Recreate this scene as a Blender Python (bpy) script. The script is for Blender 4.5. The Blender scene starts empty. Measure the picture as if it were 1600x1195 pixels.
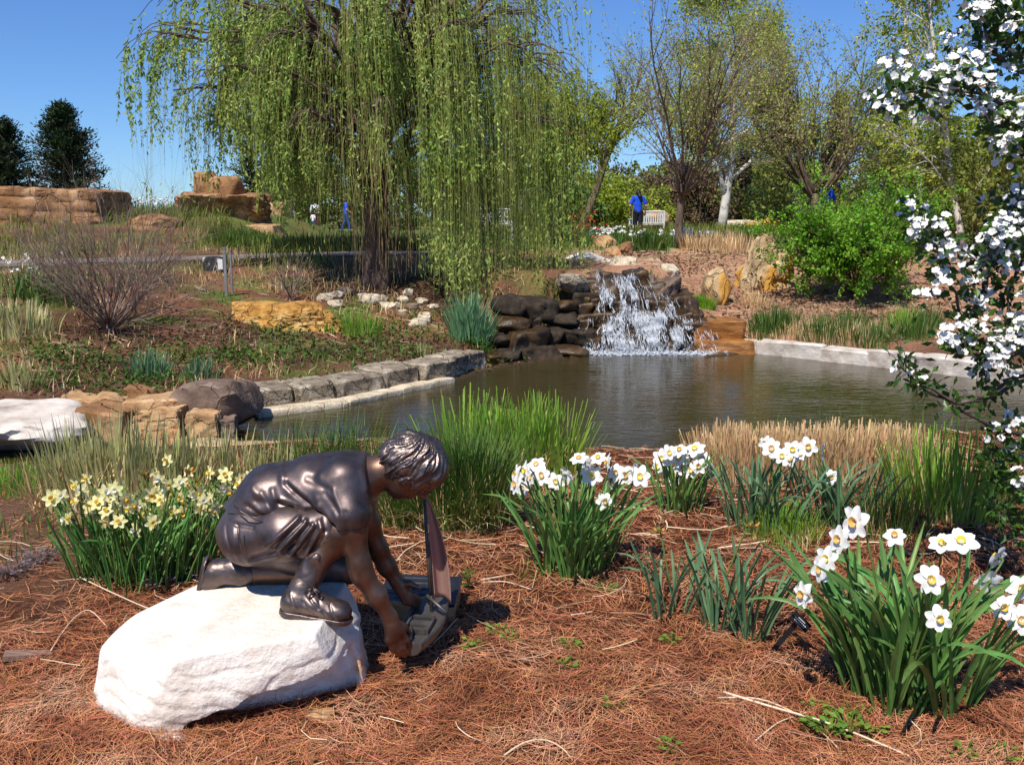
import bpy, bmesh, math, random
import numpy as np
from mathutils import Vector, Matrix

# ------------------------------------------------------------------ camera, sky, sun, exposure
SC = bpy.context.scene
COL = SC.collection
CAMZ, FPX, W0, H0 = 1.5, 1510.0, 1600.0, 1195.0
PITCH = math.radians(9.7)
cam_d = bpy.data.cameras.new('camera')
cam_d.sensor_fit = 'HORIZONTAL'; cam_d.sensor_width = 36.0
cam_d.lens = 36.0 * FPX / W0
cam_d.clip_start = 0.05; cam_d.clip_end = 3000
cam = bpy.data.objects.new('camera', cam_d); COL.objects.link(cam)
cam.location = (0, 0, CAMZ); cam.rotation_euler = (math.radians(90) - PITCH, 0, 0)
SC.camera = cam

SUN_EL = math.radians(56); SUN_H = np.array([-0.43, -0.90]); SUN_H /= np.linalg.norm(SUN_H)
world = bpy.data.worlds.new('World'); SC.world = world; world.use_nodes = True
wn = world.node_tree; bg = wn.nodes['Background']
sky = wn.nodes.new('ShaderNodeTexSky'); sky.sky_type = 'NISHITA'; sky.sun_disc = False
sky.sun_elevation = SUN_EL
sky.sun_rotation = math.atan2(SUN_H[0], SUN_H[1])
sky.air_density = 1.0; sky.dust_density = 0.0; sky.ozone_density = 3.0; sky.altitude = 600
tint = wn.nodes.new('ShaderNodeMix'); tint.data_type = 'RGBA'; tint.blend_type = 'MULTIPLY'; tint.inputs[0].default_value = 1; tint.inputs[7].default_value = (.60, .87, 1.28, 1)
wn.links.new(sky.outputs[0], tint.inputs[6]); wn.links.new(tint.outputs[2], bg.inputs[0]); bg.inputs[1].default_value = 0.088
sun_d = bpy.data.lights.new('sun', 'SUN'); sun_d.energy = 4.8; sun_d.angle = math.radians(0.55)
sun_d.color = (1.0, 0.95, 0.87)
sun = bpy.data.objects.new('sun', sun_d); COL.objects.link(sun); sun.location = (-6, -10, 20)
sdir = Vector((SUN_H[0] * math.cos(SUN_EL), SUN_H[1] * math.cos(SUN_EL), math.sin(SUN_EL)))
sun.rotation_euler = sdir.to_track_quat('Z', 'Y').to_euler()
SC.view_settings.view_transform = 'Standard'; SC.view_settings.look = 'None'
SC.view_settings.gamma = 1.0; SC.view_settings.exposure = 0.2
SC.view_settings.use_curve_mapping = False
SC.render.engine = 'CYCLES'
SC.cycles.max_bounces = 6; SC.cycles.diffuse_bounces = 2; SC.cycles.glossy_bounces = 3
SC.cycles.transmission_bounces = 4; SC.cycles.transparent_max_bounces = 8
SC.cycles.caustics_reflective = False; SC.cycles.caustics_refractive = False

# ------------------------------------------------------------------ helpers
RNG = np.random.default_rng(7)
cp, sp = math.cos(PITCH), math.sin(PITCH)
def ray(px, py):
    u = (px - W0 / 2) / FPX; v = (py - H0 / 2) / FPX
    return np.array([u, cp - v * sp, -sp - v * cp])
def P(px, py, Y):
    """world point on the ray of a pixel at distance Y in front of the camera"""
    r = ray(px, py); return np.array([0, 0, CAMZ]) + r * (Y / r[1])
def PZ(px, py, z):
    """world point where the ray of a pixel meets height z"""
    r = ray(px, py); return np.array([0, 0, CAMZ]) + r * ((z - CAMZ) / r[2])
def sm(t):
    t = np.clip(t, 0, 1); return t * t * (3 - 2 * t)
def lerp(a, b, t): return a + (b - a) * t
def nrm(v):
    v = np.asarray(v, float); return v / (np.linalg.norm(v, axis=-1, keepdims=True) + 1e-12)

def _hash(ix, iy, iz, seed):
    h = (ix.astype(np.int64) * 374761393 + iy.astype(np.int64) * 668265263 + iz.astype(np.int64) * 2147483647 + seed * 1274126177) & 0xffffffff
    h = ((h ^ (h >> 13)) * 1274126177) & 0xffffffff
    h = ((h ^ (h >> 16)) * 2246822519) & 0xffffffff
    return ((h ^ (h >> 15)) & 0xffffff) / float(0xffffff) * 2 - 1
def vnoise(p, seed=0):
    p = np.asarray(p, float); i = np.floor(p).astype(np.int64); f = p - i; f = f * f * f * (f * (f * 6 - 15) + 10)
    x, y, z = i[..., 0], i[..., 1], i[..., 2]; fx, fy, fz = f[..., 0], f[..., 1], f[..., 2]
    c = lambda a, b, d: _hash(x + a, y + b, z + d, seed)
    x00 = lerp(c(0,0,0), c(1,0,0), fx); x10 = lerp(c(0,1,0), c(1,1,0), fx)
    x01 = lerp(c(0,0,1), c(1,0,1), fx); x11 = lerp(c(0,1,1), c(1,1,1), fx)
    return lerp(lerp(x00, x10, fy), lerp(x01, x11, fy), fz)
def fbm(p, oct=4, seed=0, gain=0.5):
    p = np.asarray(p, float); s = 0; a = 1.0
    for o in range(oct):
        s = s + a * vnoise(p * (2.03 ** o) + o * 17.3, seed + o); a *= gain
    return s
def n2(x, y, sc, oct=3, seed=0):
    x = np.asarray(x, float); y = np.asarray(y, float)
    return fbm(np.stack([x * sc, y * sc, np.zeros_like(x * y) + 0.37 + seed], -1), oct, seed)

def mesh_from(V, faces, smooth=False, mats=None, cols=None):
    """V (n,3); faces: one index array (m,3|4) or a list of them"""
    if isinstance(faces, np.ndarray): faces = [faces]
    faces = [np.asarray(f, np.int32) for f in faces if len(f)]
    me = bpy.data.meshes.new('mesh')
    V = np.ascontiguousarray(V, np.float32)
    me.vertices.add(len(V)); me.vertices.foreach_set('co', V.ravel())
    nl = sum(f.size for f in faces); nf = sum(len(f) for f in faces)
    me.loops.add(nl); me.polygons.add(nf)
    me.loops.foreach_set('vertex_index', np.concatenate([f.ravel() for f in faces]))
    tot = np.concatenate([np.full(len(f), f.shape[1], np.int32) for f in faces])
    st = np.concatenate([[0], np.cumsum(tot)[:-1]]).astype(np.int32)
    me.polygons.foreach_set('loop_start', st)
    try: me.polygons.foreach_set('loop_total', tot)
    except Exception: pass
    me.polygons.foreach_set('use_smooth', np.full(nf, bool(smooth)))
    me.update(calc_edges=True)
    if cols is not None:
        a = me.color_attributes.new('col', 'FLOAT_COLOR', 'POINT')
        c4 = np.ones((len(V), 4), np.float32); c4[:, :3] = cols
        a.data.foreach_set('color', c4.ravel())
    return me
WLOC = {}
def wl(o): return WLOC.get(o.name, np.zeros(3)) if o is not None else np.zeros(3)
def tag(o, label=None, cat=None, group=None, kind=None):
    if label: o['label'] = label
    if cat: o['category'] = cat
    if group: o['group'] = group
    if kind: o['kind'] = kind
    return o
def thing(name, label, cat, loc, group=None, kind=None):
    o = bpy.data.objects.new(name, None); COL.objects.link(o); o.empty_display_size = 0.05
    o.location = tuple(float(v) for v in loc); WLOC[o.name] = np.asarray(loc, float)
    return tag(o, label, cat, group, kind)
def obj(name, V, F, mat, parent=None, smooth=False, origin=None, cols=None, kind=None):
    """one mesh object; V in world coordinates, stored relative to its parent (or to origin)"""
    V = np.asarray(V, float); pl = wl(parent)
    og = np.asarray(origin, float) if origin is not None else (pl if parent is not None else np.zeros(3))
    me = mesh_from(V - og, F, smooth, cols=cols); me.materials.append(mat)
    o = bpy.data.objects.new(name, me); COL.objects.link(o)
    if parent is not None: o.parent = parent
    o.location = tuple(og - pl); WLOC[o.name] = og
    if kind: o['kind'] = kind
    return o
def inst(name, me, M4, parent=None):
    """object sharing mesh data; M4 is its world matrix"""
    o = bpy.data.objects.new(name, me); COL.objects.link(o)
    M4 = M4.copy() if isinstance(M4, Matrix) else Matrix(M4)
    WLOC[o.name] = np.array(M4.translation)
    if parent is not None:
        o.parent = parent; M4.translation = M4.translation - Vector(wl(parent))
    o.matrix_basis = M4
    return o
def frame(d, up=(0, 0, 1)):
    """rotation whose z axis is d"""
    z = Vector(d).normalized(); u = Vector(up)
    if abs(z.dot(u)) > 0.99: u = Vector((1, 0, 0))
    x = u.cross(z).normalized(); y = z.cross(x)
    return Matrix((x, y, z)).transposed()

class MB:
    """collects pieces (V, F) into one mesh"""
    def __init__(s): s.V = []; s.F = []; s.n = 0
    def add(s, V, F):
        F = [F] if isinstance(F, np.ndarray) else F
        for f in F: s.F.append(np.asarray(f) + s.n)
        s.V.append(np.asarray(V, float)); s.n += len(V); return s
    def get(s): return np.concatenate(s.V), s.F

def tubes(Pp, R, sides=5):
    """Pp (n,k,3), R (n,k) -> tube meshes"""
    Pp = np.asarray(Pp, float); R = np.asarray(R, float); n, k, _ = Pp.shape
    T = np.gradient(Pp, axis=1); T = nrm(T)
    ref = np.where(np.abs(T[..., 2:3]) > 0.85, np.array([1.0, 0.13, 0]), np.array([0.0, 0, 1]))
    A = nrm(np.cross(ref, T)); B = np.cross(T, A)
    th = np.arange(sides) * 2 * math.pi / sides
    V = Pp[:, :, None, :] + R[:, :, None, None] * (A[:, :, None, :] * np.cos(th)[:, None] + B[:, :, None, :] * np.sin(th)[:, None])
    idx = np.arange(n * k * sides).reshape(n, k, sides); nx = np.roll(idx, -1, 2)
    F = np.stack([idx[:, :-1], nx[:, :-1], nx[:, 1:], idx[:, 1:]], -1).reshape(-1, 4)
    caps = []
    if sides == 4: caps = [idx[:, -1].reshape(-1, 4), idx[:, 0, ::-1].reshape(-1, 4)]
    elif sides == 3: caps = [idx[:, -1].reshape(-1, 3)]
    else:
        e = idx[:, -1]; caps = [np.stack([e[:, 0], e[:, j], e[:, j + 1]], -1) for j in range(1, sides - 1)]
        e = idx[:, 0]; caps += [np.stack([e[:, 0], e[:, j + 1], e[:, j]], -1) for j in range(1, sides - 1)]
    return V.reshape(-1, 3), [F] + caps
def tube1(pts, r, sides=6):
    pts = np.asarray(pts, float); r = np.broadcast_to(np.asarray(r, float), (len(pts),))
    return tubes(pts[None], r[None], sides)
def ribbons(Pp, Wd, S):
    """Pp (n,k,3) centre lines, Wd (n,k) half widths, S (n,3) or (n,k,3) side vectors"""
    n, k, _ = Pp.shape
    if S.ndim == 2: S = np.repeat(S[:, None], k, 1)
    V = np.stack([Pp - S * Wd[..., None], Pp + S * Wd[..., None]], 2)
    idx = np.arange(n * k * 2).reshape(n, k, 2)
    F = np.stack([idx[:, :-1, 0], idx[:, :-1, 1], idx[:, 1:, 1], idx[:, 1:, 0]], -1).reshape(-1, 4)
    return V.reshape(-1, 3), F
def leaves(C, D, Nn, L, Wd, fold=0.25):
    """pointed leaves, each two triangles hinged on the midrib"""
    n = len(C); D = nrm(D); S = nrm(np.cross(D, Nn)); N2 = np.cross(S, D)
    L = np.broadcast_to(L, (n,))[:, None]; Wd = np.broadcast_to(Wd, (n,))[:, None]
    a = C; b = C + D * L * 0.5 + S * Wd + N2 * Wd * fold; c = C + D * L; d = C + D * L * 0.5 - S * Wd + N2 * Wd * fold
    V = np.stack([a, b, c, d], 1).reshape(-1, 3)
    i = np.arange(n)[:, None] * 4
    return V, [np.concatenate([i + np.array([0, 1, 2]), i + np.array([0, 2, 3])])]
def box(c, s, R=None):
    c = np.asarray(c, float); s = np.asarray(s, float) / 2
    V = np.array([[x, y, z] for x in (-1, 1) for y in (-1, 1) for z in (-1, 1)], float) * s
    if R is not None: V = V @ np.asarray(R).T
    F = np.array([[0, 1, 3, 2], [4, 6, 7, 5], [0, 4, 5, 1], [2, 3, 7, 6], [0, 2, 6, 4], [1, 5, 7, 3]])
    return V + c, F
def randdir(n, rng=RNG): return nrm(rng.normal(size=(n, 3)))

_ico = {}
def ico(sub):
    if sub not in _ico:
        bm = bmesh.new(); bmesh.ops.create_icosphere(bm, subdivisions=sub, radius=1)
        V = np.array([v.co[:] for v in bm.verts]); F = np.array([[v.index for v in f.verts] for f in bm.faces]); bm.free()
        _ico[sub] = (nrm(V), F)
    return _ico[sub]
BOXP = [((1,0,0),1),((-1,0,0),1),((0,1,0),1),((0,-1,0),1),((0,0,1),1),((0,0,-1),1)]
def rockV(c, size, seed=0, sub=3, nplanes=20, planes=None, rough=0.05, soft=14, strata=0.0, sfreq=9, rz=0.0, jag=0.6, nsc=3.0, tilt=0.0):
    if planes is BOXP: return blockV(c, size, seed, sub, rough, rz, tilt, strata)
    """a faceted stone: soft intersection of half spaces, broken by noise and bedding ledges"""
    rg = np.random.default_rng(seed + 1000); D, F = ico(sub)
    if planes is None:
        n = nrm(rg.normal(size=(nplanes, 3))); dd = rg.uniform(0.72, 1.0, nplanes)
        base = list(zip(n, dd)) + [((0, 0, -1), .9), ((0, 0, 1), .85)] + [(p_, 1.0) for p_, _ in BOXP[:4]]
    else:
        base = [(nrm(np.array(p, float) + rg.normal(size=3) * tilt), d) for p, d in planes]
    N = nrm(np.array([b[0] for b in base], float)); dd = np.array([b[1] for b in base])
    q = (D @ N.T) / dd[None]
    q = np.maximum(q, 0.0)
    soft = soft * 2; r = 1.0 / (np.sum(q ** soft, axis=1) ** (1.0 / soft) + 1e-6)
    V = D * r[:, None]
    nz = fbm(V * nsc + seed * 3.1, 4, seed) + 0.5 * jag * np.abs(fbm(V * nsc * 2.3 + seed, 3, seed + 5))
    V = V * (1 + rough * nz)[:, None]
    if strata:
        t = V[:, 2] * sfreq + 0.6 * fbm(V * 1.7 + seed, 2, seed + 9)
        saw = np.abs((t % 1.0) - 0.5) * 2
        V[:, :2] *= (1 - strata * (saw > 0.72) * sm((saw - .72) / .1))[:, None]
    V = V * np.asarray(size, float)
    if rz:
        cc, ss = math.cos(rz), math.sin(rz); V = V @ np.array([[cc, -ss, 0], [ss, cc, 0], [0, 0, 1]]).T
    return V + np.asarray(c, float), F

_cub = {}
def cubegrid(n):
    """unit cube surface as a welded grid"""
    if n not in _cub:
        t = np.linspace(-1, 1, n + 1); key = {}; Vs = []; Fs = []
        def vid(p):
            k = tuple(np.round(p, 5))
            if k not in key: key[k] = len(Vs); Vs.append(p)
            return key[k]
        for ax in range(3):
            for sg in (-1, 1):
                g = [[None] * (n + 1) for _ in range(n + 1)]
                for i in range(n + 1):
                    for j in range(n + 1):
                        p = [0, 0, 0]; p[ax] = sg; p[(ax + 1) % 3] = t[i]; p[(ax + 2) % 3] = t[j]; g[i][j] = vid(p)
                for i in range(n):
                    for j in range(n):
                        q = [g[i][j], g[i + 1][j], g[i + 1][j + 1], g[i][j + 1]]; Fs.append(q if sg > 0 else q[::-1])
        _cub[n] = (np.array(Vs, float), np.array(Fs))
    return _cub[n]
def blockV(c, size, seed=0, sub=3, rough=.05, rz=0.0, tilt=.1, strata=0.0):
    """a rough quarried block or slab: bevelled box, sheared faces, broken edges, chipped relief"""
    rg = np.random.default_rng(seed + 500); U, F = cubegrid({2: 5, 3: 8, 4: 14, 5: 22}.get(sub, 8)); size = np.asarray(size, float)
    P_ = U.copy(); sh = rg.normal(0, tilt, (3, 3)); np.fill_diagonal(sh, 0)
    corner = rg.uniform(1 - 1.6 * tilt - .05, 1.02, (2, 2, 2))   # uneven corners
    w = (P_ + 1) / 2; f_ = 0
    for i in (0, 1):
        for j in (0, 1):
            for k in (0, 1): f_ = f_ + corner[i, j, k] * (w[:, 0] if i else 1 - w[:, 0]) * (w[:, 1] if j else 1 - w[:, 1]) * (w[:, 2] if k else 1 - w[:, 2])
    P_ = P_ * f_[:, None]; P_ = P_ + P_ @ sh * .6
    W = P_ * size; m = size.min(); on = (np.abs(U) > .999).sum(1); W = W * np.where(on >= 2, 1 - .05 * (on - 1), 1)[:, None]
    nrm_ = nrm(np.where(np.abs(U) > .999, np.sign(U), 0) + 1e-9 * U); sc = 1.6 / max(size.mean(), 1e-3)
    nz = fbm(W * sc + seed * 2.7, 4, seed) + .8 * np.minimum(fbm(W * sc * 1.9 + seed, 3, seed + 4), 0)
    nz = lerp(nz, np.round(nz * 3.2) / 3.2, .65)
    W = W + nrm_ * (rough * 1.6 * m * nz)[:, None]
    if strata:
        t_ = W[:, 2] / m * 2.2 + .5 * fbm(W * sc * .7, 2, seed + 8); W[:, :2] *= (1 - strata * sm((np.abs((t_ % 1) - .5) * 2 - .7) / .1))[:, None]
    if rz:
        cc, ss = math.cos(rz), math.sin(rz); W = W @ np.array([[cc, -ss, 0], [ss, cc, 0], [0, 0, 1]]).T
    return W + np.asarray(c, float), F

# ------------------------------------------------------------------ signed distance solids (surface nets)
class Sdf:
    def __init__(s, lo, hi, h):
        s.lo = np.asarray(lo, float); s.h = h
        s.n = np.ceil((np.asarray(hi) - s.lo) / h).astype(int) + 1
        s.F = np.full(s.n, 0.5, np.float32)
    def sl(s, lo, hi):
        a = np.clip(np.floor((np.asarray(lo) - s.lo) / s.h).astype(int), 0, s.n); b = np.clip(np.ceil((np.asarray(hi) - s.lo) / s.h).astype(int) + 1, 0, s.n)
        ax = [s.lo[i] + s.h * np.arange(a[i], b[i]) for i in range(3)]
        return tuple(slice(a[i], b[i]) for i in range(3)), ax[0][:, None, None], ax[1][None, :, None], ax[2][None, None, :]
    def put(s, fn, lo, hi, k):
        w, X, Y, Z = s.sl(lo, hi)
        if s.F[w].size == 0: return
        d = fn(X, Y, Z).astype(np.float32); a = s.F[w]
        if k > 0:
            hh = np.maximum(k - np.abs(a - d), 0) / k; s.F[w] = np.minimum(a, d) - hh * hh * k * 0.25
        else: s.F[w] = np.minimum(a, d)
    def cone(s, a, b, ra, rb, k=0.02, ys=1.0):
        a = np.asarray(a, float); b = np.asarray(b, float); d = b - a; L2 = float(d @ d) + 1e-9; yc = (a[1] + b[1]) / 2
        if ys != 1: d = d * np.array([1, 1 / ys, 1]); L2 = float(d @ d) + 1e-9
        def fn(X, Y, Z):
            x = X - a[0]; y = (Y - a[1]) / ys; z = Z - a[2]
            t = np.clip((x * d[0] + y * d[1] + z * d[2]) / L2, 0, 1)
            return np.sqrt((x - t * d[0]) ** 2 + (y - t * d[1]) ** 2 + (z - t * d[2]) ** 2) - (ra + (rb - ra) * t)
        m = max(ra, rb) + k + s.h * 2
        mm = np.array([m, m * max(ys, 1), m]); s.put(fn, np.minimum(a, b) - mm, np.maximum(a, b) + mm, k)
    def chain(s, pts, rs, k=0.02, ys=1.0):
        for i in range(len(pts) - 1): s.cone(pts[i], pts[i + 1], rs[i], rs[i + 1], k, ys)
    def ell(s, c, r, A=None, k=0.02):
        c = np.asarray(c, float); r = np.asarray(r, float); A = np.eye(3) if A is None else np.asarray(A, float)
        def fn(X, Y, Z):
            x = X - c[0]; y = Y - c[1]; z = Z - c[2]
            q = [(x * A[i, 0] + y * A[i, 1] + z * A[i, 2]) / r[i] for i in range(3)]
            l = np.sqrt(q[0] ** 2 + q[1] ** 2 + q[2] ** 2)
            g = np.sqrt((q[0] / r[0]) ** 2 + (q[1] / r[1]) ** 2 + (q[2] / r[2]) ** 2) + 1e-6
            return l * (l - 1) / g
        m = max(r) + k + s.h * 2; s.put(fn, c - m, c + m, k)
    def box(s, c, hs, A=None, rd=0.005, k=0.01):
        c = np.asarray(c, float); hs = np.asarray(hs, float) - rd; A = np.eye(3) if A is None else np.asarray(A, float)
        def fn(X, Y, Z):
            x = X - c[0]; y = Y - c[1]; z = Z - c[2]
            q = [np.abs(x * A[i, 0] + y * A[i, 1] + z * A[i, 2]) - hs[i] for i in range(3)]
            o = np.sqrt(sum(np.maximum(v, 0) ** 2 for v in q)); return o + np.minimum(np.maximum(np.maximum(q[0], q[1]), q[2]), 0) - rd
        m = np.linalg.norm(hs) + rd + k + s.h * 2; s.put(fn, c - m, c + m, k)
    def cut(s, n, p):
        """remove everything on the side n points to, beyond p"""
        n = nrm(n); p = np.asarray(p, float); w, X, Y, Z = s.sl(s.lo, s.lo + s.h * s.n)
        s.F = np.maximum(s.F, (n[0] * (X - p[0]) + n[1] * (Y - p[1]) + n[2] * (Z - p[2])).astype(np.float32)[:s.n[0], :s.n[1], :s.n[2]])
    def sub(s, other_fn, lo, hi):
        w, X, Y, Z = s.sl(lo, hi); s.F[w] = np.maximum(s.F[w], -other_fn(X, Y, Z).astype(np.float32))
    def mesh(s):
        F = s.F; I = F < 0
        c = I[:-1, :-1, :-1].astype(np.int8)
        for o in ((1,0,0),(0,1,0),(0,0,1),(1,1,0),(1,0,1),(0,1,1),(1,1,1)):
            c = c + I[o[0]:F.shape[0]-1+o[0], o[1]:F.shape[1]-1+o[1], o[2]:F.shape[2]-1+o[2]]
        act = (c > 0) & (c < 8); ci = np.argwhere(act)
        idx = np.full(act.shape, -1, np.int64); idx[act] = np.arange(len(ci))
        corner = np.array([[i, j, k] for i in (0, 1) for j in (0, 1) for k in (0, 1)])
        vals = np.stack([F[ci[:, 0] + o[0], ci[:, 1] + o[1], ci[:, 2] + o[2]] for o in corner], 1)
        acc = np.zeros((len(ci), 3)); cnt = np.zeros(len(ci))
        for a in range(8):
            for b in range(a + 1, 8):
                if np.abs(corner[a] - corner[b]).sum() != 1: continue
                va, vb = vals[:, a], vals[:, b]; x = (va < 0) != (vb < 0)
                t = np.where(x, va / np.where(x, va - vb, 1), 0)
                acc += np.where(x[:, None], corner[a] + t[:, None] * (corner[b] - corner[a]), 0); cnt += x
        V = (ci + acc / cnt[:, None]) * s.h + s.lo
        Q = []
        for ax in range(3):
            u, v = [(1, 2), (2, 0), (0, 1)][ax]
            A0 = [slice(None)] * 3; A1 = [slice(None)] * 3; A0[ax] = slice(0, -1); A1[ax] = slice(1, None)
            diff = I[tuple(A0)] != I[tuple(A1)]; e = np.argwhere(diff)
            ok = (e[:, u] > 0) & (e[:, v] > 0) & (e[:, u] < F.shape[u] - 1) & (e[:, v] < F.shape[v] - 1); e = e[ok]
            ins = I[e[:, 0], e[:, 1], e[:, 2]]
            q = []
            for du, dv in ((-1, -1), (0, -1), (0, 0), (-1, 0)):
                t = e.copy(); t[:, u] += du; t[:, v] += dv; q.append(idx[t[:, 0], t[:, 1], t[:, 2]])
            q = np.stack(q, 1); q[~ins] = q[~ins][:, ::-1]; Q.append(q)
        return V, np.concatenate(Q)
def vnormals(V, F):
    n = np.cross(V[F[:, 2]] - V[F[:, 0]], V[F[:, 3]] - V[F[:, 1]]) if F.shape[1] == 4 else np.cross(V[F[:, 1]] - V[F[:, 0]], V[F[:, 2]] - V[F[:, 0]])
    N = np.zeros_like(V)
    for j in range(F.shape[1]): np.add.at(N, F[:, j], n)
    return nrm(N)
def relax(V, F, it=2, lam=0.5):
    E = np.concatenate([F[:, [i, (i + 1) % F.shape[1]]] for i in range(F.shape[1])])
    for _ in range(it):
        A = np.zeros_like(V); c = np.zeros(len(V))
        np.add.at(A, E[:, 0], V[E[:, 1]]); np.add.at(c, E[:, 0], 1); np.add.at(A, E[:, 1], V[E[:, 0]]); np.add.at(c, E[:, 1], 1)
        V = V + lam * (A / np.maximum(c, 1)[:, None] - V)
    return V

# ------------------------------------------------------------------ materials
def srgb(r, g, b):
    f = lambda c: ((c / 255 + 0.055) / 1.055) ** 2.4 if c > 10.3 else c / 255 / 12.92
    return (f(r), f(g), f(b))
def mat(name, cols, rough=0.85, metal=0.0, scale=6.0, detail=6, bump=0.0, bscale=None, bdist=0.02, spec=0.3,
        rnd=None, rv=0.35, rh=0.03, transl=0.0, vcol=False, stretch=(1, 1, 1), lo=0.3, hi=0.7, rvar=0.0, coat=0.0, crack=0.0, spots=None, warp=0.0):
    """procedural material: noise colour ramp (+ per-island / per-object variation, bump, translucency)"""
    m = bpy.data.materials.new(name); m.use_nodes = True; nt = m.node_tree; N = nt.nodes; L = nt.links
    b = N['Principled BSDF']; out = N['Material Output']
    tc = N.new('ShaderNodeTexCoord'); mp = N.new('ShaderNodeMapping'); mp.inputs['Scale'].default_value = stretch
    L.new(tc.outputs['Object'], mp.inputs['Vector'])
    nz = N.new('ShaderNodeTexNoise'); nz.inputs['Scale'].default_value = scale; nz.inputs['Detail'].default_value = detail
    nz.inputs['Roughness'].default_value = 0.62; nz.inputs['Distortion'].default_value = warp
    L.new(mp.outputs[0], nz.inputs['Vector'])
    ra = N.new('ShaderNodeValToRGB'); L.new(nz.outputs['Fac'], ra.inputs[0])
    cr = ra.color_ramp
    cols = [tuple(c) for c in cols]
    if len(cols) == 1: cols = [cols[0], cols[0]]
    while len(cr.elements) < len(cols): cr.elements.new(0.5)
    for i, c in enumerate(cols):
        cr.elements[i].position = lo + (hi - lo) * i / (len(cols) - 1); cr.elements[i].color = (*c[:3], 1)
    colout = ra.outputs[0]
    if vcol:
        at = N.new('ShaderNodeAttribute'); at.attribute_name = 'col'
        mx = N.new('ShaderNodeMix'); mx.data_type = 'RGBA'; mx.blend_type = 'MULTIPLY'; mx.inputs[0].default_value = 1
        L.new(at.outputs['Color'], mx.inputs[6]); L.new(colout, mx.inputs[7]); colout = mx.outputs[2]
    if spots:
        sc2, thr, c2 = spots; n3 = N.new('ShaderNodeTexNoise'); n3.inputs['Scale'].default_value = sc2; n3.inputs['Detail'].default_value = 5
        L.new(mp.outputs[0], n3.inputs['Vector'])
        mr = N.new('ShaderNodeMapRange'); mr.inputs[1].default_value = thr; mr.inputs[2].default_value = thr + 0.08; L.new(n3.outputs['Fac'], mr.inputs[0])
        mx = N.new('ShaderNodeMix'); mx.data_type = 'RGBA'; L.new(mr.outputs[0], mx.inputs[0]); L.new(colout, mx.inputs[6]); mx.inputs[7].default_value = (*c2, 1); colout = mx.outputs[2]
    ckh = None
    if crack:
        nw = N.new('ShaderNodeTexNoise'); nw.inputs['Scale'].default_value = crack * 1.5; nw.inputs['Detail'].default_value = 5; L.new(mp.outputs[0], nw.inputs['Vector'])
        va = N.new('ShaderNodeVectorMath'); va.operation = 'MULTIPLY_ADD'; va.inputs[1].default_value = (.55 / crack * 2,) * 3; L.new(nw.outputs['Color'], va.inputs[0]); L.new(mp.outputs[0], va.inputs[2])
        vo = N.new('ShaderNodeTexVoronoi'); vo.feature = 'DISTANCE_TO_EDGE'; vo.inputs['Scale'].default_value = crack; L.new(va.outputs[0], vo.inputs['Vector'])
        mk = N.new('ShaderNodeMapRange'); mk.inputs[2].default_value = .03; L.new(vo.outputs['Distance'], mk.inputs[0]); ckh = mk.outputs[0]
        mq = N.new('ShaderNodeMapRange'); mq.inputs[3].default_value = .74; L.new(ckh, mq.inputs[0])
        mx = N.new('ShaderNodeMix'); mx.data_type = 'RGBA'; mx.blend_type = 'MULTIPLY'; mx.inputs[0].default_value = 1; L.new(colout, mx.inputs[6]); L.new(mq.outputs[0], mx.inputs[7]); colout = mx.outputs[2]
    if rnd:
        if rnd == 'island': g = N.new('ShaderNodeNewGeometry'); ro = g.outputs['Random Per Island']
        else: g = N.new('ShaderNodeObjectInfo'); ro = g.outputs['Random']
        hs = N.new('ShaderNodeHueSaturation')
        m1 = N.new('ShaderNodeMapRange'); m1.inputs[3].default_value = 1 - rv; m1.inputs[4].default_value = 1 + rv; L.new(ro, m1.inputs[0]); L.new(m1.outputs[0], hs.inputs['Value'])
        wn_ = N.new('ShaderNodeTexWhiteNoise'); wn_.noise_dimensions = '1D'; L.new(ro, wn_.inputs['W'])
        m2 = N.new('ShaderNodeMapRange'); m2.inputs[3].default_value = 0.5 - rh; m2.inputs[4].default_value = 0.5 + rh; L.new(wn_.outputs['Value'], m2.inputs[0]); L.new(m2.outputs[0], hs.inputs['Hue'])
        L.new(colout, hs.inputs['Color']); colout = hs.outputs[0]
    L.new(colout, b.inputs['Base Color'])
    b.inputs['Roughness'].default_value = rough; b.inputs['Metallic'].default_value = metal
    b.inputs['Specular IOR Level'].default_value = spec
    if coat: b.inputs['Coat Weight'].default_value = coat; b.inputs['Coat Roughness'].default_value = 0.2
    if rvar:
        n4 = N.new('ShaderNodeTexNoise'); n4.inputs['Scale'].default_value = scale * 1.7; n4.inputs['Detail'].default_value = 4; L.new(mp.outputs[0], n4.inputs['Vector'])
        mr = N.new('ShaderNodeMapRange'); mr.inputs[3].default_value = max(rough - rvar, 0.02); mr.inputs[4].default_value = rough + rvar; L.new(n4.outputs['Fac'], mr.inputs[0]); L.new(mr.outputs[0], b.inputs['Roughness'])
    if bump:
        n5 = N.new('ShaderNodeTexNoise'); n5.inputs['Scale'].default_value = bscale or scale * 4; n5.inputs['Detail'].default_value = 8; n5.inputs['Roughness'].default_value = 0.65
        L.new(mp.outputs[0], n5.inputs['Vector'])
        bp = N.new('ShaderNodeBump'); bp.inputs['Strength'].default_value = bump; bp.inputs['Distance'].default_value = bdist
        if ckh is not None:
            ad = N.new('ShaderNodeMath'); ad.operation = 'MULTIPLY_ADD'; ad.inputs[1].default_value = .9; L.new(ckh, ad.inputs[0]); L.new(n5.outputs['Fac'], ad.inputs[2]); L.new(ad.outputs[0], bp.inputs['Height'])
        else: L.new(n5.outputs['Fac'], bp.inputs['Height'])
        L.new(bp.outputs[0], b.inputs['Normal'])
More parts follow.
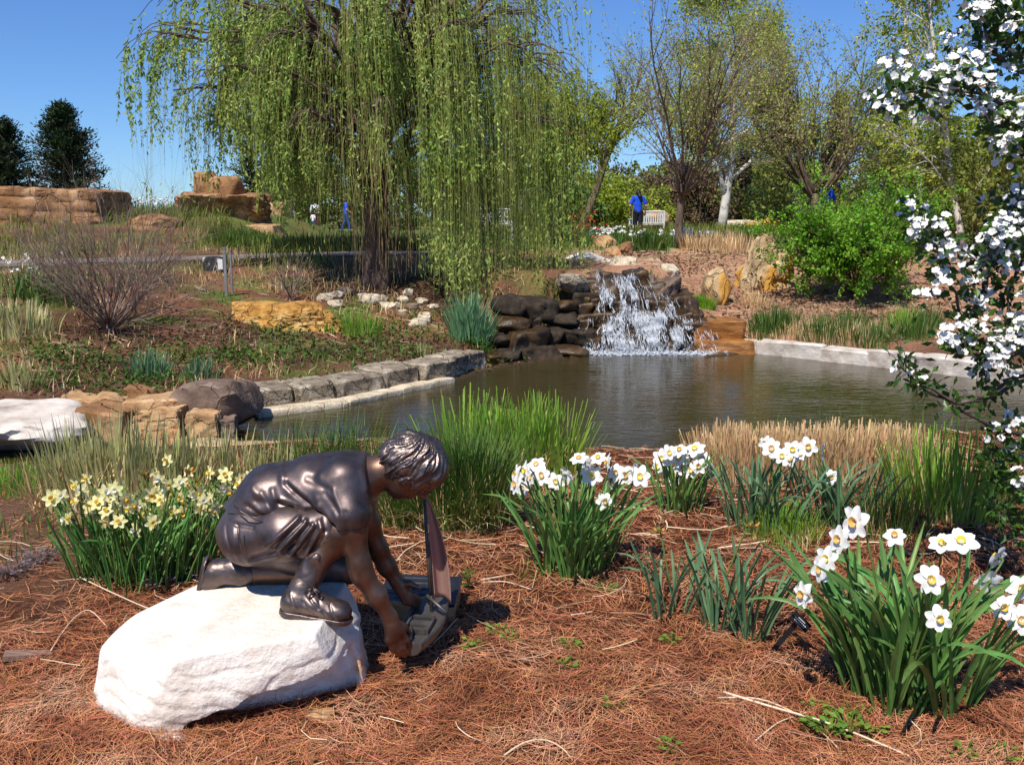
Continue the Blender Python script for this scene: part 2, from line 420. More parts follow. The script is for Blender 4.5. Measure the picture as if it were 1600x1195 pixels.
    if transl:
        tr = N.new('ShaderNodeBsdfTranslucent'); L.new(colout, tr.inputs['Color'])
        ms = N.new('ShaderNodeMixShader'); ms.inputs[0].default_value = transl
        L.new(b.outputs[0], ms.inputs[1]); L.new(tr.outputs[0], ms.inputs[2]); L.new(ms.outputs[0], out.inputs['Surface'])
    return m
# ------------------------------------------------------------------ the ground
WATER = -0.25
POND_PX = [(-90,704),(140,700),(240,676),(350,668),(396,645),(510,632),(612,610),(704,593),(768,575),(840,563),(905,557),(1100,557),(1180,549),(1260,557),
           (1360,568),(1470,581),(1620,600),(1780,640),(1720,690),(1530,692),(1300,697),(1120,707),(1000,722),(880,724),(760,712),(600,706),(450,708),(300,718),(150,738),(-60,744)]
POND = np.array([PZ(x, y, WATER)[:2] for x, y in POND_PX])
def pond_d(x, y):
    x = np.asarray(x, float); y = np.asarray(y, float); p = np.stack(np.broadcast_arrays(x, y), -1); sh = p.shape[:-1]; p = p.reshape(-1, 2)
    A = POND; B = np.roll(POND, -1, 0); best = np.full(len(p), 1e9); ins = np.zeros(len(p), bool)
    for a, b in zip(A, B):
        e = b - a; t = np.clip(((p - a) @ e) / (e @ e), 0, 1); best = np.minimum(best, np.linalg.norm(p - a - t[:, None] * e, axis=1))
        c = (a[1] > p[:, 1]) != (b[1] > p[:, 1]); xx = a[0] + (p[:, 1] - a[1]) * e[0] / (e[1] if abs(e[1]) > 1e-9 else 1e-9)
        ins ^= c & (p[:, 0] < xx)
    return np.where(ins, -best, best).reshape(sh)
def H(x, y):
    x = np.asarray(x, float); y = np.asarray(y, float)
    d = pond_d(x, y); dp = np.maximum(d, 0)
    near = -0.2 + 0.2 * sm(dp / 0.8)
    L = lerp(5.5, 1.1, sm((x + 0.9) / 0.9)); L = lerp(L, 7.5, sm((x - 1.7) / 1.6))
    t = np.clip((dp - .4) / L, 0, 1); far = -0.2 + .14 * sm((dp - .25) / .3) + 0.86 * (0.35 * t + 0.65 * sm(t))
    wz = sm((x + .5) / .5) * sm((2.75 - x) / .5) * sm((y - 10.5) / .6)
    far = lerp(far, -.35 + 1.12 * sm((dp - .55) / 1.3), wz)
    wn_ = sm((8.0 - y) / 0.8)
    wn_ = wn_ * sm((x + 4.5) / 1.6) + (1 - sm((x + 4.5) / 1.6)) * sm((6.6 - y) / 2.5)
    h = lerp(far, near, wn_)
    h = h + 0.72 * sm((-x - 5.0) / 2.2) * sm((y - 17) / 6) * (1 - sm((y - 30) / 9))
    h = h + 0.028 * n2(x, y, 0.9, 3, 3) * sm((dp) / 0.6) + 0.008 * n2(x, y, 5.0, 2, 4)
    h = h + 0.35 * sm((y - 60) / 120)
    return np.where(d < 0, WATER + 0.03 - 0.7 * sm(-d / 0.7), h)
def G(px, py):
    """world point where the ray of a pixel meets the ground"""
    r = ray(px, py); o = np.array([0, 0, CAMZ]); t = 2.0; prev = t
    ts = np.concatenate([np.arange(1.5, 20, 0.02), np.arange(20, 150, 0.2)])
    pts = o + ts[:, None] * r; below = pts[:, 2] < np.where(pond_d(pts[:, 0], pts[:, 1]) < 0, WATER, H(pts[:, 0], pts[:, 1]))
    i = int(np.argmax(below)) if below.any() else len(ts) - 1
    p = pts[i]; p[2] = float(H(p[0], p[1])); return p
def gz(x, y): return float(H(np.array([x]), np.array([y]))[0])

def axis(segs):
    a = [np.arange(s, e - 1e-6, st) for s, e, st in segs]; return np.concatenate(a + [[segs[-1][1]]])
xs = axis([(-400,-60,40),(-60,-16,4),(-16,-8,.4),(-8,-3.4,.14),(-3.4,3.4,.06),(3.4,8,.14),(8,16,.4),(16,60,4),(60,400,40)])
ys = axis([(-60,-4,6),(-4,1.4,.4),(1.4,7.6,.06),(7.6,14,.1),(14,30,.25),(30,60,1.5),(60,200,10),(200,700,50)])
GX, GY = np.meshgrid(xs, ys, indexing='ij')
GH = H(GX, GY)
rel = sm((7.2 - GY) / 1.5) * sm((3.6 - np.abs(GX)) / .4) * (pond_d(GX, GY) > 0.2)
GH = GH + rel * (0.010 * n2(GX, GY, 9, 3, 11) + 0.005 * n2(GX, GY, 30, 2, 12))
V = np.stack([GX, GY, GH], -1).reshape(-1, 3)
ii = np.arange(V.shape[0]).reshape(len(xs), len(ys))
F = np.stack([ii[:-1, :-1], ii[1:, :-1], ii[1:, 1:], ii[:-1, 1:]], -1).reshape(-1, 4)
# colours of the ground cover: pine straw, bare soil, paler straw mulch, grass
straw = np.array(srgb(92, 56, 38)); soil = np.array(srgb(112, 80, 62)); tan = np.array(srgb(176, 132, 104)); grass = np.array(srgb(92, 112, 48)); olive = np.array(srgb(124, 112, 66)); mud = np.array(srgb(70, 58, 44))
x, y = V[:, 0], V[:, 1]; d = pond_d(x, y)
nz1 = n2(x, y, 0.55, 4, 21); nz2 = n2(x, y, 1.9, 3, 22)
c = np.repeat(soil[None], len(V), 0)
def mixc(c, col, w): return c + (col - c) * np.clip(w, 0, 1)[:, None]
c = mixc(c, tan, sm((x - 0.3) / 1.2) * sm((y - 11) / 2))
c = mixc(c, np.array(srgb(140, 96, 72)), sm((nz1 + 0.3) / .5) * sm((y - 7) / 1) * (x < 0.6))
c = mixc(c, olive, sm((nz2 - .05) / .35) * sm((y - 7.5) / 1) * (x < .5) * .8)
c = mixc(c, grass, sm((nz1 * .6 + nz2 * .5 - .1) / .3) * sm((y - 8.5) / 1.5) * (x < -2) * .8)
gr = sm((y - 19.5 + 1.6 * nz2) / 3.5)
c = mixc(c, lerp(grass, olive, 0.4), gr * (0.75 + .25 * sm(nz2 + .5)))
c = mixc(c, straw, sm((8.0 - y) / 1.2) * sm((x + 4.2) / 1.2))
c = mixc(c, np.array(srgb(120, 92, 74)), sm((8.0 - y) / 1.2) * sm((-x - 1.6 + nz2) / .8) * sm((y - 3.2) / .8) * .8)
c = mixc(c, mud, sm((0.12 - d) / .2))
c = c * (1 + .22 * n2(x, y, 3.2, 3, 26) * sm((y - 8) / 2) + .15 * nz1)[:, None].clip(.55, 1.5)
m_ground = mat('ground_cover', [(0.5, 0.5, 0.5), (0.95, .95, .95), (1.35, 1.3, 1.25)], rough=0.95, scale=38, detail=10, bump=0.9, bscale=90, bdist=0.02, spec=0.1, vcol=True, lo=.3, hi=.72)
ground = obj('ground', V, F, m_ground, smooth=True, cols=c); tag(ground, kind='structure')

# pond water: a real sheet with small wind ripples in its normal
m_water = bpy.data.materials.new('pond_water'); m_water.use_nodes = True
nt = m_water.node_tree; b = nt.nodes['Principled BSDF']
b.inputs['Base Color'].default_value = (0.042, 0.032, 0.010, 1); b.inputs['Roughness'].default_value = 0.07; b.inputs['IOR'].default_value = 1.33
b.inputs['Specular IOR Level'].default_value = 0.5
tc = nt.nodes.new('ShaderNodeTexCoord'); mp = nt.nodes.new('ShaderNodeMapping'); mp.inputs['Scale'].default_value = (5.5, 13, 1); mp.inputs['Rotation'].default_value = (0, 0, 0.12)
nz = nt.nodes.new('ShaderNodeTexNoise'); nz.inputs['Scale'].default_value = 1.0; nz.inputs['Detail'].default_value = 3.5; nz.inputs['Roughness'].default_value = .55; nz.inputs['Distortion'].default_value = .6
n2_ = nt.nodes.new('ShaderNodeTexNoise'); n2_.inputs['Scale'].default_value = 0.09; n2_.inputs['Detail'].default_value = 2
mr = nt.nodes.new('ShaderNodeMapRange'); mr.inputs[1].default_value = .35; mr.inputs[2].default_value = .65; mr.inputs[3].default_value = .35; mr.inputs[4].default_value = 1.0
bp = nt.nodes.new('ShaderNodeBump'); bp.inputs['Distance'].default_value = 0.011
nt.links.new(tc.outputs['Object'], mp.inputs[0]); nt.links.new(mp.outputs[0], nz.inputs['Vector']); nt.links.new(mp.outputs[0], n2_.inputs['Vector'])
nt.links.new(n2_.outputs['Fac'], mr.inputs[0]); nt.links.new(mr.outputs[0], bp.inputs['Strength'])
nt.links.new(nz.outputs['Fac'], bp.inputs['Height']); nt.links.new(bp.outputs[0], b.inputs['Normal'])
cen = POND.mean(0); Pe = cen + (POND - cen) * 1.0
nrmv = []
for i in range(len(POND)):
    e = POND[(i + 1) % len(POND)] - POND[i - 1]; nrmv.append(nrm(np.array([-e[1], e[0]])))
Pe = POND + np.array(nrmv) * 0.16
if pond_d(np.array([Pe[5][0]]), np.array([Pe[5][1]]))[0] < 0: Pe = POND - np.array(nrmv) * 0.16
bm = bmesh.new(); f = bm.faces.new([bm.verts.new((p[0], p[1], WATER)) for p in Pe]); bm.normal_update()
if f.normal.z < 0: bmesh.ops.reverse_faces(bm, faces=[f])
bmesh.ops.triangulate(bm, faces=bm.faces[:])
Vw = np.array([v.co[:] for v in bm.verts]); Fw = np.array([[v.index for v in f.verts] for f in bm.faces]) if bm.verts.index_update() is None else None; bm.free()
water = obj('pond_water', Vw, Fw, m_water); tag(water, kind='structure')

# garden path on the left bank
m_path = mat('path_concrete', [srgb(100, 86, 76), srgb(142, 126, 114)], rough=0.9, scale=3, bump=.2)
pp = [(-13,10.8),(-9.6,12.4),(-7.4,13.7),(-5.6,15.6),(-4.2,17.2),(-2.4,18.4),(-0.6,19.2)]
pp = np.array(pp); tt = np.linspace(0, len(pp) - 1, 60); px_ = np.interp(tt, range(len(pp)), pp[:, 0]); py_ = np.interp(tt, range(len(pp)), pp[:, 1])
for _ in range(6): px_[1:-1] = (px_[:-2] + px_[2:]) / 2; py_[1:-1] = (py_[:-2] + py_[2:]) / 2
tx = np.gradient(px_); ty = np.gradient(py_); ll = np.hypot(tx, ty); nx_, ny_ = -ty / ll, tx / ll
rows = []
for wv in (-0.85, -0.5, 0, 0.5, 0.85):
    qx, qy = px_ + nx_ * wv, py_ + ny_ * wv; rows.append(np.stack([qx, qy, H(qx, qy) * 0.3 + H(px_, py_) * .7 + 0.045], -1))
rows = [np.c_[rows[0][:, :2], rows[0][:, 2] - .15]] + rows + [np.c_[rows[-1][:, :2], rows[-1][:, 2] - .15]]
Vp = np.stack(rows, 1); kk = np.arange(Vp.shape[0] * Vp.shape[1]).reshape(Vp.shape[:2])
Fp = np.stack([kk[:-1, :-1], kk[1:, :-1], kk[1:, 1:], kk[:-1, 1:]], -1).reshape(-1, 4)
path = obj('path', Vp.reshape(-1, 3), Fp[:, ::-1], m_path); tag(path, kind='structure')
# ------------------------------------------------------------------ stones
S = srgb
m_white = mat('white_limestone', [S(184,166,150), S(226,213,198), S(241,232,220)], rough=.92, scale=6, detail=12, bump=.8, bscale=30, bdist=.014, spec=.2, spots=(4, .63, S(210,172,138)), lo=.25, hi=.6)
m_cream = mat('cream_stone', [S(150,134,112), S(206,190,162), S(228,216,192)], rough=.92, scale=4, detail=10, bump=.6, bscale=18, bdist=.02, crack=3, spec=.2)
m_edge = mat('pale_edging_stone', [S(150,136,122), S(206,194,180), S(232,224,212)], rough=.92, scale=3, detail=10, bump=.6, bscale=16, bdist=.02, spec=.2)
m_grey = mat('grey_wall_stone', [S(92,80,66), S(152,138,118), S(206,192,170)], rough=.92, scale=7, detail=12, bump=1.0, bscale=24, bdist=.03, crack=3, spec=.2, spots=(9, .62, S(84,74,64)))
m_tan = mat('tan_sandstone', [S(126,90,58), S(186,148,106), S(214,184,142)], rough=.92, scale=3.5, detail=10, bump=.6, bscale=16, bdist=.03, crack=3, spec=.2, spots=(2.5, .58, S(170,108,62)))
m_tanp = mat('pale_tan_stone', [S(150,122,88), S(200,174,130), S(222,200,160)], rough=.92, scale=5, detail=10, bump=.6, bscale=18, bdist=.02, crack=3, spec=.2)
m_yellow = mat('yellow_sandstone', [S(122,80,38), S(192,142,72), S(222,186,122)], rough=.92, scale=4.5, detail=12, bump=.9, bscale=16, bdist=.03, crack=2.6, spec=.2)
m_brown = mat('brown_boulder', [S(84,68,58), S(122,102,88), S(150,130,114)], rough=.92, scale=4, detail=10, bump=.6, bscale=20, bdist=.02, crack=2.5, spec=.2, spots=(6, .7, S(196,188,178)))
m_stand = mat('fluted_tan_stone', [S(140,112,78), S(196,170,130), S(220,200,166)], rough=.92, scale=4, detail=12, bump=.9, bscale=14, bdist=.04, crack=2.5, spec=.2, stretch=(1, 1, .4), spots=(2.2, .52, S(196,144,66)))
m_rust = mat('rust_sandstone', [S(96,64,42), S(150,110,74), S(184,144,104)], rough=.92, scale=2.2, detail=10, bump=.7, bscale=9, bdist=.05, crack=1.0, spec=.2, spots=(1.7, .58, S(206,166,124)))
m_dkrock = mat('dark_bank_rock', [S(30,25,20), S(56,46,36), S(88,74,58)], rough=.85, scale=5, detail=10, bump=.7, bscale=18, bdist=.03, spec=.25)
m_wet = mat('wet_rock', [S(34,26,18), S(70,52,32), S(108,82,48)], rough=.35, scale=5, detail=8, bump=.6, bscale=18, bdist=.03, spec=.5)
m_wetor = mat('wet_orange_ledge', [S(84,52,22), S(148,96,42), S(180,126,66)], rough=.4, scale=4, detail=8, bump=.5, bscale=14, bdist=.03, spec=.5, stretch=(1, 1, 4))

def rock(name, c, size, m, label, cat='rock', seed=0, group=None, parent=None, flat=False, **k):
    V, F = rockV(c, size, seed, **k)
    o = obj(name, V, F, m, parent, smooth=not flat, origin=(c[0], c[1], c[2] - size[2] * .8))
    if parent is None: tag(o, label, cat, group)
    return o
def shade_auto(o, ang=32):
    me = o.data
    try: me.set_sharp_from_angle(angle=math.radians(ang))
    except Exception: pass
def pxrock(name, x0, x1, y0, y1, Y, dep, m, label, seed, cat='rock', low=0.12, **k):
    """stone filling the pixel box at distance Y"""
    a = P(x0, (y0 + y1) / 2, Y); b = P(x1, (y0 + y1) / 2, Y); t = P((x0 + x1) / 2, y0, Y); u = P((x0 + x1) / 2, y1, Y - dep * .6)
    bot = min(u[2] - low, gz((a[0] + b[0]) / 2, Y) - .05) if Y > 13.6 else u[2] - low
    c = np.array([(a[0] + b[0]) / 2, Y, (t[2] + bot) / 2])
    k.setdefault('sub', 4)
    o = rock(name, c, ((b[0] - a[0]) / 2 * 1.04, dep, (t[2] - bot) / 2 * 1.05), m, label, cat, seed, **k); shade_auto(o)
    return o

# the white boulder that carries the statue
bc = np.array([-0.885, 2.92, 0.10])
BPL = [((-.05,-.10,1),.163),((-.12,-.75,.72),.30),((-.5,-.55,.7),.325),((-.78,-.05,.62),.37),((1,.05,.08),.395),((.8,-.55,.25),.40),((.42,-.95,-.30),.285),((-.1,-1,-.12),.385),
       ((-.8,-.6,-.1),.45),((-1,.15,-.2),.475),((0,1,.35),.30),((-.6,.8,.4),.32),((.5,.9,.2),.36),((0,0,-1),.22)]
rgb = np.random.default_rng(17); N0 = nrm(np.array([p for p, _ in BPL], float)); d0 = np.array([d for _, d in BPL])
def supp(dr): qq = np.maximum((dr @ N0.T) / d0, 0); return 1 / qq.max(1)
SD = randdir(4000, rgb); rS = supp(SD); nch = 0
for _ in range(900):   # chipped faces round the sides and lower edges: each may only shave a little
    if nch >= 46: break
    dr = nrm(np.array([rgb.normal(), rgb.normal() - .5, rgb.uniform(-.6, .5)]))[None]; pp_ = (dr * supp(dr)[:, None])[0]
    i_ = int(np.argmax((dr @ N0.T) / d0)); nn_ = nrm(N0[i_] + rgb.normal(0, .35, 3)); dd_ = float(nn_ @ pp_) * rgb.uniform(.95, .99)
    if dd_ < .05: continue
    rN = np.minimum(rS, np.where(SD @ nn_ > 0, dd_ / np.maximum(SD @ nn_, 1e-6), 9)); cutv = 1 - (rN ** 3).sum() / (rS ** 3).sum(); topcut = np.mean((rN < rS * .98) & (SD[:, 2] > .45) & (np.abs(SD[:, 0]) < .75))
    if cutv < .0004 or cutv > .005 or topcut > .004: continue
    BPL.append((nn_, dd_)); N0 = np.vstack([N0, nn_]); d0 = np.r_[d0, dd_]; rS = rN; nch += 1
V, F = rockV(bc, (1,1,1), 5, sub=7, planes=BPL, rough=.0, soft=60)
q = V - bc; r0 = np.linalg.norm(q, axis=1)
side = 1 - sm((q[:, 2] - 0.07) / .09)
nzb = fbm(q * 7, 5, 41, .42); rid = 1 - np.abs(fbm(q * np.array([5, 5, 11]), 4, 52)) * 1.6
q = q * (1 + (0.004 + 0.012 * side) * nzb + side * 0.008 * np.maximum(rid, 0) - 0.004 * side)[:, None]
# undercut band along the front right, as weathered bedding
zz = q[:, 2] + 0.10 * q[:, 0] * -1 + 0.05 * fbm(q * 4.0, 3, 77)
und = sm((-.05 + .28 * q[:, 0] - q[:, 2] + .03 * fbm(q * 6.0, 3, 77)) / .018) * sm((-q[:, 1] + .02) / .12) * sm((q[:, 0] + .26) / .16)
q[:, 1] += und * 0.10; q[:, 0] -= und * 0.02
steps = np.abs(((q[:, 2] * 16 + 1.3 * fbm(q * 3.1, 3, 61)) % 1) - .5) * 2
q[:, :2] *= (1 - side[:, None] * .010 * (sm((steps - .6) / .12))[:, None])
boulder = obj('boulder', q + bc, F, m_white, smooth=True, origin=(bc[0], bc[1], 0))
tag(boulder, 'large white limestone boulder under the kneeling bronze boy', 'boulder'); shade_auto(boulder, 40)
rock('stone_chip', P(262, 1150, 2.6) * [1, 1, 0] + [0, 0, .005], (.055, .03, .018), m_white, 'small white stone chip lying against the front of the white boulder', seed=9)
rock('stone_chip', G(500, 1122) + [0, 0, .006], (.05, .03, .015), m_tan, 'flat pinkish stone chip lying beside the white boulder base', seed=12)
rock('pebble', G(163, 1105) + [0, 0, .006], (.012, .012, .01), m_cream, 'tiny pale pebble in the pine straw left of the white boulder', seed=13)

# stones on the left shore
pxrock('shore_rock', -60, 150, 634, 700, 7.3, .5, m_edge, 'broad pale flat topped rock overhanging the pond end', 21, strata=.05, planes=[((0,-.15,1),.62),((0,-1,-.75),.62),((1,-.4,-.5),.8),((-1,0,0),1),((0,1,0),1),((0,0,-1),1),((.6,-.7,.3),.85),((.9,.4,.3),.85)], soft=18, rough=.05)
pxrock('shore_rock', 140, 212, 630, 668, 7.6, .28, m_rust, 'flat orange brown slab between the broad pale rock and tan rocks', 22, planes=BOXP, tilt=.12, soft=16)
pxrock('shore_rock', 92, 158, 611, 638, 8.2, .22, m_tan, 'thin tan slab tilted above the orange brown slab', 23, planes=BOXP, tilt=.22, soft=16)
pxrock('shore_rock', 138, 196, 612, 636, 8.05, .2, m_tan, 'small pointed tan stone beside the thin tan slab', 24)
pxrock('shore_rock', 196, 292, 612, 652, 7.9, .32, m_tan, 'blocky tan rock resting behind the cracked tan rock', 25, planes=BOXP, tilt=.2, soft=14)
pxrock('shore_rock', 212, 300, 632, 672, 7.55, .26, m_tan, 'large cracked tan rock sloping into the water', 26, sub=5, planes=BOXP, tilt=.2, strata=.05, rough=.10)
pxrock('shore_rock', 288, 402, 583, 652, 8.0, .4, m_brown, 'rounded dark brown boulder at the left end of the stone wall', 27, rough=.04, nplanes=9, soft=8)
for i, (x0, x1, y0, y1, Y, m) in enumerate([(150,205,618,634,8.15,m_tan),(178,232,634,652,7.75,m_tan),(232,290,636,660,7.7,m_tanp),(262,330,614,632,8.05,m_tan),(205,250,604,618,8.3,m_rust),(300,350,640,668,7.5,m_tan),(330,372,650,670,7.6,m_brown),(120,150,628,644,7.9,m_rust)]):
    pxrock('shore_rock', x0, x1, y0, y1, Y, .13, m, 'small angular tan stone wedged between the larger shore rocks', 400 + i, group='small stones of the left shore', planes=BOXP, tilt=.22, rough=.09)
pxrock('shore_rock', 58, 84, 615, 632, 8.3, .12, m_yellow, 'small yellow stone on the soil above the broad pale rock', 29)
pxrock('pond_rock', 292, 468, 684, 718, 6.85, .3, m_tanp, 'pale cream rock in the shallow water behind the iris leaves', 28, low=.25, planes=BOXP, tilt=.15, soft=10)
yb_ = float(G(435, 513)[1]) + .22
pxrock('bank_boulder', 360, 512, 473, 511, yb_, .32, m_yellow, 'big yellow sandstone boulder lying on the mulched left bank', 31, low=.12, sub=5, strata=.03, rough=.08, planes=[((0,0,1),.9),((-1,-.2,.2),.95),((1,-.1,.35),.9),((.65,-.8,.15),.85),((-.4,-.9,.3),.85),((0,1,0),1),((0,0,-1),1),((.2,-.4,.9),.9)], soft=16)
for i, (cx, cy) in enumerate([(460,785),(540,752),(588,742),(700,768),(745,792),(832,782),(850,822),(910,838),(958,872),(1000,742),(972,786),(1025,838),(1090,802),(1162,832),(1110,920),(1062,946),(520,820)]):
    px_, py_ = 400 + cx / 4.21, 280 + cy / 4.21; g = G(px_, py_ + 4); s = RNG.uniform(.07, .13)
    o = rock('border_stone', g + [0, 0, s * .3], (s * RNG.uniform(1, 1.5), s * .9, s * RNG.uniform(.6, .85)), m_brown if cx in (1025, 588) else m_cream, 'loose pale stone in the rough row below the willow trunk', seed=60 + i, group='stones below the willow trunk', sub=3, rz=RNG.uniform(0, 3)); shade_auto(o)

# low stone walls: every block a piece of its wall
def wall(name, label, line, z0, lens, hgt, dep, m, seed, sub=3, ztop=None, tilt=.08, group=None):
    pts = np.array([PZ(a, b_, z0) for a, b_ in line]); seg = np.linalg.norm(np.diff(pts, axis=0), axis=1); cum = np.r_[0, np.cumsum(seg)]
    rg = np.random.default_rng(seed); t = 0; root = thing(name, label, 'wall', pts[0]); n = 0
    while t < cum[-1] - .1:
        L = rg.uniform(*lens); a = min(t + L, cum[-1]); mid = (t + a) / 2
        p = np.array([np.interp(mid, cum, pts[:, i]) for i in range(3)]); q0 = np.array([np.interp(t, cum, pts[:, i]) for i in range(3)]); q1 = np.array([np.interp(a, cum, pts[:, i]) for i in range(3)])
        ang = math.atan2(q1[1] - q0[1], q1[0] - q0[0]); hh = rg.uniform(*hgt); dd = rg.uniform(*dep)
        nv = np.array([-math.sin(ang), math.cos(ang), 0])
        c_ = p + nv * (dd / 2 * .9 + rg.uniform(-.03, .04)) + [0, 0, hh / 2 - .04]
        rock('stone', c_, ((a - t) / 2 * 1.1, dd / 2, hh / 2 + .04), m, None, seed=seed * 50 + n, parent=root, sub=sub, planes=BOXP, tilt=tilt, soft=26, rough=.035, rz=ang)
        shade_auto(bpy.data.objects[COL.objects[-1].name]); t = a + .012; n += 1
    return root
wall('stone_wall', 'low wall of rough grey stone blocks along the left pond bank', [(398,640),(510,629),(612,608),(704,591),(762,573)], -.23, (.35,.8), (.18,.23), (.42,.52), m_grey, 3, sub=4, tilt=.06)
wall('stone_ledge', 'flat pale stone ledge at the waterline below the grey wall', [(406,652),(520,640),(615,619),(712,599)], -.26, (.5,.9), (.05,.08), (.16,.24), m_cream, 4, tilt=.05)
wall('stone_edging', 'row of long white stone blocks edging the right pond bank', [(1178,552),(1262,561),(1362,572),(1468,585),(1640,607)], -.25, (.55,1.0), (.15,.2), (.3,.4), m_edge, 5, sub=4, tilt=.06)

# waterfall: wet ledges, then falling water
rg = np.random.default_rng(31)
wf = thing('waterfall_rocks', 'dark wet stepped rocks behind the falling water', 'rocks', P(1000, 556, 12.9))
ROWS = 7
def row_geo(i):
    t = i / (ROWS - 1); z = lerp(-.20, .60, t); Yr = lerp(12.62, 13.35, t)
    x0 = lerp(P(912, 500, 12.6)[0], P(912, 500, 13.2)[0], t); x1 = lerp(P(1098, 500, 12.6)[0], P(1000, 500, 13.2)[0], t ** 2.6); return z, Yr, x0, x1
n = 0
for i in range(ROWS):
    z, Yr, x0, x1 = row_geo(i); xx = x0 - .1
    while xx < x1 + .05:
        w = rg.uniform(.18, .38); n += 1
        rock('ledge_rock', (xx + w / 2, Yr + .18 + rg.uniform(-.05, .05), z + rg.uniform(-.07, .07)), (w / 2 * 1.15, .25, rg.uniform(.1, .17)), m_wet, None, seed=300 + n, parent=wf, sub=3, planes=BOXP, tilt=.2, soft=10, rough=.09)
        xx += w
def pr(*a, **k): return pxrock(*a, **k)
for k_, a in enumerate([(1078,1160,497,530,13.0,.35),(1082,1172,528,552,12.75,.35)]):
    pr('ledge_slab', *a, m_wetor, ['upper wet orange stone slab right of the waterfall', 'lower wet orange stone slab touching the pond right of the waterfall'][k_], 80 + k_, planes=BOXP, tilt=.05, soft=18, low=.06)
pr('ledge_slab', 1160, 1186, 530, 552, 12.7, .15, m_cream, 'small pale block between the orange slab and white edging', 83, planes=BOXP, tilt=.1, soft=14, low=.05)
dk = []
dk_old = [(760,850,535,575,11.9),(845,912,520,560,12.4),(765,835,500,540,12.3),(838,905,478,525,12.8),(768,812,470,502,12.9),(815,868,450,485,13.1),(868,918,445,482,13.2),(735,772,520,560,11.6),(880,915,500,560,12.75)]
bankw = thing('rock_bank', 'dark layered rock ledges between the willow and the waterfall', 'rocks', P(840, 560, 12.2)); rgk = np.random.default_rng(44); nk_ = 0
for i in range(4):
    z = -.30 + .19 * i; xa, xb = P(752 + 10 * i, 500, 11.9)[0], P(915, 500, 12.8)[0]; xx = xa
    while xx < xb:
        w_ = rgk.uniform(.14, .6); tq_ = (xx - xa) / (xb - xa); nk_ += 1
        rock('stone', (xx + w_ / 2, lerp(11.75, 12.72, tq_) + .20 * i + rgk.uniform(-.08, .08) + .12, z + .08 + rgk.uniform(-.03, .03)), (w_ / 2 * rgk.uniform(1.05, 1.35), .26, rgk.uniform(.09, .17)), [m_dkrock, m_wet, m_dkrock][nk_ % 3], None, seed=700 + nk_, parent=bankw, sub=3, **(dict(planes=BOXP, tilt=.2, rough=.13) if nk_ % 2 else dict(rough=.12, soft=8)), rz=rgk.normal(.25, .3)); xx += w_ * rgk.uniform(.75, 1)
for k_, (x0, x1, y0, y1, Y) in enumerate(dk):
    pr('bank_rock', x0, x1, y0, y1, Y, .35, [m_dkrock, m_wet, m_dkrock][k_ % 3], 'dark rock in the shaded bank between willow and waterfall', 90 + k_, group='dark rocks beside the waterfall', planes=BOXP, tilt=.25, soft=9, low=.1)
for k_, (x0, x1, y0, y1, Y, m, lb) in enumerate([
    (868,918,426,449,13.3,m_grey,'grey slab capping the dark rocks left of the waterfall lip'),
    (883,948,393,413,17.5,m_white,'broad white flat stone in the stream above the waterfall'),
    (925,962,403,418,16.0,m_white,'white flat stone lying in front of the broad white one'),
    (948,992,398,425,15.2,m_cream,'upright pale stone beside the stream above the waterfall'),
    (944,972,384,398,18.5,m_tan,'small tan boulder behind the white stream stones'),
    (966,990,376,396,19,m_rust,'rusty brown stone beside the green daffodil clump'),
    (918,950,418,438,13.9,m_brown,'brown rock at the left lip of the waterfall'),
    (1000,1028,428,452,13.6,m_brown,'mossy brown rock at the right lip of the waterfall'),
    (1020,1062,430,466,13.5,m_brown,'larger brown rock on the right of the waterfall crest'),
    (1030,1060,412,434,14.2,m_cream,'pale rock on the mulch above the waterfall crest'),
    (985,1050,410,420,15.5,m_cream,'long low pale stone on the mulch behind the crest'),
    (1055,1090,462,500,13.2,m_wet,'wet brown rock beside the cascade above the orange slabs'),
    (1098,1143,414,450,15.4,m_stand,'knobbly yellow boulder alone on the right mulch slope'),
    (925,965,366,378,24,m_tan,'flat tan rock on the lawn left of the person in blue'),
    (1008,1050,326,338,50,m_tan,'layered tan rock far behind the person in blue'),
    (1118,1190,343,352,48,m_cream,'long pale ledge stone behind the white trunked tree'),
    (1190,1215,340,352,46,m_tan,'tan stone at the end of the far pale ledge')]):
    pr('garden_rock', x0, x1, y0, y1, Y, .3 if Y < 20 else .8, m, lb, 120 + k_, tilt=.2, rough=.07, low=.1 if Y < 20 else .3)
# standing stone on the right slope: a leaning split slab
sg = G(1194, 449)
V, F = rockV(np.array([0, 0, 0]), (1, 1, 1), 7, sub=5, planes=[((0,0,-1),.5),((-.95,-.2,.28),.24),((.85,-.15,.5),.27),((0,-1,.12),.22),((0,1,.1),.25),((.5,-.8,.3),.25),((-.5,-.85,.2),.24),((.25,0,1),.47),((-.3,.1,1),.66)], rough=.16, soft=16, nsc=6)
V[:, :2] *= (1 + .06 * fbm(V * np.array([9, 9, 1.2]), 3, 8))[:, None]
V[:, 0] += V[:, 2] * .10; V *= 1.02
o = obj('standing_stone', V + sg + [0, .1, .36], F, m_stand, smooth=True, origin=sg); tag(o, 'tall pointed yellow standing stone left of the bright green shrub', 'rock'); shade_auto(o)
pr('garden_rock', 1205, 1238, 392, 440, 16.4, .3, m_stand, 'lower yellow stone leaning behind the tall pointed one', 151, rough=.1)
